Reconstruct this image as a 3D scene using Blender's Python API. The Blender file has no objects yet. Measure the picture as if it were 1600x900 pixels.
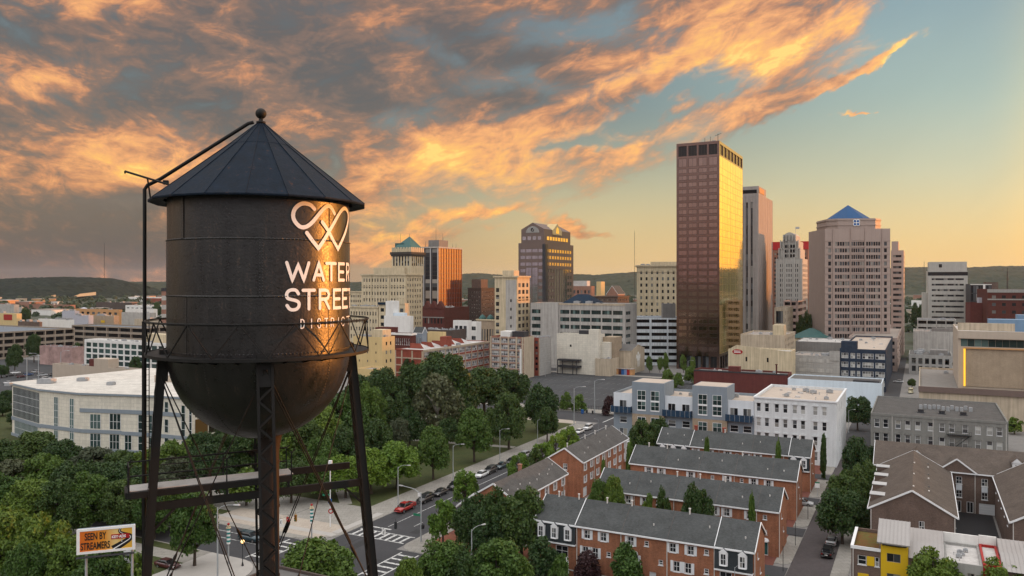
import bpy, math, random
import numpy as np
from mathutils import Vector, Matrix
R = math.radians
rnd = random.Random(7)
sc = bpy.context.scene
COL = sc.collection
F, CH, VH = 1244.0, 48.0, 440.0          # focal length in photo pixels, camera height, horizon row
ROT = -27.2
AX = Vector((math.sin(R(27.2)), math.cos(R(27.2)), 0))     # street direction away from the camera
BX = Vector((math.cos(R(27.2)), -math.sin(R(27.2)), 0))    # cross street direction to the right
def K(u): return (u-800)/F
def G(u, v, z=0.0):
    Y = (CH-z)*F/(v-VH); return Vector((K(u)*Y, Y, z))
def P(u, v, Y): return Vector((K(u)*Y, Y, CH-(v-VH)*Y/F))
def AB(a, b, z=0.0):
    p = AX*a+BX*b; return Vector((p.x, p.y, z))

# ---------------------------------------------------------------- mesh collector
class MB:
    def __init__(s): s.v = []; s.f = []; s.m = []
    def add(s, vs, fs, m=0):
        o = len(s.v); s.v.extend([tuple(v) for v in vs])
        for f in fs: s.f.append([i+o for i in f]); s.m.append(m)
    def quad(s, a, b, c, d, m=0): s.add([a, b, c, d], [[0, 1, 2, 3]], m)
    def box(s, x0, x1, y0, y1, z0, z1, m=0):
        s.add([(x0,y0,z0),(x1,y0,z0),(x1,y1,z0),(x0,y1,z0),(x0,y0,z1),(x1,y0,z1),(x1,y1,z1),(x0,y1,z1)],
              [[3,2,1,0],[4,5,6,7],[0,1,5,4],[1,2,6,5],[2,3,7,6],[3,0,4,7]], m)
    def bar(s, a, b, w, h, m=0, up=(0,0,1)):          # rectangular bar from a to b
        a = Vector(a); b = Vector(b); d = (b-a).normalized(); u = Vector(up)
        if abs(d.dot(u)) > .98: u = Vector((1,0,0))
        x = d.cross(u).normalized()*w/2; y = x.cross(d).normalized()*h/2
        s.add([a-x-y,a+x-y,a+x+y,a-x+y,b-x-y,b+x-y,b+x+y,b-x+y],
              [[0,1,2,3],[7,6,5,4],[1,0,4,5],[2,1,5,6],[3,2,6,7],[0,3,7,4]], m)
    def tube(s, pts, r, n=8, m=0):
        pts = [Vector(p) for p in pts]
        if not isinstance(r, (list, tuple)): r = [r]*len(pts)
        o = len(s.v); pu = None
        for i, p in enumerate(pts):
            d = (pts[min(i+1, len(pts)-1)]-pts[max(i-1, 0)]).normalized()
            u = Vector((0,0,1)) if abs(d.z) < .95 else Vector((1,0,0))
            if pu is not None: u = pu
            x = d.cross(u)
            if x.length < 1e-4: x = d.cross(Vector((0,1,0)))
            x.normalize(); y = x.cross(d).normalized(); pu = y
            for k in range(n):
                t = 2*math.pi*k/n; s.v.append(tuple(p+(x*math.cos(t)+y*math.sin(t))*r[i]))
        for i in range(len(pts)-1):
            for k in range(n):
                a = o+i*n+k; b = o+i*n+(k+1) % n
                s.f.append([a, b, b+n, a+n]); s.m.append(m)
        s.f.append([o+k for k in range(n)][::-1]); s.m.append(m)
        e = o+(len(pts)-1)*n; s.f.append([e+k for k in range(n)]); s.m.append(m)
    def lathe(s, prof, n=24, c=(0,0,0), m=0, a0=0):
        o = len(s.v); c = Vector(c)
        for r, z in prof:
            for k in range(n):
                t = 2*math.pi*k/n+a0; s.v.append((c.x+r*math.cos(t), c.y+r*math.sin(t), c.z+z))
        for i in range(len(prof)-1):
            for k in range(n):
                a = o+i*n+k; b = o+i*n+(k+1) % n
                s.f.append([a, b, b+n, a+n]); s.m.append(m)
    def cyl(s, c, r, z0, z1, n=16, m=0): s.lathe([(.001, z0), (r, z0), (r, z1), (.001, z1)], n, c, m)
    def prism(s, poly, z0, z1, m=0, mt=None):
        n = len(poly)
        s.add([(x,y,z0) for x,y in poly]+[(x,y,z1) for x,y in poly],
              [[i,(i+1)%n,(i+1)%n+n,i+n] for i in range(n)], m)
        s.add([(x,y,z1) for x,y in poly], [list(range(n))], m if mt is None else mt)
    def ball(s, c, r, n=12, k=8, m=0, sz=1):
        s.lathe([(max(r*math.sin(math.pi*i/k), .001), -r*sz*math.cos(math.pi*i/k)) for i in range(k+1)], n, c, m)
    def mesh(s, name, mats, smooth=False):
        me = bpy.data.meshes.new(name); me.from_pydata(s.v, [], s.f)
        for q in (mats if isinstance(mats, (list, tuple)) else [mats]):
            me.materials.append(MAT(q) if isinstance(q, str) else q)
        n = len(me.polygons)
        me.polygons.foreach_set('material_index', np.array(s.m, np.int32))
        me.polygons.foreach_set('use_smooth', np.full(n, smooth, bool))
        uv = me.uv_layers.new(name='UVMap')
        nl = len(me.loops); co = np.empty(len(me.vertices)*3); me.vertices.foreach_get('co', co); co = co.reshape(-1, 3)
        li = np.empty(nl, np.int32); me.loops.foreach_get('vertex_index', li)
        nr = np.empty(n*3); me.polygons.foreach_get('normal', nr); nr = nr.reshape(-1, 3)
        tot = np.empty(n, np.int32); me.polygons.foreach_get('loop_total', tot)
        nr = np.repeat(nr, tot, 0); c = co[li]
        flat = np.abs(nr[:, 2]) > .95
        t = np.stack([-nr[:, 1], nr[:, 0], np.zeros(nl)], 1); L = np.linalg.norm(t, axis=1); L[L == 0] = 1; t /= L[:, None]
        t[flat] = (1, 0, 0); b = np.cross(nr, t); b[flat] = (0, 1, 0)
        uv.data.foreach_set('uv', np.stack([(c*t).sum(1), (c*b).sum(1)], 1).ravel().astype(np.float32))
        me.update(); return me
    def build(s, name, mats, parent=None, smooth=False, loc=(0,0,0), rz=0):
        return link(s.mesh(name, mats, smooth), name, parent, loc, rz)

def link(me, name, parent=None, loc=(0,0,0), rz=0):
    o = bpy.data.objects.new(name, me); COL.objects.link(o)
    o.location = loc; o.rotation_euler = (0, 0, rz)
    if parent is not None: o.parent = parent
    return o
def tag(o, label=None, cat=None, group=None, kind=None):
    for k, v in (('label', label), ('category', cat), ('group', group), ('kind', kind)):
        if v: o[k] = v
    return o
def thing(name, label, cat, loc=(0,0,0), rz=0, group=None):
    return tag(link(None, name, None, loc, rz), label, cat, group)
KIDS = {}
def copy_tree(o, parent=None):
    c = o.copy(); COL.objects.link(c)
    if parent is not None: c.parent = parent
    for ch in list(o.children): copy_tree(ch, c)
    return c

# ---------------------------------------------------------------- node helper
class X:
    def __init__(s, t, k): s.t = t; s.k = k
    def op(s, op, *o):
        n = s.t.nodes.new('ShaderNodeMath'); n.operation = op
        for i, q in enumerate((s,)+o):
            if isinstance(q, X): s.t.links.new(q.k, n.inputs[i])
            else: n.inputs[i].default_value = q
        return X(s.t, n.outputs[0])
    def __add__(s, o): return s.op('ADD', o)
    __radd__ = __add__
    def __sub__(s, o): return s.op('SUBTRACT', o)
    def __rsub__(s, o): return (s*-1)+o
    def __mul__(s, o): return s.op('MULTIPLY', o)
    __rmul__ = __mul__
    def __truediv__(s, o): return s.op('DIVIDE', o)
    def exp(s): return s.op('EXPONENT')
    def max(s, o): return s.op('MAXIMUM', o)
    def min(s, o): return s.op('MINIMUM', o)
    def sm(s, a, b):                                   # smoothstep
        n = s.t.nodes.new('ShaderNodeMapRange'); n.interpolation_type = 'SMOOTHSTEP'
        s.t.links.new(s.k, n.inputs[0]); n.inputs[1].default_value = a; n.inputs[2].default_value = b
        return X(s.t, n.outputs[0])
def setin(t, sock, q):
    if isinstance(q, X): t.links.new(q.k, sock)
    elif isinstance(q, bpy.types.NodeSocket): t.links.new(q, sock)
    elif isinstance(q, tuple) and len(q) == 3 and sock.type == 'RGBA': sock.default_value = (*q, 1)
    else: sock.default_value = q
def mixc(t, f, a, b, mode='MIX'):
    n = t.nodes.new('ShaderNodeMix'); n.data_type = 'RGBA'; n.blend_type = mode
    for i, q in ((0, f), (6, a), (7, b)): setin(t, n.inputs[i], q)
    return X(t, n.outputs[2])
def noise(t, vec, scale, detail=4, rough=.55, dist=0.0, out=0):
    n = t.nodes.new('ShaderNodeTexNoise')
    if vec is not None: t.links.new(vec.k if isinstance(vec, X) else vec, n.inputs['Vector'])
    n.inputs['Scale'].default_value = scale; n.inputs['Detail'].default_value = detail
    n.inputs['Roughness'].default_value = rough; n.inputs['Distortion'].default_value = dist
    return X(t, n.outputs[out])
def comb(t, x, y, z=0.0):
    n = t.nodes.new('ShaderNodeCombineXYZ')
    for i, q in enumerate((x, y, z)): setin(t, n.inputs[i], q)
    return X(t, n.outputs[0])
def ramp(t, f, pts, interp='LINEAR'):
    n = t.nodes.new('ShaderNodeValToRGB'); t.links.new(f.k, n.inputs[0]); e = n.color_ramp.elements
    n.color_ramp.interpolation = interp
    while len(e) < len(pts): e.new(.5)
    for q, (p, c) in zip(e, pts): q.position = p; q.color = (*c, 1)
    return X(t, n.outputs[0])
def vmul(t, vec, s):
    n = t.nodes.new('ShaderNodeVectorMath'); n.operation = 'MULTIPLY'; t.links.new(vec.k if isinstance(vec, X) else vec, n.inputs[0])
    n.inputs[1].default_value = s; return X(t, n.outputs[0])

# ---------------------------------------------------------------- materials
_M = {}
def newmat(name):
    m = bpy.data.materials.new(name); m.use_nodes = True; t = m.node_tree
    return m, t, t.nodes['Principled BSDF'], t.nodes['Material Output']
def plain(name, col, rough=.8, amt=.25, streak=.2, sc_=.35, metal=0, bump=0, spec=.3, tint=None):
    m, t, b, o = newmat(name)
    pos = t.nodes.new('ShaderNodeNewGeometry').outputs['Position']
    n1 = noise(t, pos, sc_, 5, .6); n2 = noise(t, vmul(t, pos, (1.3, 1.3, .07)), 1.0, 3); n3 = noise(t, pos, sc_*14, 3, .6)
    f = (n1-.5)*amt*2+(n2-.5)*streak*2+(n3-.5)*amt*.9+1.0
    c = mixc(t, 1.0, col, comb(t, f, f, f), 'MULTIPLY')
    if tint: c = mixc(t, n1.sm(.42, .68), c, tint)
    setin(t, b.inputs['Base Color'], c)
    b.inputs['Roughness'].default_value = rough; b.inputs['Metallic'].default_value = metal
    b.inputs['Specular IOR Level'].default_value = spec
    if bump:
        q = t.nodes.new('ShaderNodeBump'); q.inputs['Strength'].default_value = bump; q.inputs['Distance'].default_value = .05
        t.links.new(n3.k, q.inputs['Height']); t.links.new(q.outputs[0], b.inputs['Normal'])
    return m
def brick(name, c1, c2, mort, bw=.22, bh=.075, amt=.3, rough=.85, streak=.2):
    m, t, b, o = newmat(name)
    uv = t.nodes.new('ShaderNodeUVMap').outputs[0]
    pos = t.nodes.new('ShaderNodeNewGeometry').outputs['Position']
    q = t.nodes.new('ShaderNodeTexBrick'); t.links.new(uv, q.inputs['Vector'])
    setin(t, q.inputs['Color1'], c1); setin(t, q.inputs['Color2'], c2); setin(t, q.inputs['Mortar'], mort)
    q.inputs['Scale'].default_value = 1; q.inputs['Brick Width'].default_value = bw; q.inputs['Row Height'].default_value = bh
    q.inputs['Mortar Size'].default_value = min(bh*.12, .03); q.inputs['Bias'].default_value = 0
    n1 = noise(t, pos, .4, 5, .65); n2 = noise(t, vmul(t, pos, (1.5, 1.5, .1)), 1.0, 3); n3 = noise(t, uv, 3.2, 3, .7)
    f = (n1-.5)*amt*2+(n2-.5)*streak*2+(n3-.5)*amt*1.5+1.0
    setin(t, b.inputs['Base Color'], mixc(t, 1.0, X(t, q.outputs[0]), comb(t, f, f, f), 'MULTIPLY'))
    b.inputs['Roughness'].default_value = rough; b.inputs['Specular IOR Level'].default_value = .2
    return m
def glass(name, dark=(.012,.014,.017), light=(.30,.29,.26), frac=.26, rough=.08, spec=.32, mid=(.09,.1,.11), metal=0):
    m, t, b, o = newmat(name)
    g = X(t, t.nodes.new('ShaderNodeNewGeometry').outputs['Random Per Island'])
    r = X(t, t.nodes.new('ShaderNodeObjectInfo').outputs['Random'])
    f = (g+r*3.7).op('FRACT')
    pos = t.nodes.new('ShaderNodeNewGeometry').outputs['Position']
    c = ramp(t, f, [(0, dark), (max(.05, 1-frac*2), dark), (1-frac, mid), (1, light)])
    setin(t, b.inputs['Base Color'], c); b.inputs['Metallic'].default_value = metal
    b.inputs['Roughness'].default_value = rough; b.inputs['Specular IOR Level'].default_value = spec
    q = t.nodes.new('ShaderNodeBump'); q.inputs['Strength'].default_value = .06; q.inputs['Distance'].default_value = .3
    t.links.new(noise(t, pos, .5, 1).k, q.inputs['Height']); t.links.new(q.outputs[0], b.inputs['Normal'])
    return m
def leafmat(name, c1, c2, hue=.25):
    m, t, b, o = newmat(name)
    g = X(t, t.nodes.new('ShaderNodeNewGeometry').outputs['Random Per Island'])
    r = X(t, t.nodes.new('ShaderNodeObjectInfo').outputs['Random'])
    tc = t.nodes.new('ShaderNodeTexCoord').outputs['Object']
    n = noise(t, tc, .45, 3, .6)
    c = mixc(t, (g*.55+n*.9-.25).sm(.0, 1.0), c1, c2)
    f = r*.5+.75
    c = mixc(t, 1.0, c, comb(t, f*(r*.3+.85), f, f*(1.15-r*.3)), 'MULTIPLY')
    setin(t, b.inputs['Base Color'], c)
    b.inputs['Roughness'].default_value = .55; b.inputs['Specular IOR Level'].default_value = .3
    tr = t.nodes.new('ShaderNodeBsdfTranslucent'); setin(t, tr.inputs[0], c)
    mx = t.nodes.new('ShaderNodeMixShader'); mx.inputs[0].default_value = .22
    t.links.new(b.outputs[0], mx.inputs[1]); t.links.new(tr.outputs[0], mx.inputs[2]); t.links.new(mx.outputs[0], o.inputs[0])
    return m
def emit(name, col, st):
    m, t, b, o = newmat(name); setin(t, b.inputs['Base Color'], col)
    setin(t, b.inputs['Emission Color'], col); b.inputs['Emission Strength'].default_value = st; return m
SPEC = {}
def MAT(n):
    if n not in _M:
        s = SPEC[n]
        _M[n] = s() if callable(s) else plain(n, *s) if isinstance(s, tuple) else plain(n, **s)
        _M[n].name = n
    return _M[n]
# ---------------------------------------------------------------- camera, sun, sky
cam = bpy.data.cameras.new('camera'); cam.sensor_width = 36; cam.lens = F/1600*36; cam.shift_y = -10/1600
cam.clip_start = .5; cam.clip_end = 60000
co = bpy.data.objects.new('camera', cam); COL.objects.link(co); co.location = (0, 0, CH); co.rotation_euler = (R(90), 0, 0)
sc.camera = co
SAZ, SEL = 72.0, 2.1
sl = bpy.data.lights.new('sun', 'SUN'); sl.energy = 5.0; sl.angle = R(.5); sl.color = (1, .34, .06)
so = bpy.data.objects.new('sun', sl); COL.objects.link(so); so.location = (200, 100, 300)
sd = Vector((math.sin(R(SAZ))*math.cos(R(SEL)), math.cos(R(SAZ))*math.cos(R(SEL)), math.sin(R(SEL))))
so.rotation_euler = sd.to_track_quat('Z', 'Y').to_euler()
w = bpy.data.worlds.new('World'); sc.world = w; w.use_nodes = True; t = w.node_tree; t.nodes.clear()
out = t.nodes.new('ShaderNodeOutputWorld')
D = t.nodes.new('ShaderNodeTexCoord').outputs['Generated']
sp = t.nodes.new('ShaderNodeSeparateXYZ'); t.links.new(D, sp.inputs[0])
dx, dy, dz = (X(t, sp.outputs[i]) for i in range(3))
dyc = dy.max(.25)
gx = dx/dyc; gz = dz/dyc
front = dy.sm(.2, .5)
az = dx.op('ARCTAN2', dy)*57.2958; el = dz.op('ARCSINE')*57.2958
p = comb(t, gx, gz)
flow = gz-(gx*.20+gx*gx*.34)
def nz(sx, sy, scale, det, rough, off=0, dist=0):     # noise stretched along the drift of the clouds
    return noise(t, comb(t, gx*sx+off, flow*sy, off*1.7), scale, det, rough, dist)
nA = nz(1, 1.5, 3.4, 3, .5, 3.1); nB = nz(1, 1.5, 3.4, 3, .5, 9.7)
nC = nz(1, 1.4, 13, 4, .6, 21.0); nD = nz(1, 1.4, 13, 4, .6, 33.0)
wx = gx+(nA-.5)*.20+(nC-.5)*.09; wz = gz+(nB-.5)*.11+(nD-.5)*.065
n1 = nz(1, 2.2, 5.0, 8, .60, 0, .5); n2 = nz(1, 1.8, 15, 6, .62, 5, .9); n3 = nz(1, 2.6, 40, 4, .6, 8, .6)
def curve(pts, x, lo=-.7, hi=.7, oscale=.4):
    n = t.nodes.new('ShaderNodeFloatCurve'); t.links.new(((x-lo)/(hi-lo)).k, n.inputs['Value'])
    c = n.mapping.curves[0]; q = [(((u-800)/F-lo)/(hi-lo), (VH-v)/F/oscale) for u, v in pts]
    c.points[0].location = q[0]; c.points[1].location = q[-1]
    for z in q[1:-1]: c.points.new(*z)
    n.mapping.update(); return X(t, n.outputs[0])*oscale
def blob(u, v, ru, rv, rot=0):
    ca, sa = math.cos(R(rot)), math.sin(R(rot)); ux = wx-(u-800)/F; uz = wz-(VH-v)/F
    a = (ux*ca+uz*sa)/(ru/F); b = (uz*ca-ux*sa)/(rv/F)
    return ((a*a+b*b)*-1).exp()
def tot(L):
    r = None
    for *g, amp in L:
        q = blob(*g)*amp; r = q if r is None else r+q
    return r
edge = curve([(-50, 470), (420, 470), (520, 405), (600, 350), (680, 318), (800, 300), (930, 290), (1050, 235), (1130, 200), (1230, 130), (1330, 55), (1400, -10), (1600, -60)], wx)
dist = wz-edge
cov = ((dist*16).min(.62)+(n1-.5)*2.3+(n2-.5)*1.5+(n3-.5)*.45+.32+tot([
    (1040, 158, 150, 16, 24, -1.1), (850, 25, 90, 26, 10, -1.0), (770, 120, 90, 22, -5, -.7), (600, 175, 60, 26, 10, -.7), (640, 60, 120, 18, -18, -.5),
    (900, 228, 80, 9, 12, -.8), (1350, 98, 95, 10, 25, 2.0), (1320, 182, 45, 5, 3, 2.4), (920, 360, 80, 13, -10, 1.9), (650, 388, 120, 20, 6, 1.7), (745, 345, 80, 11, 12, 1.2), (1200, 160, 130, 26, 25, .8)])).sm(-.05, .95)
O = (n1-.5)*1.25+(n2-.5)*1.05+(n3-.5)*.38+.37+tot([
    (60, 130, 110, 32, -5, .36), (190, 250, 190, 40, -15, .14), (330, 280, 260, 44, -12, .22), (140, 15, 120, 30, 5, .3), (250, 300, 200, 25, 0, .16), (460, 195, 45, 24, -30, .26),
    (680, 205, 110, 40, 10, .25), (640, 270, 120, 40, 0, .24), (880, 225, 200, 50, 12, .4), (1080, 190, 110, 30, 22, .3), (990, 112, 170, 22, 20, .46), (1230, 55, 150, 22, 24, .44),
    (1000, 55, 120, 30, 15, .2), (620, 345, 110, 25, 10, .24), (800, 285, 140, 24, 5, .2), (1370, 95, 100, 20, 25, .35), (920, 360, 100, 22, -10, .4), (745, 345, 100, 20, 12, .35), (650, 390, 140, 28, 6, .3), (1320, 182, 60, 12, 3, .4),
    (430, 100, 190, 60, -15, -.2), (740, 70, 130, 40, -15, -.25), (40, 190, 80, 30, 0, -.14), (300, 175, 130, 30, -10, -.16), (140, 385, 240, 36, 3, -.2), (790, 150, 90, 20, -8, -.25), (60, 60, 90, 30, 0, -.1), (560, 150, 60, 40, 0, -.15)])
O = O+az.sm(-5, 26)*.16-(1.0-el.sm(.5, 5))*(1.0-az.sm(-18, -9))*.1
cc = ramp(t, O, [(0, (.085, .085, .092)), (.22, (.125, .1, .095)), (.42, (.25, .145, .105)), (.58, (.56, .24, .115)), (.76, (.86, .385, .145)), (.92, (.97, .50, .13)), (1, (1.04, .66, .17))])
warm = az.sm(-24, 8)
hl = mixc(t, warm, (.21, .125, .09), (.74, .50, .22)); hl = mixc(t, az.sm(10, 32), hl, (.84, .56, .22))
ml = mixc(t, warm, (.2, .16, .14), (.50, .46, .29)); ml = mixc(t, az.sm(10, 32), ml, (.58, .55, .36))
sky = mixc(t, el.sm(-1.0, 8), hl, ml)
sky = mixc(t, el.sm(4, 13), sky, mixc(t, az.sm(0, 32), (.15, .205, .22), (.34, .45, .41)))
sky = mixc(t, el.sm(10, 20), sky, mixc(t, az.sm(-10, 25), (.135, .155, .175), (.21, .32, .37)))
sky = mixc(t, 1.0, sky, comb(t, (n1-.5)*.12+1.0, (n1-.5)*.12+1.0, (n1-.5)*.12+1.0), 'MULTIPLY')
vis = mixc(t, cov, sky, cc)
# the rest of the dome: dusk pink and mauve behind, near white added overhead and high behind to brighten the scene, gold round the low sun
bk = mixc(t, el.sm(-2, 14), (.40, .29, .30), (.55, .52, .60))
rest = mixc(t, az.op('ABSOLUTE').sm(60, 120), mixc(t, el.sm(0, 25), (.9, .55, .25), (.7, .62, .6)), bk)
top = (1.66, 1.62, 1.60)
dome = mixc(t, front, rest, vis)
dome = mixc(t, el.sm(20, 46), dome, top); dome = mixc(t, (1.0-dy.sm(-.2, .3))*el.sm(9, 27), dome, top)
ga = (az-50)/24; ge = (el-3)/15
glow = ((ga*ga+ge*ge)*-1).exp()
dome = mixc(t, glow*az.sm(30, 41), dome, mixc(t, el.sm(-1, 12), (1.7, .72, .08), (1.75, 1.12, .15)))
ns = t.nodes.new('ShaderNodeTexSky'); ns.sky_type = 'NISHITA'; ns.sun_disc = False
ns.sun_elevation = R(SEL); ns.sun_rotation = R(SAZ); ns.dust_density = 2.0
b1 = t.nodes.new('ShaderNodeBackground'); t.links.new(ns.outputs[0], b1.inputs[0]); b1.inputs[1].default_value = .05
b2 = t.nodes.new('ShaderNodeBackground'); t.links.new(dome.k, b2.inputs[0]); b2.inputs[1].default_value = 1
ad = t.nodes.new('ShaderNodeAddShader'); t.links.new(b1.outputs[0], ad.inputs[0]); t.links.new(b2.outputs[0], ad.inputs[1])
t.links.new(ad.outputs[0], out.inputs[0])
vs = sc.view_settings; vs.view_transform = 'Standard'; vs.look = 'None'; vs.exposure = 0; vs.gamma = 1; vs.use_curve_mapping = False
sc.cycles.use_denoising = True
sc.cycles.max_bounces = 5; sc.cycles.diffuse_bounces = 3; sc.cycles.glossy_bounces = 3; sc.cycles.transparent_max_bounces = 8; sc.cycles.caustics_reflective = False; sc.cycles.caustics_refractive = False
w.cycles.sampling_method = 'MANUAL'; w.cycles.sample_map_resolution = 512
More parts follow.
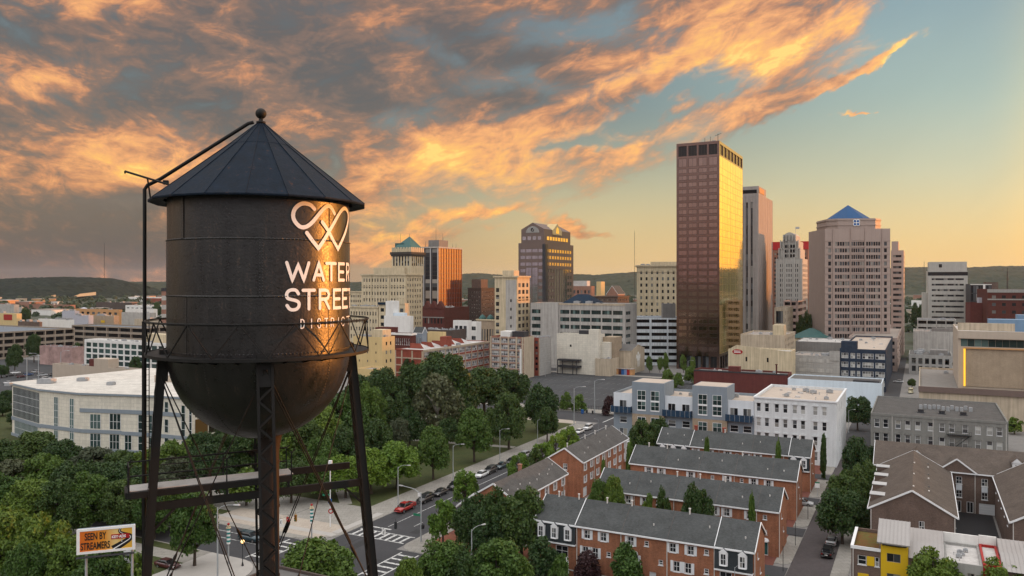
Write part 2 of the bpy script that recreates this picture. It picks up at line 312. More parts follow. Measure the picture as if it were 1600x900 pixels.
# ---------------------------------------------------------------- palette
SPEC.update(
 black_paint=lambda: tankpaint('black_paint', (.0085,.0075,.007), .37, .62), roof_black=lambda: tankpaint('roof_black', (.010,.0165,.027), .6, .05), paint_road=lambda: plain('paint_road', (.60,.60,.58), .8, .3, 0, 2.2, tint=(.16,.16,.16)), paint_worn=((.22,.22,.21), .8, .5, 0, 2.0),
 steel_black=((.010,.0095,.009), .6, .4, .3, 1.5, 0, 0, .25), rust_pipe=((.020,.013,.010), .7, .6, .5), deck_grey=((.46,.44,.42), .85, .35, .1, 1.0),
 sign_white=((.80,.79,.77), .45, .08, .06, .6), white_trim=((.72,.73,.74), .5, .1, .08), pole_grey=((.34,.36,.37), .5, .1, .1), dark_metal=((.022,.024,.026), .8, .2, .1),
 asphalt=lambda: ground('asphalt', (.062,.062,.066), (.045,.045,.048), .06), lot_asphalt=lambda: ground('lot_asphalt', (.062,.064,.068), (.045,.047,.05), .09),
 pavers=lambda: brick('pavers', (.072,.062,.064), (.088,.075,.075), (.055,.05,.05), .4, .2, .2), walk=lambda: brick('walk', (.25,.235,.21), (.275,.26,.235), (.17,.16,.145), 1.5, 1.5, .2),
 plaza=lambda: brick('plaza', (.36,.31,.26), (.39,.34,.285), (.3,.26,.22), 1.2, 1.2, .15), walk_pale=((.37,.35,.325), .85, .15, 0, .5), kerb=((.36,.35,.33), .85, .2, 0), paint_white=((.74,.74,.72), .7, .3, 0, 3.0),
 grass=lambda: ground('grass', (.038,.052,.016), (.06,.066,.022), .25), soil=((.09,.045,.03), .95, .3, 0, 1.0), land=lambda: ground('land', (.085,.085,.075), (.05,.062,.03), .02),
 mulch=((.20,.075,.045), .95, .35, 0, 1.5), courtyard=((.15,.055,.04), .95, .3, 0, 1.2), black_stone=((.022,.022,.024), .8, .4, 0, 2.0),
 brick_orange=lambda: brick('brick_orange', (.32,.118,.058), (.23,.084,.043), (.29,.17,.115), amt=.45, streak=.4), brick_brown=lambda: brick('brick_brown', (.135,.088,.068), (.095,.062,.05), (.16,.13,.115), amt=.4),
 brick_maroon=lambda: brick('brick_maroon', (.13,.034,.03), (.105,.028,.026), (.11,.04,.036), .3, .1, .25), brick_red=lambda: brick('brick_red', (.26,.05,.032), (.21,.045,.03), (.25,.1,.07), .4, .15),
 brick_darkred=lambda: brick('brick_darkred', (.10,.028,.022), (.085,.025,.02), (.09,.035,.03), .4, .15), brick_tan=lambda: brick('brick_tan', (.36,.28,.20), (.31,.24,.17), (.33,.27,.2), .4, .15),
 brick_grey=lambda: brick('brick_grey', (.205,.205,.19), (.185,.185,.17), (.2,.2,.19), .3, .1, .15), brick_cream=lambda: brick('brick_cream', (.52,.44,.31), (.47,.40,.28), (.5,.43,.31), .5, .2, .2),
 brick_white=lambda: brick('brick_white', (.64,.66,.67), (.60,.63,.64), (.6,.62,.63), .3, .1, .12), brick_dark=lambda: brick('brick_dark', (.085,.062,.052), (.065,.05,.044), (.09,.075,.07), .4, .15),
 block_white=lambda: brick('block_white', (.66,.62,.53), (.59,.56,.48), (.44,.42,.37), 2.0, 1.0, .15), block_grey=lambda: brick('block_grey', (.36,.35,.33), (.33,.32,.30), (.24,.23,.22), 2.4, 1.2, .2),
 brick_navy=lambda: brick('brick_navy', (.022,.036,.062), (.018,.03,.052), (.03,.045,.07), .4, .15), mural=((.36,.24,.22), .9, .8, .1, .25), 
 shingle_slate=lambda: brick('shingle_slate', (.078,.082,.080), (.060,.064,.063), (.045,.05,.055), .35, .16, .5), shingle_grey=lambda: brick('shingle_grey', (.105,.10,.095), (.08,.077,.074), (.055,.052,.05), .35, .16, .5),
 shingle_brown=lambda: brick('shingle_brown', (.115,.092,.077), (.092,.074,.062), (.066,.053,.045), .35, .16, .5),
 mansard=lambda: brick('mansard', (.042,.052,.058), (.034,.042,.048), (.025,.03,.033), .25, .18, .2),
 gravel=((.30,.26,.23), .95, .3, 0, .5), gravel_dark=((.12,.115,.11), .95, .35, 0, .4), membrane=lambda: brick('membrane', (.50,.48,.46), (.45,.43,.41), (.36,.34,.33), 12, 2.4, .3), membrane_bright=lambda: brick('membrane_bright', (.56,.53,.48), (.50,.475,.43), (.38,.36,.33), 14, 2.4, .4), membrane_tan=((.44,.37,.31), .9, .2, 0, .4), roof_bluegrey=((.14,.16,.185), .85, .3, 0, .1),
 stone_pale=((.40,.39,.36), .85, .15, .2), stone_cream=((.52,.44,.30), .85, .2, .45), stone_grey=((.30,.295,.28), .85, .18, .25), concrete=((.38,.365,.34), .88, .25, .5), concrete_tan=((.43,.36,.27), .88, .22, .45), concrete_dark=((.20,.19,.18), .88, .2, .25),
 panel_blue=((.22,.26,.30), .6, .08, .1), panel_pale=((.62,.66,.70), .6, .08, .1), balcony_navy=((.018,.045,.085), .35, .15, .1), white_blue=((.62,.71,.78), .7, .08, .15), white_wall=((.70,.69,.66), .75, .1, .15),
 granite_pink=((.36,.28,.245), .6, .1, .12, .2), granite_brown=((.15,.108,.094), .5, .12, .12, .2), tower_brown=lambda: towerglass('tower_brown', (.25,.16,.13), .14), tower_dark=((.035,.037,.043), .4, .1, .1), copper_frame=((.30,.085,.045), .45, .1, .1), pier_white=((.42,.43,.44), .7, .1, .1),
 slab_tan=((.27,.225,.18), .85, .2, .25), slab_grey=((.30,.27,.25), .8, .12, .3), slab_rose=((.40,.30,.265), .8, .15, .3), red_band=((.45,.025,.03), .55, .1, .1), brick_rose=lambda: brick('brick_rose', (.30,.15,.105), (.26,.13,.09), (.28,.17,.13), .5, .2),
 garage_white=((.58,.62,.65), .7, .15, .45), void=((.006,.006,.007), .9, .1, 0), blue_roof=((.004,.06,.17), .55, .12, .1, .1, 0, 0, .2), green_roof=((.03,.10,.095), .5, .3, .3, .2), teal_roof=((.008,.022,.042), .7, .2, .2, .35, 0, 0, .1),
 yellow_paint=((.62,.40,.012), .6, .08, .08), red_paint=((.33,.018,.015), .55, .1, .05), sedum=lambda: ground('sedum', (.16,.055,.02), (.10,.10,.025), .6), metal_roof=((.33,.315,.305), .38, .12, .05, .3, .55), cornice_dark=((.05,.045,.04), .7, .2, .2),
 tan_panel=((.44,.37,.30), .75, .1, .1), orange_lit=((.50,.27,.12), .8, .1, .1), yellow_wall=((.58,.44,.22), .8, .1, .15), lavender=((.42,.42,.47), .8, .1, .1), blue_wall=((.14,.23,.34), .6, .1, .1),  # orange_lit and yellow_wall carry the low sun's tint in the wall colour
 win=lambda: glass('win'), win_amber=lambda: glass('win_amber', (.022,.018,.012), (.34,.19,.05), .3, .08, .4, (.12,.07,.025)), gravel_mid=((.21,.195,.18), .95, .3, 0, .5), led_yellow=lambda: emit('led_yellow', (1, .60, .05), .6), win_teal=lambda: glass('win_teal', (.012,.028,.028), (.13,.2,.19), .2, .08, .4, (.035,.065,.065)), win_blind=lambda: glass('win_blind', (.03,.03,.035), (.5,.5,.47), .5, .12, .5, (.2,.2,.19)),
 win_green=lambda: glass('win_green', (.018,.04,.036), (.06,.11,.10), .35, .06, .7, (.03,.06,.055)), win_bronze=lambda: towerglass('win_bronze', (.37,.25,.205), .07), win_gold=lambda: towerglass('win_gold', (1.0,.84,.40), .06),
 win_mirror=lambda: towerglass('win_mirror', (.50,.51,.54), .07), win_copper=((.16,.042,.022), .22, .12, .08, .3, 0, 0, .6), win_top=((.02,.018,.018), .2, .1, 0),
 frame_white=((.68,.69,.70), .5, .06, 0), frame_dark=((.05,.05,.05), .5, .1, 0), frame_bronze=((.045,.028,.022), .4, .1, 0), frame_tan=((.3,.25,.2), .6, .1, 0), frame_gold=((.55,.40,.15), .3, .1, 0, .3, .8), shutter=((.66,.68,.70), .6, .06, 0),
 door_teal=((.02,.10,.10), .4, .05, 0), door_red=((.25,.02,.02), .4, .05, 0), door_white=((.6,.62,.64), .5, .06, .06), pipe_white=((.6,.58,.55), .5, .1, 0), vent_grey=((.42,.42,.42), .5, .25, .1), unit_grey=((.30,.31,.32), .5, .25, .2, 1.0),
 bark=((.075,.058,.045), .95, .4, .2, 2.0), bark_pale=((.30,.28,.24), .9, .4, .2, 2.0),
 leaf_dark=lambda: leafmat('leaf_dark', (.024,.056,.014), (.058,.102,.019)), leaf_mid=lambda: leafmat('leaf_mid', (.046,.096,.014), (.105,.170,.024)), leaf_bright=lambda: leafmat('leaf_bright', (.080,.155,.015), (.17,.255,.028)),
 leaf_olive=lambda: leafmat('leaf_olive', (.052,.068,.032), (.10,.115,.058)), leaf_purple=lambda: leafmat('leaf_purple', (.030,.012,.014), (.05,.02,.022)), leaf_far=lambda: leafmat('leaf_far', (.022,.042,.018), (.045,.07,.026)),
 rubber=((.012,.012,.012), .8, .1, 0), rim=((.4,.4,.41), .35, .1, 0, .5, .8), car_glass=((.012,.014,.016), .06, 0, 0, 1, 0, 0, .6), lamp_red=((.30,.012,.01), .3, 0, 0), lamp_clear=((.7,.7,.68), .2, 0, 0),
 globe=lambda: emit('globe', (1, .62, .25), 2.2), lens_red=((.18,.01,.01), .3, 0, 0), lens_amber=((.2,.09,.01), .3, 0, 0), lens_green=((.01,.12,.06), .3, 0, 0), signal_yellow=((.30,.15,.02), .5, .1, 0), sign_green=((.015,.17,.09), .5, .05, 0), sign_blue=((.02,.10,.30), .5, .05, 0), teal_band=((.02,.22,.22), .5, .1, 0),
 skin=((.45,.27,.19), .6, .05, 0), shirt_blue=((.16,.24,.42), .8, .1, 0), trousers=((.10,.11,.14), .85, .1, 0), hair=((.03,.02,.015), .7, .1, 0),
 bill_orange=lambda: billboard_mat(), letter_black=((.012,.012,.012), .6, 0, 0), key_red=((.35,.012,.012), .5, 0, 0), umbrella_blue=((.25,.45,.58), .8, .05, 0))
def tankpaint(name, col, rough=.36, spec=.5):
    m, t, b, o = newmat(name)
    tc = t.nodes.new('ShaderNodeTexCoord').outputs['Object']
    n1 = noise(t, tc, 1.1, 6, .65); n2 = noise(t, vmul(t, tc, (1, 1, .12)), 2.2, 5, .6); n3 = noise(t, tc, 9, 4, .6)
    f = (n1-.5)*1.2+(n2-.5)*1.6+(n3-.5)*.9+1.0
    c = mixc(t, 1.0, col, comb(t, f, f, f), 'MULTIPLY')
    c = mixc(t, (n2*.6+n3*.5).sm(.62, .76), c, (.065, .036, .022))
    setin(t, b.inputs['Base Color'], c); setin(t, b.inputs['Roughness'], (n3-.5)*.45+(n2-.5)*.35+(n1-.5)*.2+rough)
    b.inputs['Specular IOR Level'].default_value = spec
    q = t.nodes.new('ShaderNodeBump'); q.inputs['Strength'].default_value = .35; q.inputs['Distance'].default_value = .03
    t.links.new((n3+n1*2).k, q.inputs['Height']); t.links.new(q.outputs[0], b.inputs['Normal'])
    return m
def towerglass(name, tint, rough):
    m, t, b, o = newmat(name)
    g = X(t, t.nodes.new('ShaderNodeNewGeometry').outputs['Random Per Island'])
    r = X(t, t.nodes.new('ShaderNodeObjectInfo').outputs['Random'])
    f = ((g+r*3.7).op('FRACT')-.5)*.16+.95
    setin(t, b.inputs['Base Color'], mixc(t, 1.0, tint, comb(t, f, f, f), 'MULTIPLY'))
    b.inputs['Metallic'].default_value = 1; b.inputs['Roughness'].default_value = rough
    pos = t.nodes.new('ShaderNodeNewGeometry').outputs['Position']
    q = t.nodes.new('ShaderNodeBump'); q.inputs['Strength'].default_value = .05; q.inputs['Distance'].default_value = .4
    t.links.new(noise(t, pos, .35, 2).k, q.inputs['Height']); t.links.new(q.outputs[0], b.inputs['Normal'])
    return m
def ground(name, c1, c2, sc_):
    m, t, b, o = newmat(name)
    pos = t.nodes.new('ShaderNodeNewGeometry').outputs['Position']
    n1 = noise(t, pos, sc_, 6, .65); n2 = noise(t, pos, sc_*9, 5, .65); n3 = noise(t, pos, 2.5, 3, .7)
    c = mixc(t, (n1*.6+n2*.4).sm(.35, .65), c1, c2); f = (n3-.5)*.5+(n2-.5)*.5+1.0
    setin(t, b.inputs['Base Color'], mixc(t, 1.0, c, comb(t, f, f, f), 'MULTIPLY'))
    b.inputs['Roughness'].default_value = .9; b.inputs['Specular IOR Level'].default_value = .2
    return m
def billboard_mat():
    m, t, b, o = newmat('bill_orange')
    tc = t.nodes.new('ShaderNodeTexCoord').outputs['Object']
    s = t.nodes.new('ShaderNodeSeparateXYZ'); t.links.new(tc, s.inputs[0])
    n = noise(t, tc, 2.0, 4)
    c = ramp(t, X(t, s.outputs[0])*.22+.5+(n-.5)*.2, [(0, (.62,.14,.008)), (.45, (.70,.26,.015)), (.75, (.72,.52,.2)), (1, (.68,.38,.04))])
    setin(t, b.inputs['Base Color'], c); b.inputs['Roughness'].default_value = .5
    return m

# ---------------------------------------------------------------- buildings
_W = {}
def window_mesh(w, h, style):
    k = (round(w, 2), round(h, 2), style)
    if k in _W: return _W[k]
    g, fr, nx, nz_, t = WSTY[style]
    b = MB(); x, z = w/2, h/2
    if g != 'void':
        if callable(nx): nx = nx(w)
        b.box(-x, x, -.07, 0, z-t, z, 1); b.box(-x, x, -.07, 0, -z, -z+t, 1)
        b.box(-x, -x+t, -.069, 0, -z+t, z-t, 1); b.box(x-t, x, -.069, 0, -z+t, z-t, 1)
        tm = t*.7
        for i in range(1, nx):
            c = -x+w*i/nx; b.box(c-tm/2, c+tm/2, -.06, 0, -z+t, z-t, 1)
        for i in range(1, nz_):
            c = -z+h*i/nz_; b.box(-x+t, x-t, -.055, 0, c-tm/2, c+tm/2, 1)
        for i in range(nx):
            for j in range(nz_):
                x0, x1, z0, z1 = -x+w*i/nx, -x+w*(i+1)/nx, -z+h*j/nz_, -z+h*(j+1)/nz_
                b.quad((x0,-.02,z0), (x1,-.02,z0), (x1,-.02,z1), (x0,-.02,z1), 0)
        if style in ('sash', 'arch', 'townwin', 'blind'):
            b.box(-x-.08, x+.08, -.26, -.02, -z-.1, -z, 1)
    else: b.quad((-x,-.02,-z), (x,-.02,-z), (x,-.02,z), (-x,-.02,z), 0)  # near-black sheet stands in for the shade inside the opening
    me = b.mesh('window', [g, fr]); _W[k] = (me, b); return _W[k]
mull = lambda s: (lambda w: max(1, round(w/s)))
WSTY = dict(plain=('win','frame_dark',1,1,.06), two=('win','frame_tan',2,1,.07), sash=('win','frame_white',1,2,.09), blind=('win_blind','frame_white',1,2,.09), townwin=('win','frame_white',2,2,.08),
  factory=('win_blind','frame_white',mull(1.1),2,.12), ribbon=('win','frame_dark',mull(1.6),1,.07), ribbon_tan=('win','frame_tan',mull(1.8),1,.07), teal=('win_teal','frame_dark',mull(1.5),1,.08), void=('void','void',1,1,0),
  bronze=('win_bronze','frame_bronze',2,1,.12), gold=('win_gold','frame_gold',2,1,.03), mirror=('win_mirror','frame_bronze',2,1,.08), mirror_tall=('win_mirror','frame_bronze',2,12,.1), copper=('win_copper','copper_frame',1,1,.1), dark_top=('win_top','frame_bronze',3,1,.1),
  green=('win_green','frame_white',1,1,.1), tall=('win_teal','frame_white',2,4,.1), door=('win','frame_white',2,1,.1), garage_door=('door_white','frame_white',1,4,.06), slit=('win','frame_dark',1,1,.05), slot=('win','frame_tan',1,24,.05), tealwall=('win_teal','frame_tan',mull(2.0),1,.08), 
  arch=('win_blind','frame_white',1,2,.09), lit=('win','frame_tan',1,2,.07))
class Bld:
    """A block with its origin at the corner that stands nearest the camera; local x runs along the front, y away from it."""
    def __init__(s, name, label, cat, wall, roof='gravel', at=None, rot=ROT, group=None, par=.7, z0=0.0, rec=.18, kids=None):
        ul = None
        if len(at) == 5:
            ul, uc, ur, Y, vt = at
            c = Vector((K(uc)*Y, Y, 0)); H = CH-(vt-VH)*Y/F
            r = R(rot); bx, ax = Vector((math.cos(r), math.sin(r))), Vector((-math.sin(r), math.cos(r)))
            def run(d, u): k = K(u); return (k*c.y-c.x)/(d.x-k*d.y)
            W = run(-bx, ul); Dp = run(ax, ur) if ur is not None else 20.0
            if Dp < 0 or Dp > 200: Dp = 30.0
        else: c, W, Dp, H = at
        s.W, s.D, s.H, s.z0, s.par, s.rec = W, Dp, H, z0, par, rec
        s.root = thing(name, label, cat, (c.x, c.y, z0), R(rot), group); s.wall, s.roofm = wall, roof
        s.holes = {'f': [], 'r': [], 'l': []}; s.extra = MB(); s.trim = []; s.gable = None; s.nw = 0; s.pend = []
        s.h = H-z0
    def L(s, side): return s.W if side == 'f' else s.D
    def pt(s, side, q, d, z):
        if side == 'f': return (q-s.W, d, z)
        if side == 'r': return (-d, q, z)
        if side == 'l': return (-s.W+d, s.D-q, z)
        return (-q, s.D-d, z)
    def win(s, side, q0, q1, z0, z1, style='plain', rec=None, shut=0, name='window'):
        if q1-q0 < .1 or z1-z0 < .1: return
        s.holes[side].append((q0, q1, z0, z1)); s.pend.append((side, q0, q1, z0, z1, style, s.rec if rec is None else rec, shut, name))
    def grid(s, side, n, m, fw=.5, fh=.6, zb=1.0, zt=1.2, mL=.8, mR=None, style='plain', rec=None, shut=0, skip=()):
        mR = mL if mR is None else mR; L = s.L(side); pw = (L-mL-mR)/n; ph = (s.h-zb-zt)/m
        for j in range(m):
            for i in range(n):
                if (i, j) in skip: continue
                a = mL+pw*(i+(1-fw)/2); z = zb+ph*(j+(1-fh)/2)
                s.win(side, a, a+pw*fw, z, z+ph*fh, style, rec, shut)
    def slab(s, side, q0, q1, z0, z1, proud, mat, name='trim', into=.0):
        b = MB(); a = s.pt(side, q0, into, z0); c = s.pt(side, q1, -proud, z1)
        b.box(min(a[0], c[0]), max(a[0], c[0]), min(a[1], c[1]), max(a[1], c[1]), z0, z1); 
        s.trim.append((name, mat, b)); return b
    def slabs(s, items, mat, name):                      # several pieces of one ornament
        b = MB()
        for side, q0, q1, z0, z1, proud in items:
            a = s.pt(side, q0, 0, z0); c = s.pt(side, q1, -proud, z1)
            b.box(min(a[0], c[0]), max(a[0], c[0]), min(a[1], c[1]), max(a[1], c[1]), z0, z1)
        s.trim.append((name, mat, b))
    def box(s, name, mat, x0, x1, y0, y1, z0, z1):
        b = MB(); b.box(x0, x1, y0, y1, z0, z1); s.trim.append((name, mat, b))
    def add(s, name, mat, b): s.trim.append((name, mat, b))
    def cornice(s, h=.5, proud=.35, mat=None, z=None):
        z = s.h if z is None else z; mat = mat or s.wall
        b = MB(); W, D, p = s.W, s.D, proud
        b.box(-W-p, p, -p, -.002, z-h, z+.03); b.box(.002, p, 0, D, z-h, z+.03); b.box(-W-p, -W-.002, 0, D, z-h, z+.03)
        s.trim.append(('cornice', mat, b))
    def clutter(s, n, seed=0, big=1.0):
        n += 4
        r = random.Random(seed*31+int(s.W*7)); zr = s.h-s.par
        for i in range(n):
            x = -s.W*r.uniform(.12, .88); y = s.D*r.uniform(.15, .85); k = r.random()
            b = MB(); a = r.uniform(.5, 1.3)*big
            if k < .5:
                b.box(x-a, x+a, y-a*.7, y+a*.7, zr+.2, zr+.2+a*.9); b.box(x-a*.9, x-a*.7, y-a*.6, y+a*.6, zr, zr+.2); b.box(x+a*.7, x+a*.9, y-a*.6, y+a*.6, zr, zr+.2)
                b.cyl((x, y, 0), a*.5, zr+.2+a*.9, zr+.3+a*.95, 10); s.trim.append(('roof_unit', 'unit_grey', b))
            elif k < .8:
                b.tube([(x, y, zr), (x, y, zr+.9*big)], .16*big, 8); b.cyl((x, y, 0), .28*big, zr+.9*big, zr+1.1*big, 10); s.trim.append(('roof_vent', 'vent_grey', b))
            else:
                b.box(x-a*.8, x+a*.8, y-a*.8, y+a*.8, zr, zr+.35); b.box(x-a*.7, x+a*.7, y-a*.7, y+a*.7, zr+.35, zr+.45); s.trim.append(('skylight', 'membrane', b))
    def build(s, lo_windows=False):
        W, D, h, par = s.W, s.D, s.h, s.par
        b = MB()
        for side in 'frlk':
            L = W if side in 'fk' else D; hs = s.holes.get(side, [])
            zs = sorted({0.0, h, *[q for e in hs for q in e[2:]]})
            for za, zb in zip(zs, zs[1:]):
                if zb-za < 1e-5: continue
                iv = sorted((e[0], e[1]) for e in hs if e[2] <= za+1e-6 and e[3] >= zb-1e-6)
                x = 0.0
                for a, c in iv+[(L, L)]:
                    if a-x > 1e-4: b.quad(s.pt(side, x, 0, za), s.pt(side, a, 0, za), s.pt(side, a, 0, zb), s.pt(side, x, 0, zb))
                    x = max(x, c)
        for side, q0, q1, z0, z1, st, rec, sh, nm in s.pend:
            A_ = [s.pt(side, q, 0, z) for q, z in ((q0, z0), (q1, z0), (q1, z1), (q0, z1))]; B_ = [s.pt(side, q, rec, z) for q, z in ((q0, z0), (q1, z0), (q1, z1), (q0, z1))]
            for i in range(4):
                j = (i+1) % 4; b.quad(A_[i], B_[i], B_[j], A_[j])
        if s.gable is None and par > 0:
            e = .3; zr = h-par
            o = [(-W,0),(0,0),(0,D),(-W,D)]; n = [(-W+e,e),(-e,e),(-e,D-e),(-W+e,D-e)]
            for i in range(4):
                j = (i+1) % 4
                b.quad((*o[i],h), (*o[j],h), (*n[j],h), (*n[i],h)); b.quad((*n[i],h), (*n[j],h), (*n[j],zr), (*n[i],zr))
            r = MB(); r.quad((-W+e,e,zr), (-e,e,zr), (-e,D-e,zr), (-W+e,D-e,zr)); r.build('roof', s.roofm, s.root)
        elif s.gable:
            ax, rise, ov, rm, tm = s.gable
            r = MB(); tr = MB(); th = .18
            if ax == 'x':            # ridge along the front
                b.add([(0,0,h),(0,D,h),(0,D/2,h+rise)], [[0,1,2]]); b.add([(-W,D,h),(-W,0,h),(-W,D/2,h+rise)], [[0,1,2]])
                sl = rise/(D/2)
                for sg in (0, 1):
                    y0 = -ov if sg == 0 else D+ov; z0_ = h-ov*sl+.06
                    P_ = [(-W-ov*.5,y0,z0_), (ov*.5,y0,z0_), (ov*.5,D/2,h+rise+.06), (-W-ov*.5,D/2,h+rise+.06)]
                    if sg: P_ = P_[::-1]
                    Q_ = [(x,y,z+th) for x,y,z in P_]
                    r.add(P_+Q_, [[3,2,1,0],[4,5,6,7]]+[[i,(i+1)%4,(i+1)%4+4,i+4] for i in range(4)])
                    tr.box(-W-ov*.5-.02, ov*.5+.02, min(y0,y0+(.14 if sg else -.14)), max(y0,y0+(.14 if sg else -.14)), z0_-.12, z0_+th*.6)
                for x in (ov*.5+.07, -W-ov*.5-.07):
                    for y0, in ((-ov,), (D+ov,)): tr.bar((x, y0, h-ov*sl+.12), (x, D/2, h+rise+.12), .1, .3)
            else:                    # ridge running away from the front
                b.add([(-W,0,h),(0,0,h),(-W/2,0,h+rise)], [[0,1,2]]); b.add([(0,D,h),(-W,D,h),(-W/2,D,h+rise)], [[0,1,2]])
                sl = rise/(W/2)
                for sg in (0, 1):
                    x0 = ov if sg == 0 else -W-ov; z0_ = h-ov*sl+.06
                    P_ = [(x0,-ov*.5,z0_), (x0,D+ov*.5,z0_), (-W/2,D+ov*.5,h+rise+.06), (-W/2,-ov*.5,h+rise+.06)]
                    if sg: P_ = P_[::-1]
                    Q_ = [(x,y,z+th) for x,y,z in P_]
                    r.add(P_+Q_, [[3,2,1,0],[4,5,6,7]]+[[i,(i+1)%4,(i+1)%4+4,i+4] for i in range(4)])
                    tr.box(min(x0,x0+(.14 if sg == 0 else -.14)), max(x0,x0+(.14 if sg == 0 else -.14)), -ov*.5-.02, D+ov*.5+.02, z0_-.12, z0_+th*.6)
                for y in (-ov*.5-.07, D+ov*.5+.07):
                    for x0 in (ov, -W-ov): tr.bar((x0, y, h-ov*sl+.12), (-W/2, y, h+rise+.12), .1, .3)
            r.build('roof', rm, s.root); tr.build('gutter', tm, s.root)
        b.build('wall', s.wall, s.root)
        for nm, mt, q in s.trim: q.build(nm, mt, s.root)
        s.pend.sort(key=lambda e: -(e[2]-e[1])*(e[4]-e[3])*(1 if e[0] == 'f' else .6))
        groups = {}
        for i, (side, q0, q1, z0, z1, st, rec, sh, nm) in enumerate(s.pend):
            me, mb = window_mesh(q1-q0, z1-z0, st)
            x, y, z = s.pt(side, (q0+q1)/2, rec, (z0+z1)/2); rz = {'f': 0, 'r': math.pi/2, 'l': -math.pi/2}[side]
            if i < 100:
                o = link(me, nm, s.root, (x, y, z), rz)
                if sh:
                    hw = (q1-q0)/2
                    for sg in (-1, 1): link(shutter_mesh(sh, z1-z0), 'shutter', o, (sg*(hw+sh/2+.03), -rec, 0))
            else:
                g = groups.setdefault(st, MB()); ca, sa = math.cos(rz), math.sin(rz)
                o_ = len(g.v); g.v += [(x+vx*ca-vy*sa, y+vx*sa+vy*ca, z+vz) for vx, vy, vz in mb.v]
                g.f += [[k+o_ for k in f] for f in mb.f]; g.m += mb.m
        for st, g in groups.items(): tag(g.build('window', list(WSTY[st][:2]), s.root), kind='stuff')
        return s
_S = {}
def shutter_mesh(w, h):
    k = (round(w, 2), round(h, 2))
    if k not in _S:
        b = MB(); b.box(-w/2, w/2, -.07, -.003, -h/2-.05, h/2+.05)
        n = int(h/.16)
        for i in range(n): z = -h/2+.06+i*(h-.12)/n; b.box(-w/2+.06, w/2-.06, -.09, -.07, z, z+.07)
        _S[k] = b.mesh('shutter', 'shutter')
    return _S[k]
# ---------------------------------------------------------------- the water tower
TD, TA = 48.0, 17.5
TC = Vector((-TD*math.sin(R(TA)), TD*math.cos(R(TA)), 0))
tw = thing('water_tower', 'black riveted water tower on lattice legs with white lettering and conical roof', 'water tower', TC, R(TA))
TR = 5.0
def cp(phi, r, z): return Vector((r*math.sin(R(phi)), -r*math.cos(R(phi)), z))
def hit(u, v, rr=TR):                        # where a line of sight meets the tank: angle and height
    d = Vector((K(u), 1)); c = Vector((TC.x, TC.y)); a = d.dot(d); b = d.dot(c); q = b*b-a*(c.dot(c)-rr*rr)
    k = (b-math.sqrt(max(q, 0)))/a; w_ = d*k-c
    ph = math.degrees(math.atan2(w_.x, -w_.y))-TA
    return ph, CH+(VH-v)/F*k
m = MB(); zs = [44.1, 47.18, 50.18, 52.75]
for i in range(3):
    r = TR-.012*i
    m.lathe([(r, zs[i]), (r, zs[i+1]+.08)], 96)
    if i: m.lathe([(r, zs[i]), (r+.02, zs[i]-.001), (r+.02, zs[i]+.10), (r, zs[i]+.10)], 96)
n = 24
m.lathe([(max(TR*math.sin(math.pi/2*k/n), .01), 44.1-TR*math.cos(math.pi/2*k/n)) for k in range(n+1)], 96)
m.build('tank', 'black_paint', tw, True)
def dome(b, p, nrm, r=.05):
    nrm = nrm.normalized(); x = nrm.cross(Vector((0,0,1)))
    if x.length < .01: x = Vector((1,0,0))
    x.normalize(); y = nrm.cross(x); o = len(b.v)
    ring = [p+(x*math.cos(q*math.pi/3)+y*math.sin(q*math.pi/3))*r for q in range(6)]
    b.add(ring+[p+nrm*r*.8], [[q, (q+1) % 6, 6] for q in range(6)])
rv = MB(); RR = .05
for z in (zs[1]+.05, zs[2]+.05, 44.22, 52.6):
    for k in range(150):
        ph = k*360/150; p_ = cp(ph, TR+.012, z); dome(rv, p_, Vector((p_.x, p_.y, 0)))
for (z0, z1, phs) in ((zs[2], zs[3], (-52, 47, 140, 230)), (zs[1], zs[2], (0, 90, 180, 270)), (zs[0], zs[1], (-49, 46, 140, 225))):
    for ph in phs:
        for s_ in (-.8, .8):
            for k in range(int((z1-z0)/.15)):
                p_ = cp(ph+s_, TR+.003, z0+.1+k*.15); dome(rv, p_, Vector((p_.x, p_.y, 0)))
for ph in range(-90, 270, 40):
    for k in range(46):
        e = R(2+k*1.85); p_ = cp(ph+16, TR*math.cos(e)+.003, 44.1-TR*math.sin(e)); dome(rv, p_, p_-Vector((0, 0, 44.1)))
rv.build('rivets', 'black_paint', tw, True)
m = MB()
for (z0, z1, phs) in ((zs[2], zs[3], (-52, 47, 140, 230)), (zs[1], zs[2], (0, 90, 180, 270)), (zs[0], zs[1], (-49, 46, 140, 225))):
    for ph in phs: m = MB(); m.add([cp(ph+q, r_, z) for z in (z0+.1, z1-.02) for q, r_ in ((-1.5, TR), (-1.45, TR+.016), (1.45, TR+.016), (1.5, TR))], [[0,1,5,4],[1,2,6,5],[2,3,7,6]]); m.build('lap_plate', 'black_paint', tw)
m = MB(); RE = 5.95
prof = [(RE-.75, 52.48), (RE-.03, 52.36), (RE, 52.40), (RE, 52.47), (1.8, 55.72), (1.78, 55.76), (.16, 57.12)]
m.lathe(prof, 18, a0=R(3)); rf = m.build('roof', 'roof_black', tw)
m = MB()
for k in range(18):
    a = R(3)+2*math.pi*k/18; q = [(RE*math.cos(a), RE*math.sin(a), 52.48), (1.8*math.cos(a), 1.8*math.sin(a), 55.75), (.2*math.cos(a), .2*math.sin(a), 57.1)]
    m.tube(q, .022, 5)
m.build('roof_seams', 'roof_black', rf)
m = MB(); m.lathe([(.16, 57.05), (.26, 57.1), (.26, 57.2), (.12, 57.24), (.12, 57.42)], 16); m.ball((0, 0, 57.66), .31, 20, 14); m.build('finial', 'steel_black', tw, True)
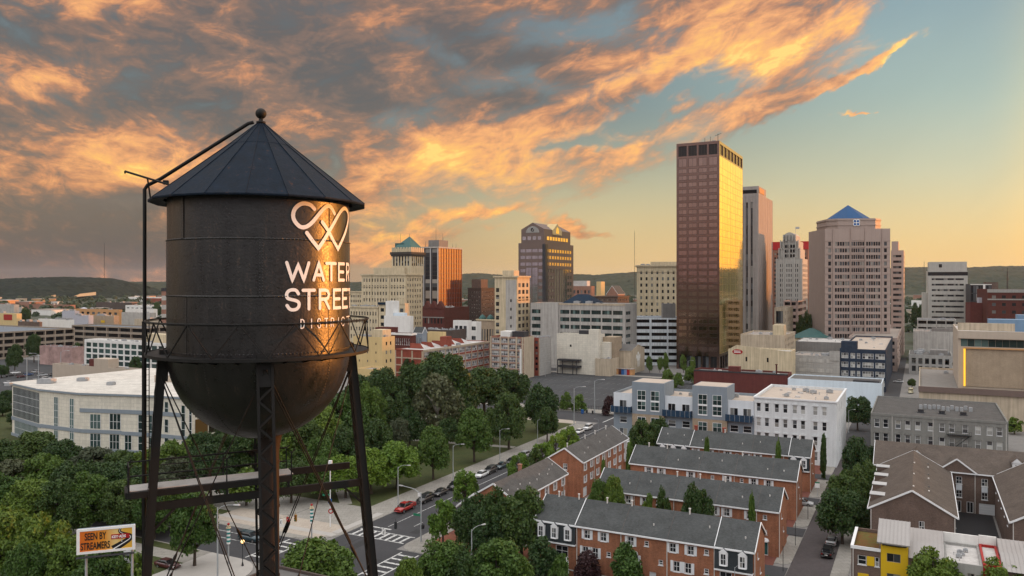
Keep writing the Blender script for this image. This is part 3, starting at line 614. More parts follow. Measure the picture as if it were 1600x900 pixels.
# lettering: brush strokes with round ends bent round the tank
SN = [0]
def stroke(b, pts, wd):                      # pts: (arc length, height) on the tank
    SN[0] += 1; r = TR+.020+.0022*(SN[0] % 9)
    q = [Vector(pts[0])]
    for p_ in pts[1:]:
        p_ = Vector(p_); n_ = max(1, int((p_-q[-1]).length/.12)); s0 = q[-1]
        q += [s0+(p_-s0)*(k+1)/n_ for k in range(n_)]
    P3 = lambda p_: (r*math.sin(p_.x/TR), -r*math.cos(p_.x/TR), p_.y)
    hw = wd/2; Lr = []
    for i, p_ in enumerate(q):
        d0 = (p_-q[i-1]).normalized() if i else None; d1 = (q[i+1]-p_).normalized() if i < len(q)-1 else None
        d0 = d0 or d1; d1 = d1 or d0; d = (d0+d1).normalized() if (d0+d1).length > .01 else d1
        nn = Vector((-d.y, d.x)); k = hw/max(.45, abs(nn.dot(Vector((-d1.y, d1.x))))); Lr.append((p_+nn*k, p_-nn*k))
    b.add([P3(x) for pr in Lr for x in pr], [[2*i, 2*i+2, 2*i+3, 2*i+1][::-1] for i in range(len(q)-1)])
    for p_, d in ((q[0], q[0]-q[1]), (q[-1], q[-1]-q[-2])):
        a0 = math.atan2(d.y, d.x); fan = [p_+Vector((math.cos(a0+t_), math.sin(a0+t_)))*hw for t_ in [R(-90+k*20) for k in range(10)]]
        b.add([P3(p_)]+[P3(x) for x in fan], [[0, k+1, k+2] for k in range(9)])
def smooth(pts, n=2):
    for _ in range(n):
        q = [pts[0]]
        for a, b in zip(pts, pts[1:]):
            q += [(a[0]*.75+b[0]*.25, a[1]*.75+b[1]*.25), (a[0]*.25+b[0]*.75, a[1]*.25+b[1]*.75)]
        pts = q+[pts[-1]]
    return pts
GL = {'W': [[(0,1),(.24,0),(.5,.86),(.76,0),(1,1)]], 'A': [[(0,0),(.5,1),(1,0)], [(.2,.3),(.8,.3)]], 'T': [[(0,1),(1,1)], [(.5,1),(.5,0)]], 'E': [[(1,1),(0,1),(0,0),(1,0)], [(0,.5),(.85,.5)]],
  'R': [[(0,0),(0,1),(.55,1),(.85,.94),(.98,.75),(.85,.56),(.55,.5),(0,.5)], [(.5,.5),(1,0)]], 'I': [[(.5,0),(.5,1)]], 'D': [[(0,0),(0,1),(.5,1),(.85,.85),(1,.5),(.85,.15),(.5,0),(0,0)]],
  'S': [smooth([(.95,.82),(.75,1.03),(.25,1.03),(-.03,.85),(.0,.6),(.3,.52),(.7,.47),(1.02,.36),(1.0,.12),(.75,-.03),(.25,-.03),(.02,.2)], 2)], 'C': [smooth([(1,.8),(.75,1),(.3,1),(0,.8),(0,.2),(.3,0),(.75,0),(1,.2)], 2)]}
cx = lambda x: 430+x/3.913
cy = lambda y: 300+y/3.913
def arc(u, v): ph, z = hit(u, v); return R(ph)*TR
def word(txt, spans, z0, z1, wd, name, cut=None):
    for ch, (x0, x1) in zip(txt, spans):
        b = MB()
        s0, s1 = x0+wd/2, x1-wd/2
        for st in GL[ch]:
            q = [(s0+px*(s1-s0), z0+wd/2+py*(z1-z0-wd)) for px, py in st]
            stroke(b, q, wd)
        b.build(name, 'sign_white', tw)
zW = [hit(470, 408)[1], hit(470, 440)[1]]; zS = [hit(470, 451)[1], hit(470, 485.5)[1]]
a2 = lambda x0, x1, y: (arc(cx(x0), cy(y)), arc(cx(x1), cy(y)))
wsp = [a2(60, 213, 480), a2(226, 302, 480), a2(304, 373, 480), a2(381, 422, 480)]; wsp.append((wsp[-1][1]+.2, wsp[-1][1]+1.0))
word('WATER', wsp, zW[1], zW[0], .17, 'letter')
ssp = [a2(60, 154, 660), a2(160, 247, 660), a2(264, 334, 660), a2(350, 400, 660), a2(405, 440, 660)]; ssp.append((ssp[-1][1]+.15, ssp[-1][1]+.95))
word('STREET', ssp, zS[1], zS[0], .175, 'letter')
d0 = arc(469.8, 505); d1 = arc(545, 505); zd = [hit(480, 498)[1], hit(480, 513.5)[1]]
dsp = [a2(x0, x1, 800) for x0, x1 in ((153,180),(209,231),(255,278),(298,321),(336,358),(376,392),(402,421),(432,452))]
word('DISTRICT', dsp, zd[1], zd[0], .062, 'letter')
b = MB()
def lg(pts): return [(lambda h: (R(h[0])*TR, h[1]))(hit(cx(x), cy(y))) for x, y in pts]
stroke(b, lg(smooth([(238,104),(214,76),(160,66),(112,105),(106,165),(150,218),(192,214),(228,184),(262,140),(292,104),(318,82),(340,92),(360,132)], 2)), .215)
stroke(b, lg([(192,250),(226,298)]+[(262,344),(296,294)]+smooth([(330,236),(362,180),(396,118),(422,94),(443,122),(444,178),(428,240)], 2)+[(404,300),(381,348),(352,296)]+[(322,236),(286,184)]), .215)
b.build('emblem', 'sign_white', tw)
# balcony
m = MB(); BR = 6.08
m.lathe([(TR+.01, 44.0), (BR, 44.0), (BR, 44.06), (TR+.01, 44.06)], 96); m.lathe([(BR-.03, 43.94), (BR+.03, 43.94), (BR+.03, 44.1), (BR-.03, 44.1), (BR-.03, 43.94)], 96)
for k in range(28):
    m.bar(cp(k*360/28, TR, 43.75), cp(k*360/28, BR-.05, 43.96), .06, .08)
bal = m.build('balcony', 'steel_black', tw)
m = MB()
m.tube([cp(k*5, BR, 45.85) for k in range(73)], .045, 6); m.tube([cp(k*5, BR-.02, 45.78) for k in range(73)], .02, 5)
for k in range(14):
    a = k*360/14+3; h_ = 180/14
    m.bar(cp(a-h_, BR, 45.82), cp(a, BR, 44.1), .06, .05); m.bar(cp(a, BR, 44.1), cp(a+h_, BR, 45.82), .06, .05)
m.build('railing', 'steel_black', bal)
# legs
PH = (2.0, 100.0, 181.0, -80.0)
def lp(i, z, dr=0, dt=0):
    sh = Vector(((44-z)*.018, 0, 0)); return cp(PH[i], 5.22+(44-z)*.082+dr, z)+sh+cp(PH[i]+90, dt, 0)
for i in range(4):
    m = MB(); out_ = cp(PH[i], 1, 0)
    for s_ in (-1, 1):
        m.bar(lp(i, 44, 0, s_*.33), lp(i, 0, 0, s_*.40), .1, .42, up=out_)
        m.bar(lp(i, 44, .2, s_*.36), lp(i, 0, .2, s_*.43), .14, .03, up=out_)
    m.bar(lp(i, 44.3, -.1, 0), lp(i, 42.6, -.1, 0), .78, .5, up=out_)
    n = 62
    for k in range(n):
        z0, z1 = 42.6-k*.68, 42.6-(k+1)*.68; s_ = 1 if k % 2 else -1
        for dr in (.235, -.2): m.bar(lp(i, z0, dr, -s_*.36), lp(i, z1, dr, s_*.36), .085, .02, up=out_)
    m.build('leg', 'steel_black', tw)
    m = MB(); q = lp(i, 0); m.box(q.x-.9, q.x+.9, q.y-.9, q.y+.9, -.2, .5); m.build('footing', 'concrete', tw)
RC = (.46, 0, 0)
m = MB(); m.lathe([(.8, 39.5), (.62, 38.7), (.55, 38.2), (.55, 0)], 32, RC); rp = m.build('riser_pipe', 'rust_pipe', tw, True)
for z in (37.6, 35, 33, 31, 29, 26): m = MB(); m.lathe([(.55, z), (.59, z), (.59, z+.1), (.55, z+.1)], 32, RC); m.build('pipe_band', 'rust_pipe', rp)
def rod(i, za, j, zb, dt=.0):
    m = MB(); a = lp(i, za, .25, dt); b_ = lp(j, zb, .25, dt); m.tube([a, b_], .032, 6)
    c = a+(b_-a)*.74; d = (b_-a).normalized(); m.tube([c-d*.5, c-d*.35, c+d*.35, c+d*.5], [.03, .075, .075, .03], 8); m.build('brace_rod', 'steel_black', tw)
for i in range(4):
    j = (i+1) % 4
    rod(i, 43.5, j, 28.2, .05); rod(i, 43.5, j, 28.2, -.12); rod(j, 43.5, i, 28.2, 0)
    rod(i, 27.6, j, 10, 0); rod(j, 27.6, i, 10, 0)
    m = MB()
    m.bar(lp(i, 28, 0), lp(j, 28, 0), .25, .35); m.build('strut', 'steel_black', tw)
m = MB(); A0, A1 = lp(3, 35.8, 0), lp(1, 35.8, 0); dv = (A1-A0).normalized(); pv = Vector((-dv.y, dv.x, 0))
UPZ = Vector((0, 0, .72)); m.bar(A0, A1, .2, .42)
m.bar(A0+UPZ-dv*1.2, A0+UPZ+dv*((A1-A0).length*.5+1.6), .16, .34); m.bar(A0+pv*1.6+UPZ-dv*1.2, A1+pv*1.6+UPZ-dv*.4, .16, .4)
m.bar(A0+pv*1.6+UPZ-dv*1.2, A0+UPZ-dv*1.2, .16, .34)
for q in (0, .33, .62): m.bar(A0+dv*(A1-A0).length*q, A0+dv*(A1-A0).length*q+UPZ, .14, .14)
for i in (1, 3):
    q = lp(i, 34.2, .1); s_ = -dv if i == 1 else dv; m.bar(q, lp(i, 35.6)+s_*1.2, .12, .12)
m.build('strut', 'steel_black', tw)
L_ = (A1-A0).length; A0 = A0+Vector((0, 0, .66)); m = MB()
for k in range(7):
    a = A0+pv*(.2+k*.2)+Vector((0,0,.27)); b_ = a+dv*(L_*.5+1.7); m.bar(a-dv*1.1, b_, .18, .05)
m.build('catwalk', 'deck_grey', tw)
m = MB()
for s_, o_ in ((-1.1, .1), (-1.1, 1.55), (L_*.33, .1), (L_*.33, 1.55), (L_*.5+1.6, .1), (L_*.5+1.6, 1.55)):
    q = A0+dv*s_+pv*o_; m.bar(q+Vector((0,0,.2)), q+Vector((0,0,1.55)), .07, .07); m.bar(q+Vector((0,0,1.5)), q+Vector((0,0,1.7))+dv*.2, .06, .06)
for z in (.75, 1.55):
    m.tube([A0-dv*1.1+pv*1.55+Vector((0,0,z)), A0+dv*(L_*.5+1.6)+pv*1.55+Vector((0,0,z))], .05, 6); m.tube([A0+dv*.3+pv*.1+Vector((0,0,z)), A0+dv*(L_*.33)+pv*.1+Vector((0,0,z))], .03, 6); m.tube([A0-dv*1.1+pv*.1+Vector((0,0,z)), A0-dv*1.1+pv*1.55+Vector((0,0,z))], .035, 6)
m.build('railing', 'steel_black', tw)
# ladder and swinging roof pipe
def TP(u, v, dy=0.0):                        # a point abeam of the axis, in tower coordinates
    y = TC.y+dy; q = P(u, v, y)-TC; c, s_ = math.cos(R(-TA)), math.sin(R(-TA)); return Vector((q.x*c-q.y*s_, q.x*s_+q.y*c, q.z))
m = MB(); t0 = TP(226, 292); bx_, by_ = t0.x, t0.y
m.tube([(bx_, by_, 0), (bx_, by_, t0.z-.15), (bx_+.15, by_, t0.z+.1), TP(250, 280), TP(388, 193), TP(396, 191)], .105, 10)
m.build('roof_pipe', 'steel_black', tw, True)
m = MB(); m.tube([TP(262, 288, -.2), TP(195, 267.5, -.4)], .06, 8); m.tube([TP(195, 267.5, -.4), TP(195.5, 271, -.4)], .05, 6); m.tube([TP(230.5, 279, -.3), TP(235, 309, 0)], .05, 6); m.box(TP(255,284).x, TP(259,284).x+.15, TP(255,284).y-.2, TP(255,284).y+.2, TP(255,288).z, TP(255,282).z)
m.build('outrigger', 'steel_black', tw)
m = MB()
for s_ in (-.16, .2): m.bar((bx_+s_, by_+.3, 0), (bx_+s_, by_+.3, 45.7), .07, .05)
for k in range(150): m.bar((bx_-.16, by_+.3, .3+k*.3), (bx_+.2, by_+.3, .3+k*.3), .025, .025)
for z in (44, 36, 28, 18): m.bar((bx_, by_+.1, z), (bx_+1.2, by_+.1, z), .08, .08)
m.build('ladder', 'steel_black', tw)
# ---------------------------------------------------------------- ground, streets, park
def struct(o): o['kind'] = 'structure'; return o
def rect(name, a0, a1, b0, b1, z, mat, th=0.0, merge=None):
    m = merge or MB(); q = [AB(a0, b0), AB(a0, b1), AB(a1, b1), AB(a1, b0)]
    if th: m.prism([(p.x, p.y) for p in q], z-th, z)
    else: m.quad(*[(p.x, p.y, z) for p in q])
    return m if merge else struct(m.build(name, mat))
m = MB(); n = 48
for r0, r1 in ((0, 700), (700, 3000), (3000, 9000), (9000, 26000)):
    for k in range(n):
        a, b = 2*math.pi*k/n, 2*math.pi*(k+1)/n
        m.quad((r0*math.cos(a), r0*math.sin(a), 0), (r1*math.cos(a), r1*math.sin(a), 0), (r1*math.cos(b), r1*math.sin(b), 0), (r0*math.cos(b), r0*math.sin(b), 0))
struct(m.build('ground', 'land'))
rect('city_ground', 60, 520, -520, 420, .004, 'concrete_dark')
rect('road', 20, 274, -97.6, -83.7, .012, 'asphalt'); rect('road', 101, 113.6, -520, -97.6, .012, 'asphalt'); rect('road', 101, 117.5, -83.7, -19.7, .012, 'asphalt')
rect('road', 254, 272, -520, -8, .008, 'asphalt'); rect('road', 60, 254, -19.7, -13.2, .012, 'pavers'); rect('road', 272, 560, -21, -8, .012, 'asphalt'); rect('road', 390, 405, -300, -21, .012, 'asphalt')
rect('parking_lot', 280, 385, -215, -62, .010, 'lot_asphalt'); rect('parking_lot', 135, 300, -520, -300, .010, 'lot_asphalt'); rect('alley', 118, 245, -66, -58, .010, 'walk'); 
def corner(ca, cb, sa, sb, r, wa, wb):       # kerbed pavement block with a rounded street corner at (ca,cb), growing towards sa, sb
    pts = [(ca+sa*r-sa*r*math.cos(t), cb+sb*r-sb*r*math.sin(t)) for t in [math.pi/2*k/8 for k in range(9)]]
    pts = [(ca+sa*wa, cb)]+[p for p in pts[::-1]]+[(ca, cb+sb*wb), (ca+sa*wa, cb+sb*wb)]
    q = [AB(*p) for p in pts]; q = [(p.x, p.y) for p in q]
    ar = sum(q[i-1][0]*q[i][1]-q[i][0]*q[i-1][1] for i in range(len(q)))
    return q if ar > 0 else q[::-1]
def paved(name, poly, mat, z=.13):
    m = MB(); m.prism(poly, 0.0, z, 0, 1); return struct(m.build(name, ['kerb', mat]))
paved('pavement', corner(113.6, -97.6, 1, -1, 7, 134.6, 6.6), 'walk'); paved('pavement', corner(113.6, -104.2, 1, -1, .5, 10.5, 200), 'walk', .132)
rect('plaza', 115.5, 123.8, -128, -99.8, .137, 'plaza'); rect('plaza', 123.8, 136, -150, -104.0, .137, 'walk'); rect('pavement', 117.5, 119.2, -128, -98.5, .142, 'walk_pale'); rect('pavement', 119.5, 134, -100.2, -98.6, .141, 'walk_pale')
rect('park', 124.5, 248, -300, -104.2, .12, 'grass', .12)
for (a0, b0, a1, b1) in ((136, -110, 196, -168), (196, -168, 247, -150), (205, -104.5, 196, -168), (150, -190, 196, -168), (124.6, -135, 160, -200)):
    m = MB(); p0, p1 = AB(a0, b0, .126), AB(a1, b1, .126); d = (p1-p0).normalized(); nn = Vector((-d.y, d.x, 0))*1.3; m.quad(p0-nn, p1-nn, p1+nn, p0+nn); struct(m.build('path', 'walk'))
paved('pavement', corner(101, -97.6, -1, -1, 7, 60, 14), 'walk_pale'); paved('pavement', corner(101, -111.6, -1, -1, .4, 6, 120), 'walk'); rect('lawn', 40, 95, -250, -111.6, .12, 'grass', .12); rect('lawn', 98.4, 100.6, -190, -114, .136, 'grass')
rect('lawn', 118.5, 121, -190, -128, .138, 'grass')
paved('pavement', corner(117.5, -83.7, 1, 1, 3.4, 133, 3.6), 'walk'); paved('pavement', corner(117.6, -80.15, 1, 1, .3, 4, 60), 'walk', .126); rect('planting_bed', 121.5, 129, -80, -59, .11, 'mulch', .1)
paved('pavement', corner(101, -83.7, -1, 1, 6, 60, 64), 'walk'); rect('lawn', 40, 97, -80, -25, .135, 'grass')
rect('courtyard', 121.5, 250, -58, -22.3, .10, 'courtyard', .1); rect('courtyard', 124, 163.5, -83, -66, .09, 'courtyard', .09)
for a in (134.5, 158, 182, 206): rect('driveway', a, a+5, -50, -19.8, .125, 'asphalt', .02)
m = MB()
for a0, a1 in ((118.5, 133), (141, 157), (164, 181), (188, 205), (212, 253)):
    paved('pavement', corner(a0, -19.7, 1, -1, 1.5, a1-a0, 2.6), 'walk'); 
paved('pavement', corner(60, -13.2, 1, 1, .4, 193, 2.6), 'walk'); rect('planting_strip', 118, 129, -13.0, -11.9, .139, 'soil')
rect('courtyard', 143, 190, -8, 42, .05, 'concrete_dark', .04); rect('courtyard', 143, 190.5, 5.2, 13, .06, 'black_stone'); rect('yard', 60, 131, -10.5, 60, .06, 'grass', .05)
paved('pavement', corner(272, -80, 1, -1, 5, 8, 130), 'walk'); paved('pavement', corner(272, -80, 1, 1, .4, 5, 58), 'walk', .126); paved('pavement', corner(254, -104, -1, -1, 5, 6, 200), 'plaza', .134)
rect('pavement', 385, 390, -215, -21, .13, 'walk', .12)
SPEC.update(asphalt_dark=((.034,.034,.036), .9, .3, 0, 1.0), asphalt_pale=((.085,.085,.085), .9, .3, 0, 1.0))
# worn patches in the roadway
pr = random.Random(21); m = MB()
for k in range(34):
    if k % 2: a_, b_ = pr.uniform(100, 270), pr.uniform(-96, -85)
    else: a_, b_ = pr.uniform(102, 112), pr.uniform(-220, -50)
    l_, w_ = pr.uniform(1.5, 9), pr.uniform(.5, 2.0); q = [AB(a_, b_), AB(a_, b_+w_), AB(a_+l_, b_+w_), AB(a_+l_, b_)]
    if k % 2 == 0: q = [AB(a_, b_), AB(a_, b_+l_), AB(a_+w_, b_+l_), AB(a_+w_, b_)]
    m.quad(*[(p_.x, p_.y, .0145+.00004*k) for p_ in q], k % 3 // 2)
struct(m.build('road_patches', ['asphalt_dark', 'asphalt_pale'])); m = MB()
for k in range(40):
    a_, b_ = pr.uniform(283, 380), pr.uniform(-210, -66); l_, w_ = pr.uniform(3, 26), pr.uniform(.15, 1.6); q = [AB(a_, b_), AB(a_, b_+w_), AB(a_+l_, b_+w_), AB(a_+l_, b_)]
    m.quad(*[(p_.x, p_.y, .0125+.00004*k) for p_ in q], k % 3 // 2)
struct(m.build('road_patches', ['asphalt_dark', 'asphalt_pale']))
# paint
m = MB()
def line(a0, b0, a1, b1, w_): 
    p0, p1 = AB(a0, b0, .018), AB(a1, b1, .018); d = (p1-p0).normalized(); nn = Vector((-d.y, d.x, 0))*w_/2; m.quad(p0-nn, p1-nn, p1+nn, p0+nn)
def dash(*q): line(*q)
for a in (120.6, 124.3): line(a, -97, a, -84.3, .3)
for k in range(8): line(120.8, -96.2+k*1.55, 124.1, -96.2+k*1.55, .55)
for b in (-81.9, -78.3): line(102, b, 116.6, b, .3)
for k in range(7): line(103.3+k*2, -81.7, 103.3+k*2, -78.5, .55)
for b in (-104.6, -100.9): line(102, b, 113, b, .3)
for k in range(5): line(103.3+k*2, -104.4, 103.3+k*2, -101.1, .55)
line(126.3, -97.2, 126.3, -91.2, .5); line(127.5, -92.8, 250, -92.8, .16)
for k in range(16): line(130+k*7.5, -88.4, 133+k*7.5, -88.4, .14)
for b in (-91, -90.6): line(20, b, 99, b, .12)
for a in (108, 111): line(a, -108, a, -330, .16)
line(255.5, -96.5, 271, -96.5, .4); line(263, -120, 263, -400, .14)
m2 = m; struct(m2.build('road_markings', 'paint_road'))
m = MB()
for k in range(48):
    for a_ in (284, 301, 318, 335, 352, 369): line(a_, -210+k*2.9, a_+5.2, -210+k*2.9, .1)
struct(m.build('parking_lines', 'paint_worn'))
# ---------------------------------------------------------------- hills
def ridge(name, pts, Y, depth, cell, seed, bump, mat='leaf_far'):
    r = random.Random(seed); us = [p[0] for p in pts]
    x0, x1 = K(us[0])*Y, K(us[-1])*Y; nx = int((x1-x0)/cell); ny = int(depth/cell/1.3); V = []; Fc = []
    ph = [(r.uniform(.002, .012), r.uniform(0, 6.3), r.uniform(-.003, .003)) for _ in range(6)]
    for j in range(ny+1):
        tt = j/ny
        for i in range(nx+1):
            x = x0+(x1-x0)*i/nx; u = 800+F*x/Y; v = np.interp(u, us, [p[1] for p in pts]); top = CH+(VH-v)*Y/F
            s_ = math.sin(min(1, tt*1.25)*math.pi/2) if tt < .8 else 1-(tt-.8)*1.2
            y = Y-depth*.8+depth*tt
            z = top*s_**1.3*(1+.1*sum(math.sin(x*f+q+y*g) for f, q, g in ph)*(1-s_))+r.uniform(-bump, bump*.4)*min(1, tt*6)
            V.append((x+r.uniform(-.4, .4)*cell, y+r.uniform(-.4, .4)*cell, z-(3 if j == 0 else 0)))
    for j in range(ny):
        for i in range(nx):
            a = j*(nx+1)+i; Fc.append((a, a+1, a+nx+2, a+nx+1))
    me = bpy.data.meshes.new(name); me.from_pydata(V, [], Fc); me.materials.append(MAT(mat)); o = link(me, name); return struct(o)
def hillmat(name, c1, c2, s_):
    mm, t, b, o = newmat(name); pos = t.nodes.new('ShaderNodeNewGeometry').outputs['Position']
    n1 = noise(t, pos, s_, 5, .7); n2 = noise(t, pos, s_*12, 2, .6)
    setin(t, b.inputs['Base Color'], mixc(t, (n1*.6+n2*.5-.05).sm(.3, .7), c1, c2)); b.inputs['Roughness'].default_value = .9; b.inputs['Specular IOR Level'].default_value = .1; return mm
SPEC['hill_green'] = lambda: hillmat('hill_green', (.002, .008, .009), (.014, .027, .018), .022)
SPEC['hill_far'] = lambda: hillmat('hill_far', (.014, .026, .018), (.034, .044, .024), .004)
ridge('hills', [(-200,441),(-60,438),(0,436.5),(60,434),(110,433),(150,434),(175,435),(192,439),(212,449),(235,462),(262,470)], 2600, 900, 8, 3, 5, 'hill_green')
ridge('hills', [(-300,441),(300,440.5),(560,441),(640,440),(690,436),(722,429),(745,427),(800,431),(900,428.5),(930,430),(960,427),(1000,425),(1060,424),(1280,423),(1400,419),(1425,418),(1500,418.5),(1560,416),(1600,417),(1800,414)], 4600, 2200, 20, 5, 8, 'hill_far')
# unseen rise, added right of view to shade the lower town from the sun
V_ = []; Fc = []; rr_ = random.Random(2); na, nr = 120, 12
for j in range(nr+1):
    for i in range(na+1):
        a_ = R(37+70*i/na); q = j/nr; top_ = 127*min(1, .45+i/na*3)+6*math.sin(i*.31)+3*math.sin(i*.83); d_ = 2300+1000*q
        V_.append((d_*math.sin(a_), d_*math.cos(a_), top_*math.sin(min(1, q*1.4)*math.pi/2)+rr_.uniform(-4, 3)*min(1, q*5)-(2 if j == 0 else 0)))
for j in range(nr):
    for i in range(na): k_ = j*(na+1)+i; Fc.append((k_, k_+na+1, k_+na+2, k_+1))
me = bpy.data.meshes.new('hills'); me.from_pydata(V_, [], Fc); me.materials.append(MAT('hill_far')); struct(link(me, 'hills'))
# clearing on the slope of the wooded hill
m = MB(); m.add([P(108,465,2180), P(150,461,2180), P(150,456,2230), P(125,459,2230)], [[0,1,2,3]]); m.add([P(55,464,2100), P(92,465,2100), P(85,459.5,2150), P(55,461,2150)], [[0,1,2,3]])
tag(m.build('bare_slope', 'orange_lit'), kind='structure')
# ---------------------------------------------------------------- towers of the skyline
def B(name, label, cat, *a, **k): return Bld(name, label, cat, *a, **k)
TW = 'office tower'
# bronze glass tower
s = B('office_tower', 'tallest tower, bronze glass front with its side mirroring the golden sunset', TW, 'tower_brown', 'gravel_dark', at=(1057,1124,1160.5,428,219.5), par=1.2, rec=.12)
W, D, H = s.W, s.D, s.H
ph = (H-14-9)/27
for j in range(27):
    z = 9+ph*j
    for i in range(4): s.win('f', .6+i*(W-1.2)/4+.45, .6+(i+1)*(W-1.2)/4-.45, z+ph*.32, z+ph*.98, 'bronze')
    for i in range(9): s.win('r', .35+i*(D-.7)/9+.07, .35+(i+1)*(D-.7)/9-.07, z+.05, z+ph-.05, 'gold', .05)  # side glass is bronze too; the sunset's gold is put into its tint
for i in range(4): s.win('f', .6+i*(W-1.2)/4+.5, .6+(i+1)*(W-1.2)/4-.5, H-7.2, H-1.6, 'dark_top', .5); s.win('f', .6+i*(W-1.2)/4+.5, .6+(i+1)*(W-1.2)/4-.5, H-13, H-8.4, 'bronze')
for i in range(7): s.win('r', .8+i*(D-1.6)/7+.6, .8+(i+1)*(D-1.6)/7-.6, H-7.2, H-1.6, 'dark_top', .5)
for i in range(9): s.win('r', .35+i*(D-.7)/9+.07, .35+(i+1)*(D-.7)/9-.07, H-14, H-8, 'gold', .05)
for i in range(5): s.win('f', 1+i*(W-2)/5+.4, 1+(i+1)*(W-2)/5-.4, .6, 7.5, 'ribbon', .8)
for i in range(10): s.win('r', 1+i*(D-2)/10+.5, 1+(i+1)*(D-2)/10-.5, .6, 7.5, 'ribbon', .8)
for k, (x, y) in enumerate(((-4, 6), (-6, 9), (-3, 14), (-8, 8), (-5, 18))): m = MB(); m.box(x-1, x+1, y-1, y+1, H-1.2, H+1.2); s.add('roof_unit', 'unit_grey', m)
m = MB()
m.tube([(-3,10,H-1), (-3,10,H+5.5)], .12, 6); m.tube([(-4.5,10,H+4.5), (-1.2,10,H+5.6)], .1, 6); m.tube([(-9,5,H-1), (-9,5,H+3)], .1, 6); m.tube([(-6,5,H-1), (-6,5,H+3.4)], .1, 6)
s.add('roof_mast', 'dark_metal', m); s.build()
# grey slab tower
s = B('slab_tower', 'tall grey concrete slab tower with dark window slots, behind the golden tower', TW, 'slab_grey', 'gravel', at=(1148,1185,1207,560,302), rec=.7)
for i in range(5):
    if i in (0, 1, 2, 3): s.win('f', s.W*(.08+.2*i), s.W*(.16+.2*i), 6, s.H-6, 'slot')
s.slabs([('f', s.W*(.02+.2*i), s.W*(.05+.2*i), 2, s.H-1, .5) for i in range(5)], 'slab_grey', 'pier')
s.slabs([('r', s.D*k/8-.15 if k else .05, s.D*k/8+.15, 1, s.H-.5, .12) for k in range(9)], 'slab_rose', 'pier')
s.box('penthouse', 'slab_grey', -s.W*.98, -s.W*.02, 3, s.D*.55, s.H-.7, s.H+5.5); s.box('roof_sign', 'orange_lit', -s.W*.02, -s.W*.02+.3, 4, s.D*.4, s.H+1, s.H+4.4); s.box('louvre', 'void', -s.W*.95, -s.W*.1, 2.7, 3, s.H+.6, s.H+3)
s.build()
# red banded tower behind the art deco one
s = B('red_top_tower', 'brown office tower with bright red top band behind the stepped pale tower', TW, 'brick_rose', 'gravel', at=(1207,1263,1277.5,620,377), rec=.2)
s.grid('f', 12, 20, .55, .5, 6, 8, 1, style='plain'); s.grid('r', 6, 20, .55, .5, 6, 8, .6, style='plain'); s.slab('f', -.2, s.W+.2, s.H-6.2, s.H+.05, .25, 'red_band', 'top_band'); s.slab('r', -.0, s.D, s.H-6.2, s.H+.04, .26, 'red_band', 'top_band'); s.build()
# stepped art deco tower
s = B('art_deco_tower', 'pale stepped stone tower with rounded pediment in front of the red topped tower', TW, 'stone_pale', 'gravel', at=(1212,1254,1262,560,404), rec=.35)
W, D, H = s.W, s.D, s.H
s.grid('f', 9, 16, .42, .6, 5, 3, 2.6, style='plain', skip=[(i, j) for i in (2, 6) for j in range(16)])
s.grid('r', 4, 16, .4, .55, 5, 3, .8, style='plain')
s.slabs([('f', W*q-.6, W*q+.6, 0, H+z, .6) for q, z in ((.04,.0),(.3,1.2),(.7,1.2),(.96,.0))]+[('f', W*.30, W*.7, 0, 14, 1.2)], 'stone_pale', 'pier')
for (q0, q1, y0, z0, z1) in ((.10, .90, .8, H-.7, H+7), (.16, .84, 1.6, H+7, H+12.5), (.27, .73, 2.4, H+12.5, H+16.5)):
    s.box('setback', 'stone_pale', -W*(1-q0), -W*(1-q1), y0, D-y0, z0, z1); s.slabs([('f', W*q, W*q+.7, z0, z1+.7, -y0+.4) for q in (q0, q0+.1, (q0+q1)/2-.02, q1-.12, q1-.02)], 'stone_pale', 'pier')
m = MB(); x0, x1 = -W*.73, -W*.27; pts = [(x0, H+16.5)]+[(x0+(x1-x0)*k/8, H+16.7+2.2*math.sin(math.pi*k/8)) for k in range(9)]+[(x1, H+16.5)]
m.add([(x, 2.3, z) for x, z in pts]+[(x, D-2.4, z) for x, z in pts], [list(range(11))]+[[i+1, i, i+11, i+12] for i in range(10)]); s.add('pediment', 'stone_pale', m)
for j in range(3):
    m = MB()
    for i in range(4): m.box(-W*.66+i*W*.1, -W*.66+i*W*.1+1.2, 1.2 if j == 2 else .5, 2, H+1+j*3.4, H+3.2+j*3.4)
    s.add('opening', 'void', m)
m = MB(); m.tube([(-W*.3, 6, H+17), (-W*.3, 6, H+23)], .12, 6); m.box(-W*.3, -W*.3+2.6, 5.95, 6.05, H+21.3, H+22.8); s.add('flagpole', 'vent_grey', m); s.build()
# pink granite tower with blue pyramid
s = B('pyramid_tower', 'pink granite office tower under a blue glass pyramid roof with a clover emblem', TW, 'granite_pink', 'gravel', at=(1289,1391,1397,470,357), rot=-4, rec=.3)
W, D, H = s.W, 32.0, s.H; s.D = D; s.H = H
cuts = ((.06, .40), (.42, .60), (.62, .94))
pt = H-6-7; nfl = 17; fh = pt/nfl
for j in range(nfl):
    z = 6+fh*j
    for q0, q1, n in ((.045, .10, 1), (.15, .38, 6), (.40, .605, 6), (.63, .85, 6), (.90, .955, 1)):
        for i in range(n):
            a = W*(q0+(q1-q0)*(i+.1)/n); s.win('f', a, a+W*(q1-q0)/n*.8, z+fh*.2, z+fh*.8, 'plain')
    for i in range(8): s.win('r', 1+i*(D-2)/8+.7, 1+(i+1)*(D-2)/8-.7, z+fh*.3, z+fh*.78, 'two')
for i in range(10): s.win('f', W*(.03+.095*i), W*(.03+.095*i)+2.2, 1, 4.4, 'ribbon')
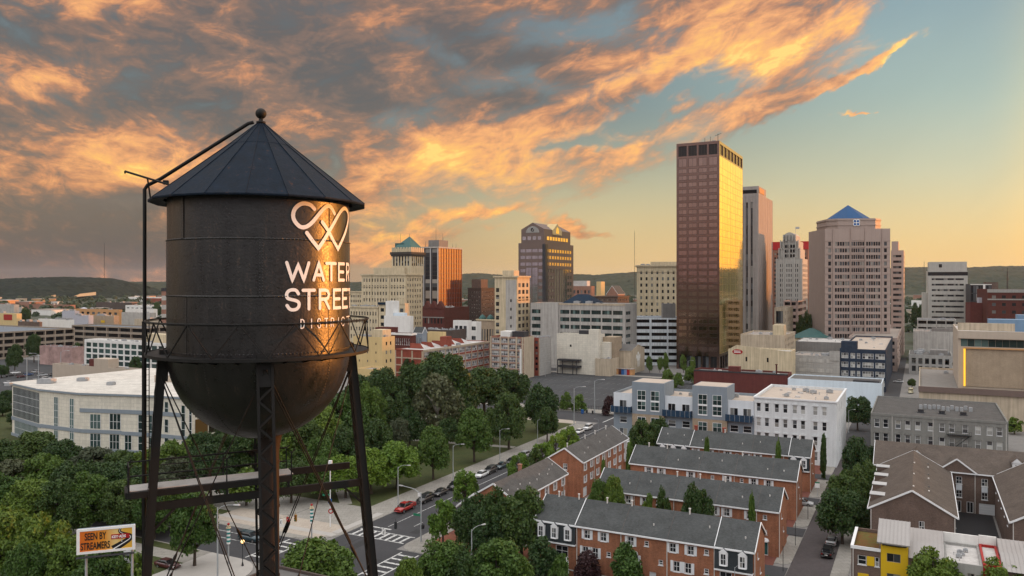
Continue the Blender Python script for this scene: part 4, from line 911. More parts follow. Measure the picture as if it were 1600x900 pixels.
s.slabs([('f', W*q, W*q+.5, 0, H, .45) for q in (.12, .39, .61, .87)]+[('f', W*.395, W*.61, z_, z_+.5, .25) for z_ in [6+fh*j for j in range(nfl+1)]], 'granite_pink', 'pier')
s.slabs([('f', .0, W*.115, 5.7+fh*j, 6.1+fh*j, .2) for j in range(nfl+1)]+[('f', W*.885, W, 5.7+fh*j, 6.1+fh*j, .2) for j in range(nfl+1)], 'granite_pink', 'string_course')
def octo(x0, x1, y0, y1, c): return [(x0+c,y0),(x1-c,y0),(x1,y0+c),(x1,y1-c),(x1-c,y1),(x0+c,y1),(x0,y1-c),(x0,y0+c)]
m = MB(); m.prism(octo(-W*.92, -W*.08, 1.5, D-1.5, 5), H-.7, H+6.2); m.prism(octo(-W*.93, -W*.07, 1.2, D-1.2, 5), H+2.0, H+2.5); m.prism(octo(-W*.93, -W*.07, 1.2, D-1.2, 5), H+5.0, H+5.6); s.add('crown', 'granite_pink', m)
m = MB(); q = octo(-W*.84, -W*.16, 3.5, D-3.5, 8); cxm, cym = -W*.5, D/2
m.add([(x,y,H+6.2) for x,y in q]+[(cxm,cym,H+15.5)], [[i,(i+1)%8,8] for i in range(8)]); pr = m
s.add('pyramid_roof', 'blue_roof', pr)
m = MB()
for ang in range(4):
    a = R(45+90*ang); ccx, ccz = -W*.505+1.15*math.cos(a)*1.1, H+3.6+1.15*math.sin(a)*1.1
    m.tube([(ccx+.95*math.cos(t_), 1.25, ccz+.95*math.sin(t_)) for t_ in [2*math.pi*k/16 for k in range(17)]], .22, 6)
s.add('emblem', 'sign_white', m)
m = MB()
for ang in range(4):
    a = R(45+90*ang); m.add([(-W*.505+1.26*math.cos(a)+.75*math.cos(t_), 1.1, H+3.6+1.26*math.sin(a)+.75*math.sin(t_)) for t_ in [2*math.pi*k/16 for k in range(16)]], [list(range(16))])
s.add('emblem_fill', 'sign_blue', m)
s.build()
s = B('stepped_annex', 'slim pinkish annex tower with sunlit edge right beside the blue pyramid tower', TW, 'granite_pink', 'gravel', at=(1392,1412,1421,520,391), rec=.4)
s.grid('f', 1, 17, .78, .42, 5, 2, .6, style='ribbon'); s.grid('r', 3, 17, .5, .42, 5, 2, .6, style='ribbon'); s.box('setback', 'granite_pink', -s.W*.95, -s.W*.42, 1.5, s.D*.8, s.H-.7, s.H+6); s.build()
s = B('podium_block', 'low pinkish podium block with square windows under the pyramid tower', 'office building', 'granite_pink', 'gravel', at=(1326,1402,1411,425,528), rec=.3)
s.grid('f', 10, 4, .55, .5, 2, 1, .8, style='plain'); s.grid('r', 5, 4, .5, .5, 2, 1, .8, style='plain'); s.build()
# clock gable tower
s = B('gabled_tower', 'dark granite tower with arched gables on top and gold reflections on its right side', TW, 'granite_brown', 'gravel', at=(810,852,896,520,379), rec=.18)
W, D, H = s.W, s.D, s.H; n = 14; fh = (H-12)/n
for j in range(n):
    z = 9+fh*j
    for i, (a, b_) in enumerate(((.07, .26), (.28, .49), (.51, .72), (.74, .93))):
        if i in (1, 2) and 3 <= j < 11: continue
        s.win('f', W*a, W*b_, z+fh*.25, z+fh*.78, 'mirror')
    for i in range(10):
        if 3 <= i < 8 and j < 11: continue
        s.win('r', D*(.05+.09*i), D*(.05+.09*i)+D*.066, z+fh*.25, z+fh*.78, 'mirror')
for a, b_ in ((.28, .49), (.51, .72)): s.win('f', W*a, W*b_, 9+fh*3, 9+fh*11, 'mirror_tall')
for i in range(3, 8): s.win('r', D*(.05+.09*i)+.1, D*(.05+.09*i)+D*.075, 4, 9+fh*10.8, 'mirror_tall')
s.box('corner_shaft', 'tower_dark', -W*.1, .35, -.35, D*.07, 0, H-1)
s.box('upper_tier', 'granite_brown', -W*.93, -1.5, 1.5, D-2, H-.7, H+6.5)
m = MB(); gx0, gx1 = -W*.93, -1.5; gm = (gx0+gx1)/2; zt_ = H+6.5
m.add([(gx0,1.45,zt_),(gx1,1.45,zt_),(gx1,1.45,zt_+2.6),(gm,1.45,zt_+7.0),(gx0,1.45,zt_+2.6),(gx0,D-2,zt_),(gx1,D-2,zt_),(gx1,D-2,zt_+2.6),(gm,D-2,zt_+7.0),(gx0,D-2,zt_+2.6)], [[0,1,2,3,4],[9,8,7,6,5],[2,1,6,7],[4,3,8,9],[3,2,7,8],[0,4,9,5]])
s.add('gable_roof', 'granite_brown', m)
y0, y1 = D*.30, D*.62; ym = (y0+y1)/2; m = MB()
m.add([(-1.0,y0,zt_-.5),(-1.0,y1,zt_-.5),(-1.0,y1,zt_+2.4),(-1.0,ym,zt_+7.2),(-1.0,y0,zt_+2.4),(-8,y0,zt_-.5),(-8,y1,zt_-.5),(-8,y1,zt_+2.4),(-8,ym,zt_+7.2),(-8,y0,zt_+2.4)], [[0,1,2,3,4],[2,7,8,3],[4,3,8,9],[0,4,9,5],[1,6,7,2]])
s.add('side_gable', 'yellow_wall', m)  # granite gable coloured with the yellow of low sunlight
m = MB(); m.add([(-.9, ym+2.6*math.cos(t_), zt_+.4+4.4*math.sin(t_)) for t_ in [math.pi*k/12 for k in range(13)]], [list(range(13))]); s.add('arched_window', 'win_mirror', m)
m = MB(); m.add([(gm+4.9*math.cos(t_), 1.38, zt_+.3+4.3*math.sin(t_)) for t_ in [math.pi*k/16 for k in range(17)]], [list(range(17))]); s.add('lunette', 'stone_grey', m)
m = MB(); m.tube([(gm+.9*math.cos(t_), 1.3, zt_+2.3+1.1*math.sin(t_)) for t_ in [math.pi*(.4+1.7*k/12) for k in range(13)]], .28, 6); m.ball((gm-.5, 1.3, zt_+2.9), .6, 8, 6); s.add('emblem', 'tower_dark', m)
for side, n, L_ in (('f', 4, W), ('r', 8, D)):
    m = MB()
    for i in range(n):
        a = L_*(.12+.76*i/n)
        if side == 'f': m.box(a-W, a-W+L_*.13, 1.4, 1.5, H+2, H+4.4)
        else: m.box(-1.5, -1.4, a, a+L_*.07, H+2, H+4.4)
    s.add('window_band', 'win_mirror', m)
s.build()
# bronze ribbed tower
s = B('ribbed_tower', 'dark blue slab tower with copper lit side, white vertical ribs and a roof box', TW, 'tower_dark', 'gravel_dark', at=(653,685,721,620,385.5), rec=.12)
W, D, H = s.W, s.D, s.H; n = 18; fh = (H-4)/n
for j in range(n):
    for i in range(9): s.win('r', D*(.01+.11*i)+.12, D*(.01+.11*i)+D*.1, 3+fh*j+.5, 3+fh*(j+1)-.12, 'copper')  # copper glow of the low sun is put into this side's colours
for i in range(3): s.win('f', W*(.04+.33*i), W*(.29+.33*i), 2, H-1.5, 'slot')
s.slabs([('f', W*q-.35, W*q+.35, 0, H-.6, .6) for q in (.3, .63, .985)], 'pier_white', 'rib'); s.slabs([('r', D*(.005+.11*k)-.02, D*(.005+.11*k)+.4, 0, H-.2, .35) for k in range(10)], 'copper_frame', 'rib')
s.slab('f', -.6, W+.6, H-1, H+.1, .8, 'concrete', 'cornice'); s.slab('r', 0, D+.6, H-1, H+.08, .8, 'concrete', 'cornice')
s.box('penthouse', 'concrete_dark', -W*.62, -2, 4, D*.5, H-.7, H+5.5)
m = MB()
for x, y, z in ((-W*.35, D*.2, 17), (-W*.2, D*.35, 11), (-3, 12, 8), (-2, D*.7, 3.5), (-2, D*.85, 4), (-W*.8, 5, 5)): m.tube([(x, y, H-.5), (x, y, H+z)], [.16, .05], 6)
s.add('antenna', 'dark_metal', m); s.build()
# cream hotel with green hipped tower
s = B('hotel_tower', 'cream stone hotel block crowned by a square tower with green pitched roof', 'hotel', 'stone_cream', 'gravel', at=(565,634,660,560,428), rec=.3)
W, D, H = s.W, s.D, s.H
s.grid('f', 15, 10, .42, .52, 4, 2, 1, style='lit'); s.grid('r', 6, 10, .42, .52, 12, 2, 1.2, style='lit'); s.cornice(1.0, .8)
s.slabs([('f', W*.22, W*.24, 0, H, .5), ('f', W*.62, W*.64, 0, H, .5), ('f', 0, W, H-9, H-8.5, .3), ('f', 0, W, 12, 12.5, .3)], 'stone_cream', 'pier')
m = MB()
for k in range(4): m.bar((.08, 2.5+k*3.2, 2), (.08, 7.2+k*3.2, 11.6), .06, 1.0, up=(1,0,0))
s.add('painted_stripes', 'brick_brown', m)
s.box('penthouse', 'stone_cream', -W*.8, -W*.1, 4, D*.5, H-.7, H+4.5)
tx0, tx1, ty0, ty1 = -W*.42, -W*.42+16.5, 6, 22.5; tz = H+4.4; th = CH+(VH-396)*575/F
s.box('tower', 'stone_cream', tx0, tx1, ty0, ty1, H-.6, th); m = MB()
for j in range(4):
    z = tz+1.5+(th-tz-4)*j/4
    for i in range(6):
        m.box(tx0+1.2+i*2.5, tx0+2.4+i*2.5, ty0-.05, ty0, z, z+2.2); m.box(tx1, tx1+.05, ty0+1.2+i*2.5, ty0+2.4+i*2.5, z, z+2.2)
s.add('tower_windows', 'win', m); m = MB(); m.box(tx0-1, tx1+1, ty0-1, ty1+1, th-1, th+.8); m.box(tx0-.5, tx1+.5, ty0-.5, ty1+.5, th-2.2, th-1); s.add('tower_cornice', 'cornice_dark', m)
m = MB(); m.box(tx0, tx1, ty0, ty1, th+.8, th+3.2)
for i in range(7): m.box(tx0+i*2.45, tx0+i*2.45+1.5, ty0-.3, ty0, th+.8, th+4.2); m.box(tx1, tx1+.3, ty0+i*2.45, ty0+i*2.45+1.5, th+.8, th+4.2)
s.add('parapet', 'stone_cream', m); zr = th+3.2; c_ = ((tx0+tx1)/2, (ty0+ty1)/2); m = MB(); q = [(tx0+.2,ty0+.2),(tx1-.2,ty0+.2),(tx1-.2,ty1-.2),(tx0+.2,ty1-.2)]
m.add([(x,y,zr) for x,y in q]+[(c_[0]+1.5,c_[1],zr+9.2)], [[i,(i+1)%4,4] for i in range(4)]); m.prism([(tx0+.6,ty0+3),(tx0+8,ty0+3),(tx0+8,ty1-3),(tx0+.6,ty1-3)], zr, zr+4.2); m.tube([(c_[0]+1.5,c_[1],zr+9), (c_[0]+1.5,c_[1],zr+11)], .12, 6); m.tube([(tx0+4,ty0+5,zr), (tx0+4,ty0+5,zr+11)], .08, 6); s.add('tower_roof', 'green_roof', m)
s.build()
# others on the skyline
s = B('brown_block', 'dark brown brick office block with tan right side beside the ribbed tower', 'office building', 'brick_dark', 'gravel', at=(731,752,774,640,450), rec=.2)
s.grid('f', 5, 12, .42, .5, 3, 2, .8, style='lit'); s.grid('r', 9, 12, .42, .5, 3, 2, .8, style='lit'); s.slab('r', .05, s.D, 0, s.H-.01, .06, 'brick_tan', 'side_wall') if 0 else None
s.box('penthouse', 'brick_brown', -s.W*.85, -2, 3, s.D*.6, s.H-.7, s.H+7); s.cornice(.6, .4); s.build()
s = B('orange_block', 'narrow cream tower with a grey painted wall and glowing orange right side', 'office building', 'stone_cream', 'gravel', at=(773,808,827.5,466,431), rec=.2)
W, D, H = s.W, s.D, s.H
s.grid('r', 3, 11, .62, .62, 4, 3.5, .8, style='two'); s.win('f', W*.04, W*.2, 4, 6, 'plain')
for j in range(9): s.win('f', W*.05, W*.2, 9+j*4.1, 11.4+j*4.1, 'lit')
s.slab('f', W*.5, W*.96, 3, H-2.5, .06, 'concrete', 'painted_wall'); m = MB()
for j in range(7): m.box(-W*.3, -W*.3+.9, -.1, -.06, 6+j*5, 7.6+j*5)
s.add('openings', 'void', m); s.cornice(.9, .8); s.slabs([('r', -.1, D, z, z+.5, .4) for z in (8, H-14)], 'stone_cream', 'string_course'); s.box('penthouse', 'stone_cream', -W*.75, -W*.25, 3, D*.6, H-.7, H+3.2); s.build()
s = B('corniced_hotel', 'pale twelve storey block with dark square windows left of the golden tower', 'hotel', 'stone_cream', 'gravel', at=(995,1068,1100,560,414), rot=-9, rec=.3)
s.grid('f', 8, 12, .36, .5, 3, 3, 1.2, style='plain'); s.cornice(1.0, 1.0); s.slabs([('f', s.W*.13, s.W*.145, 0, s.H, .25), ('f', 0, s.W, s.H-5, s.H-4.6, .3), ('f', 0, s.W, 10, 10.5, .3)], 'stone_cream', 'pier'); s.box('penthouse', 'stone_cream', -s.W*.7, -s.W*.1, 4, 16, s.H-.7, s.H+2.4); s.clutter(14, 4, 1.3)
s.build()
s = B('cream_tower', 'cream concrete tower with dark ribbon windows standing alone far right', TW, 'stone_pale', 'gravel', at=(Vector((K(1512)*700, 700, 0)), 31, 24, CH+(VH-423)*700/F), rot=-24, rec=.3)
s.grid('f', 1, 10, .84, .34, 4, 5, .6, style='ribbon'); s.slab('f', -.1, s.W+.1, s.H-4.2, s.H-1, .1, 'win', 'dark_band'); s.box('penthouse', 'stone_pale', -s.W*.97, -.5, 1, 20, s.H-.7, s.H+8); s.box('louvre', 'void', -s.W*.72, -s.W*.64, .9, 1, s.H+3, s.H+6); s.box('side_wing', 'stone_pale', -s.W-4, -s.W-.01, 4, 20, 0, s.H*.66); s.build()
# ---------------------------------------------------------------- mid distance blocks, centre
OB = 'office building'
s = B('grey_office', 'long grey concrete office with teal window bands and a blank stair tower', OB, 'concrete', 'gravel', at=(829,977,995,440,475), rec=.35)
W = s.W
for j in range(7):
    z = 4+4.25*j; s.win('f', .8, W*.11, z, z+2.3, 'teal')
    for k in range(6): s.win('f', W*(.325+.11*k), W*(.325+.11*k)+W*.098, z, z+2.3, 'teal')
    s.win('r', 1, s.D*.45, z, z+1.9, 'teal')
s.slab('f', W*.13, W*.31, 0, s.H+.3, 1.0, 'concrete', 'stair_tower'); s.slab('f', W*.31, W, s.H-1, s.H+.05, .25, 'concrete_tan', 'cornice')
m = MB(); q = [(-W*.72, 6), (-W*.36, 6), (-W*.36, 26), (-W*.72, 26)]; m.add([(x, y, s.H-.7) for x, y in q]+[(-W*.6, 16, s.H+5), (-W*.48, 16, s.H+5)], [[0,1,5,4],[1,2,5],[2,3,4,5],[3,0,4]]); s.add('hipped_roof', 'teal_roof', m); s.clutter(3, 1, 1.5); s.build()
def garage(name, label, at, rot, n, bays, mat, rbays=2, roof='roof_bluegrey', lo=.42):
    s = B(name, label, 'parking garage', mat, roof, at=at, rot=rot, rec=1.6, par=.9)
    ph = (s.h-.6)/n
    for j in range(n):
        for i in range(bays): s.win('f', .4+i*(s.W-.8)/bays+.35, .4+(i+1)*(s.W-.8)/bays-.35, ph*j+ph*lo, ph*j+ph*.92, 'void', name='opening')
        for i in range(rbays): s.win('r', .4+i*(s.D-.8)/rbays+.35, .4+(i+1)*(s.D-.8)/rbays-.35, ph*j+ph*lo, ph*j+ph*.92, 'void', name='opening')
    return s
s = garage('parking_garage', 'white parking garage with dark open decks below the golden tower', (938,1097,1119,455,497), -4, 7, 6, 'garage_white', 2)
s.box('stair_tower', 'concrete_dark', -.3, 5.6, -.6, 6.5, 0, s.H+3); s.box('lift_tower', 'concrete_dark', -s.W*.37, -s.W*.24, 8, 14, s.H-.9, s.H+8)
s.slab('f', -s.W*0+s.W*.485, s.W*.5, 0, s.H+.02, .5, 'garage_white', 'pier'); s.build()
s = B('theatre_block', 'blank white block building with a tall front fin beside the parking lot', 'theatre', 'block_white', 'gravel_dark', at=(870,935,945,408,523), rec=.3)
s.box('side_fin', 'block_white', -5.2, .25, -.25, 3.0, 0, s.H+2.6); s.box('rear_stage', 'brick_tan', .26, 7.0, 6, 16, 0, s.H-1.5); s.box('lower_wing', 'block_white', .26, 5.0, 3.05, 5.95, 0, s.H-4); s.box('roof_plant', 'tower_dark', -s.W*.55, -5.4, 5, 9, s.H-.7, s.H+1.6)
m = MB()
for x in (-.92, -.8, -.55, -.46): m.tube([(s.W*x, -3.2, 0), (s.W*x, -3.2, 7.5)], .28, 8)
for z in (3.6, 6.9): m.box(-s.W*.92, -s.W*.40, -3.4, -.02, z, z+.9)
s.add('fire_escape', 'tower_dark', m); m = MB(); m.box(-s.W*.68, -s.W*.64, -.06, -.01, 14, 15.2); s.add('vent', 'void', m); s.build()
s = B('annex_block', 'small tan concrete annex with dark flat roof beside the white theatre', 'annex', 'concrete_tan', 'gravel_dark', at=(930,954,967,403,561), par=.3); s.clutter(3, 2, .6); s.build()
s = B('gabled_hall', 'tan gabled hall with dark roof and a pale painted figure on its end', 'hall', 'concrete_tan', 'gravel_dark', at=(952,986.5,1007,412,549))
s.gable = ('x', 2.6, .1, 'gravel_dark', 'concrete_tan'); m = MB(); D = s.D
for y, z, w_, h in ((.46,3,.05,3.4), (.55,3,.05,3.2), (.42,6.2,.2,2.8), (.36,7.5,.07,2.0), (.6,7.2,.06,2.4), (.46,9.2,.1,1.6)): m.box(.01, .05, D*y, D*(y+w_), z, z+h)
s.add('painted_figure', 'white_wall', m); s.build()
s = thing('painted_shed', 'low shed painted orange, blue and red at the edge of the parking lot', 'shed', G(975,586), R(ROT))
for k, c in enumerate(('orange_lit', 'brick_darkred', 'sign_blue', 'shirt_blue', 'red_paint', 'orange_lit')):
    m = MB(); m.box(-4.5+k*1.5, -3+k*1.5-.01, 0, 4, 0, 3); m.build('panel', c, s)
m = MB(); m.box(-4.7, 4.7, -.3, 4.3, 3, 3.2); m.build('roof', 'gravel', s)
s = B('sawtooth_factory', 'long red brick factory with window bands and red sawtooth skylights on a white roof', 'factory', 'brick_red', 'membrane', at=(617,661,765,360,547), rec=.2, par=.35)
W, D, H = s.W, s.D, s.H; ph = (H-1.4)/4
for j in range(4):
    for i in range(10): s.win('r', .8+i*(D-1.2)/10+.3, .8+(i+1)*(D-1.2)/10-.3, 1.6+ph*j, 1.6+ph*j+2.5, 'factory')
tr = [('r', k*(D-.6)/10+.25, k*(D-.6)/10+.75, 0, H, .16) for k in range(11)]+[('r', 0, D, 1.2+ph*j+3.05, 1.2+ph*j+3.35, .12) for j in range(4)]
tr += [('f', W*q, W*q+.7, 0, H-.5, .18) for q in (0, .23, .6, .955)]+[('f', 0, W, z, z+.5, .14) for z in (H-7.5, H-4.2, H-11, 3)]
s.slabs(tr, 'concrete_tan', 'frame'); s.slab('f', -.1, W+.1, H-.5, H+.06, .25, 'brick_red', 'cornice'); s.slab('r', 0, D, H-1.0, H+.05, .24, 'concrete_tan', 'cornice')
for k in range(5):
    y = 9+k*(D-16)/5; m = MB(); x0_, x1_ = -W*.86, -5.5; m.add([(x0_,y,H-.3),(x1_,y,H-.3),(x1_-2.2,y+.3,H+2.1),(x0_,y+.3,H+2.1)], [[0,1,2,3]]); m.add([(x0_,y+.3,H+2.1),(x1_-2.2,y+.3,H+2.1),(x1_,y+7,H-.3),(x0_,y+7,H-.3),(x1_,y,H-.3),(x0_,y,H-.3)], [[0,1,2,3],[1,4,2],[0,3,5]], 1)
    s.trim.append(('sawtooth_skylight', ['brick_red', 'membrane'], m))
m = MB(); m.box(-6, -2.5, D*.38, D*.38+5, H-.3, H+4.5); s.add('stair_head', 'brick_red', m); s.clutter(6, 3, 1); s.build()
s = B('brick_warehouse', 'five storey brick and cream warehouse with wide white factory windows', 'warehouse', 'brick_red', 'gravel_dark', at=(766,818,834,392,527), rec=.2)
W, D, H = s.W, s.D, s.H; ph = (H-2)/6
for j in range(6):
    for q0, q1 in ((.05,.28),(.33,.53),(.56,.76),(.80,.92)): s.win('f', W*q0, W*q1, 1.2+ph*j+.7, 1.2+ph*j+3.0, 'factory')
s.slabs([('f', W*q, W*q+.8, 0, H+.02, .18) for q in (0,.29,.535,.77,.945)]+[('f', 0, W, 1.2+ph*j+3.3, 1.2+ph*j+3.6, .12) for j in range(6)], 'concrete_tan', 'frame')
s.slab('r', 0, D, 0, H+.03, .12, 'concrete_tan', 'rendered_wall'); s.slab('f', W*.9, W*.95, 0, H*.72, .5, 'white_wall', 'chute'); s.box('roof_plant', 'tower_dark', -W*.42, -1, 3, 8, H-.7, H+2.6); s.box('penthouse', 'white_wall', -W*.8, -W*.5, 4, 10, H-.7, H+2.4); s.build()
s = B('brick_loft', 'narrow brick and tan block with blank side between the warehouse and theatre', 'warehouse', 'brick_red', 'gravel_dark', at=(833,843.5,861,405,528), rec=.25)
s.grid('f', 1, 6, .5, .5, 2, 1, .5, style='plain'); s.slab('r', 0, s.D, 0, s.H+.02, .12, 'block_grey', 'rendered_wall'); s.slabs([('f', 0, .6, 0, s.H+.03, .15), ('f', s.W-.6, s.W, 0, s.H+.03, .15)], 'concrete_tan', 'frame'); s.clutter(2, 7); s.build()
s = B('yellow_flats', 'plain yellowish apartment block with sunlit right side behind the tank balcony', 'apartments', 'yellow_wall', 'gravel', at=(552,597,617,330,527), rec=.15)
s.grid('r', 2, 6, .32, .4, 2, 1, 1.5, style='plain'); s.grid('f', 3, 6, .12, .25, 2, 1, 1, style='slit'); s.box('penthouse', 'stone_cream', -s.W*.5, -2, 3, 9, s.H-.7, s.H+2.8); s.clutter(3, 5); s.build()
s = B('low_yellow_annex', 'low sunlit yellow annex at the foot of the yellowish flats', 'annex', 'yellow_wall', 'gravel', at=(556,582,607,312,577)); s.grid('r', 4, 2, .4, .4, 1, .8, .8, style='plain'); s.build()
s = B('dark_red_hall', 'dark red brick hall with ornate gabled front below the ribbed tower', 'hall', 'brick_darkred', 'gravel', at=(660,694,733,540,481), rec=.4)
W = s.W
for j in range(3): s.grid('f', 6, 1, .5, .6, 2+j*8, s.h-2-j*8-6.5, 1, style='plain')
m = MB()
for x in (-.8, -.5, -.2): m.add([(W*x-3.4,-.4,s.H-.7),(W*x+3.4,-.4,s.H-.7),(W*x,-.4,s.H+4.5),(W*x-3.4,3,s.H-.7),(W*x+3.4,3,s.H-.7),(W*x,3,s.H+4.5)], [[0,1,2],[1,4,5,2],[0,2,5,3],[5,4,3]])
s.add('front_gable', 'brick_darkred', m); s.slab('f', 0, W, s.H-7, s.H-6.3, .3, 'concrete_dark', 'string_course'); s.clutter(6, 9, 1.4); s.build()
s = B('arcade_hall', 'green and cream arcade hall with a row of arched windows', 'market hall', 'brick_tan', 'roof_bluegrey', at=(745,808,815,470,500), rec=.4)
s.grid('f', 14, 1, .5, .62, 5, 2.5, 1, style='plain'); s.grid('f', 14, 1, .6, .7, .4, s.h-4, 1, style='plain'); m = MB()
for k in range(5):
    x = -s.W*(.1+.2*k); m.lathe([(2.4, s.H-.7), (2.2, s.H+.8), (1.2, s.H+2.1), (.05, s.H+2.9)], 10, (x, 2.2, 0))
s.add('cupola', 'green_roof', m); s.cornice(.8, .5, 'stone_cream'); s.build()
s = B('white_office', 'small white two storey office with dark windows in front of the red hall', OB, 'white_wall', 'gravel', at=(708,732,737,440,501), rec=.25); s.grid('f', 3, 2, .74, .6, 4, .8, .8, style='plain'); s.grid('f', 4, 1, .5, .6, .5, s.h-4, .8); s.build()
s = B('cream_office', 'cream ornate office block with rows of small windows seen past the tank edge', OB, 'stone_cream', 'gravel', at=(540,566,572,590,455), rec=.3); s.grid('f', 7, 10, .5, .5, 3, 2, .8, style='plain'); s.cornice(.8, .6); s.build()
s = B('ornate_block', 'cream ornate block with uneven cornice below the green roofed hotel', OB, 'stone_cream', 'gravel', at=(541,591,600,480,479), rec=.3); s.grid('f', 11, 6, .45, .5, 3, 2, .8, style='lit'); s.cornice(.8, .6); s.clutter(8, 11, 1.2); s.build()
s = B('bracketed_block', 'cream block with dark roof edge and wide windows below the green roofed hotel', OB, 'stone_cream', 'roof_bluegrey', at=(592,633,641,470,474), rec=.4); s.grid('f', 5, 7, .74, .5, 3, 2, .8, style='plain'); s.slab('f', -.4, s.W*.7, s.H-1, s.H+.5, .8, 'teal_roof', 'awning'); s.slab('f', s.W*.72, s.W, s.H-.6, s.H+2.6, .3, 'stone_cream', 'parapet'); s.build()
s = B('white_shop', 'white shop building with a tall blank box on its roof', 'shop', 'white_wall', 'membrane', at=(600,641,646,430,494), rec=.2); s.grid('f', 4, 1, .4, .5, s.h-4.5, 1, 12, style='plain'); s.box('roof_box', 'white_wall', -s.W*.98, -s.W*.7, 1, 7, s.H-.7, s.H+8); s.box('rear_box', 'white_blue', -s.W*.7+.1, -s.W*.35, 1.2, 6, s.H-.7, s.H+1.5); s.build()
s = B('brick_cube', 'plain maroon brick block right beside the water tank rim', 'warehouse', 'brick_maroon', 'gravel', at=(587,610,622,385,512), rec=.2); s.build()
s = B('striped_brick_shop', 'brick shop with rows of white framed windows and white cornice', 'shop', 'brick_darkred', 'membrane', at=(612,643,650,375,521), rec=.2); s.grid('f', 8, 4, .5, .6, 2, 1.5, .8, style='sash'); s.cornice(.9, .6, 'white_wall'); s.build()
s = B('grey_shop', 'small grey blue shop with steep roof next to the striped brick shop', 'shop', 'panel_blue', 'roof_bluegrey', at=(646,660,667,385,520), rec=.2); s.gable = ('x', 2.5, .2, 'shingle_slate', 'white_trim'); s.grid('f', 4, 3, .45, .6, 2, 1, .6, style='sash'); s.build()
s = B('lit_sign_shop', 'low shop with a bright yellow wall panel', 'shop', 'yellow_wall', 'gravel', at=(668,692,697,400,519), rec=.2); s.build()
s = B('dark_shed', 'dark grey metal roofed sheds between the red factory and hall', 'shed', 'brick_dark', 'roof_bluegrey', at=(655,706,728,415,516), rec=.2); s.clutter(9, 3, 1.2); s.build()
s = B('curved_loft', 'pale rounded white block left of the arcade hall', OB, 'white_wall', 'gravel', at=(733,745,752,455,503)); s.grid('f', 1, 4, .86, .4, 2, 1, .4, style='ribbon'); s.build()
s = B('brown_school', 'long brown block with orange sunlit end far behind the grey office', OB, 'brick_brown', 'gravel', at=(925,965,983,700,463), rec=.3); s.grid('f', 9, 2, .3, .4, s.h-9, 1.5, 1); s.grid('r', 7, 2, .4, .5, s.h-9, 1.5, 1); s.cornice(.8, .8); s.build()
s = B('brick_clinic', 'salmon brick block with paired dark windows and white roof box', OB, 'brick_rose', 'membrane', at=(888,924,929,900,447), rec=.3); s.grid('f', 6, 4, .5, .4, 4, 2, 1); s.box('roof_box', 'membrane', -s.W*.9, -s.W*.25, 4, 14, s.H-.7, s.H+6); s.build()
s = B('yellow_silo_block', 'small sunlit yellow stair block rising behind the brown long block', OB, 'yellow_wall', 'gravel', at=(932,939,945,950,440)); s.build()
s = B('church_roof_hall', 'dark steep roofed church hall far behind the grey office', 'church', 'brick_rose', 'gravel', at=(948,965,976,820,459)); s.gable = ('y', 8, .5, 'shingle_slate', 'white_trim'); s.build()
# ---------------------------------------------------------------- mid distance, right
s = B('tan_office', 'tan brick block with sunlit yellow right side and small windows', OB, 'concrete_tan', 'gravel', at=(1157,1226,1242,385,524), rec=.2); s.grid('r', 7, 4, .35, .5, s.h-13, 1, 1, style='lit'); s.box('penthouse', 'stone_cream', -s.W*.28, -.6, 2, 9, s.H-.7, s.H+4.8); s.clutter(5, 1); s.build()
s = B('sunlit_wing', 'small tan office with bright sunlit side in front of the art deco tower', OB, 'concrete_tan', 'gravel', at=(1210,1226,1239,470,481), rec=.3); s.grid('f', 1, 1, .8, .8, s.h-10, 1, .4, style='ribbon'); s.grid('r', 5, 3, .4, .5, s.h-14, 1, .4, style='lit'); s.build()
s = garage('parking_garage', 'brownish parking deck at the foot of the art deco tower', (1224,1247,1260,530,470), ROT, 8, 2, 'slab_rose', 2); s.build()
s = B('oval_sign_block', 'cream painted blank side wall with a pink oval wall sign and sloping parapet', 'warehouse', 'stone_cream', 'membrane', at=(1138,1236,1243,345,549), rec=.3)
W, H = s.W, s.H; s.win('f', W*.28, W*.31, H-5.2, H-3.2, 'slit'); s.win('f', W*.62, W*.65, H-5.2, H-3.2, 'slit')
m = MB(); q = [(-W*.98, -.012), (-W*.02, -.012), (-W*.02, .3), (-W*.98, .3)]; m.add([(-W,-.012,H-.2),(0,-.012,H-.2),(-W*.87,-.012,H+1.9),(-W,.31,H-.2),(0,.31,H-.2),(-W*.87,.31,H+1.9)], [[0,1,2],[1,4,5,2],[3,0,2,5],[4,3,5]]); s.add('parapet', 'stone_cream', m)
m = MB(); m.add([(-W*.85+2.3*math.cos(t_), -.10, H-1.1+1.1*math.sin(t_)) for t_ in [2*math.pi*k/28 for k in range(28)]]+[(-W*.85+2.3*math.cos(t_), .0, H-1.1+1.1*math.sin(t_)) for t_ in [2*math.pi*k/28 for k in range(28)]], [list(range(28))]+[[i,i+28,(i+1)%28+28,(i+1)%28] for i in range(28)]); s.add('wall_sign', 'key_red', m)
m = MB()
for z, n in ((-.95, 6), (-1.55, 7)):
    for k in range(n): m.box(-W*.85-1.45+k*2.9/n, -W*.85-1.45+k*2.9/n+.3, -.13, -.102, H+z, H+z+.42)
s.add('sign_lettering', 'sign_white', m); s.build()
s = B('blank_grey_block', 'grey panelled blank wall building between the oval sign wall and navy block', 'warehouse', 'block_grey', 'gravel', at=(1238,1312,1318,352,557), rec=.2)
s.slab('f', s.W*.79, s.W+.1, s.h-2, s.H+2.3, .3, 'block_grey', 'parapet'); m = MB()
for i in range(4):
    for j in range(3): m.box(-s.W*(.18+.19*i)-1.9, -s.W*(.18+.19*i)+1.0, -.1, -.01, 3+j*4.4, 4.6+j*4.4)
s.add('blocked_window', 'concrete', m); s.clutter(7, 3, 1); s.build()
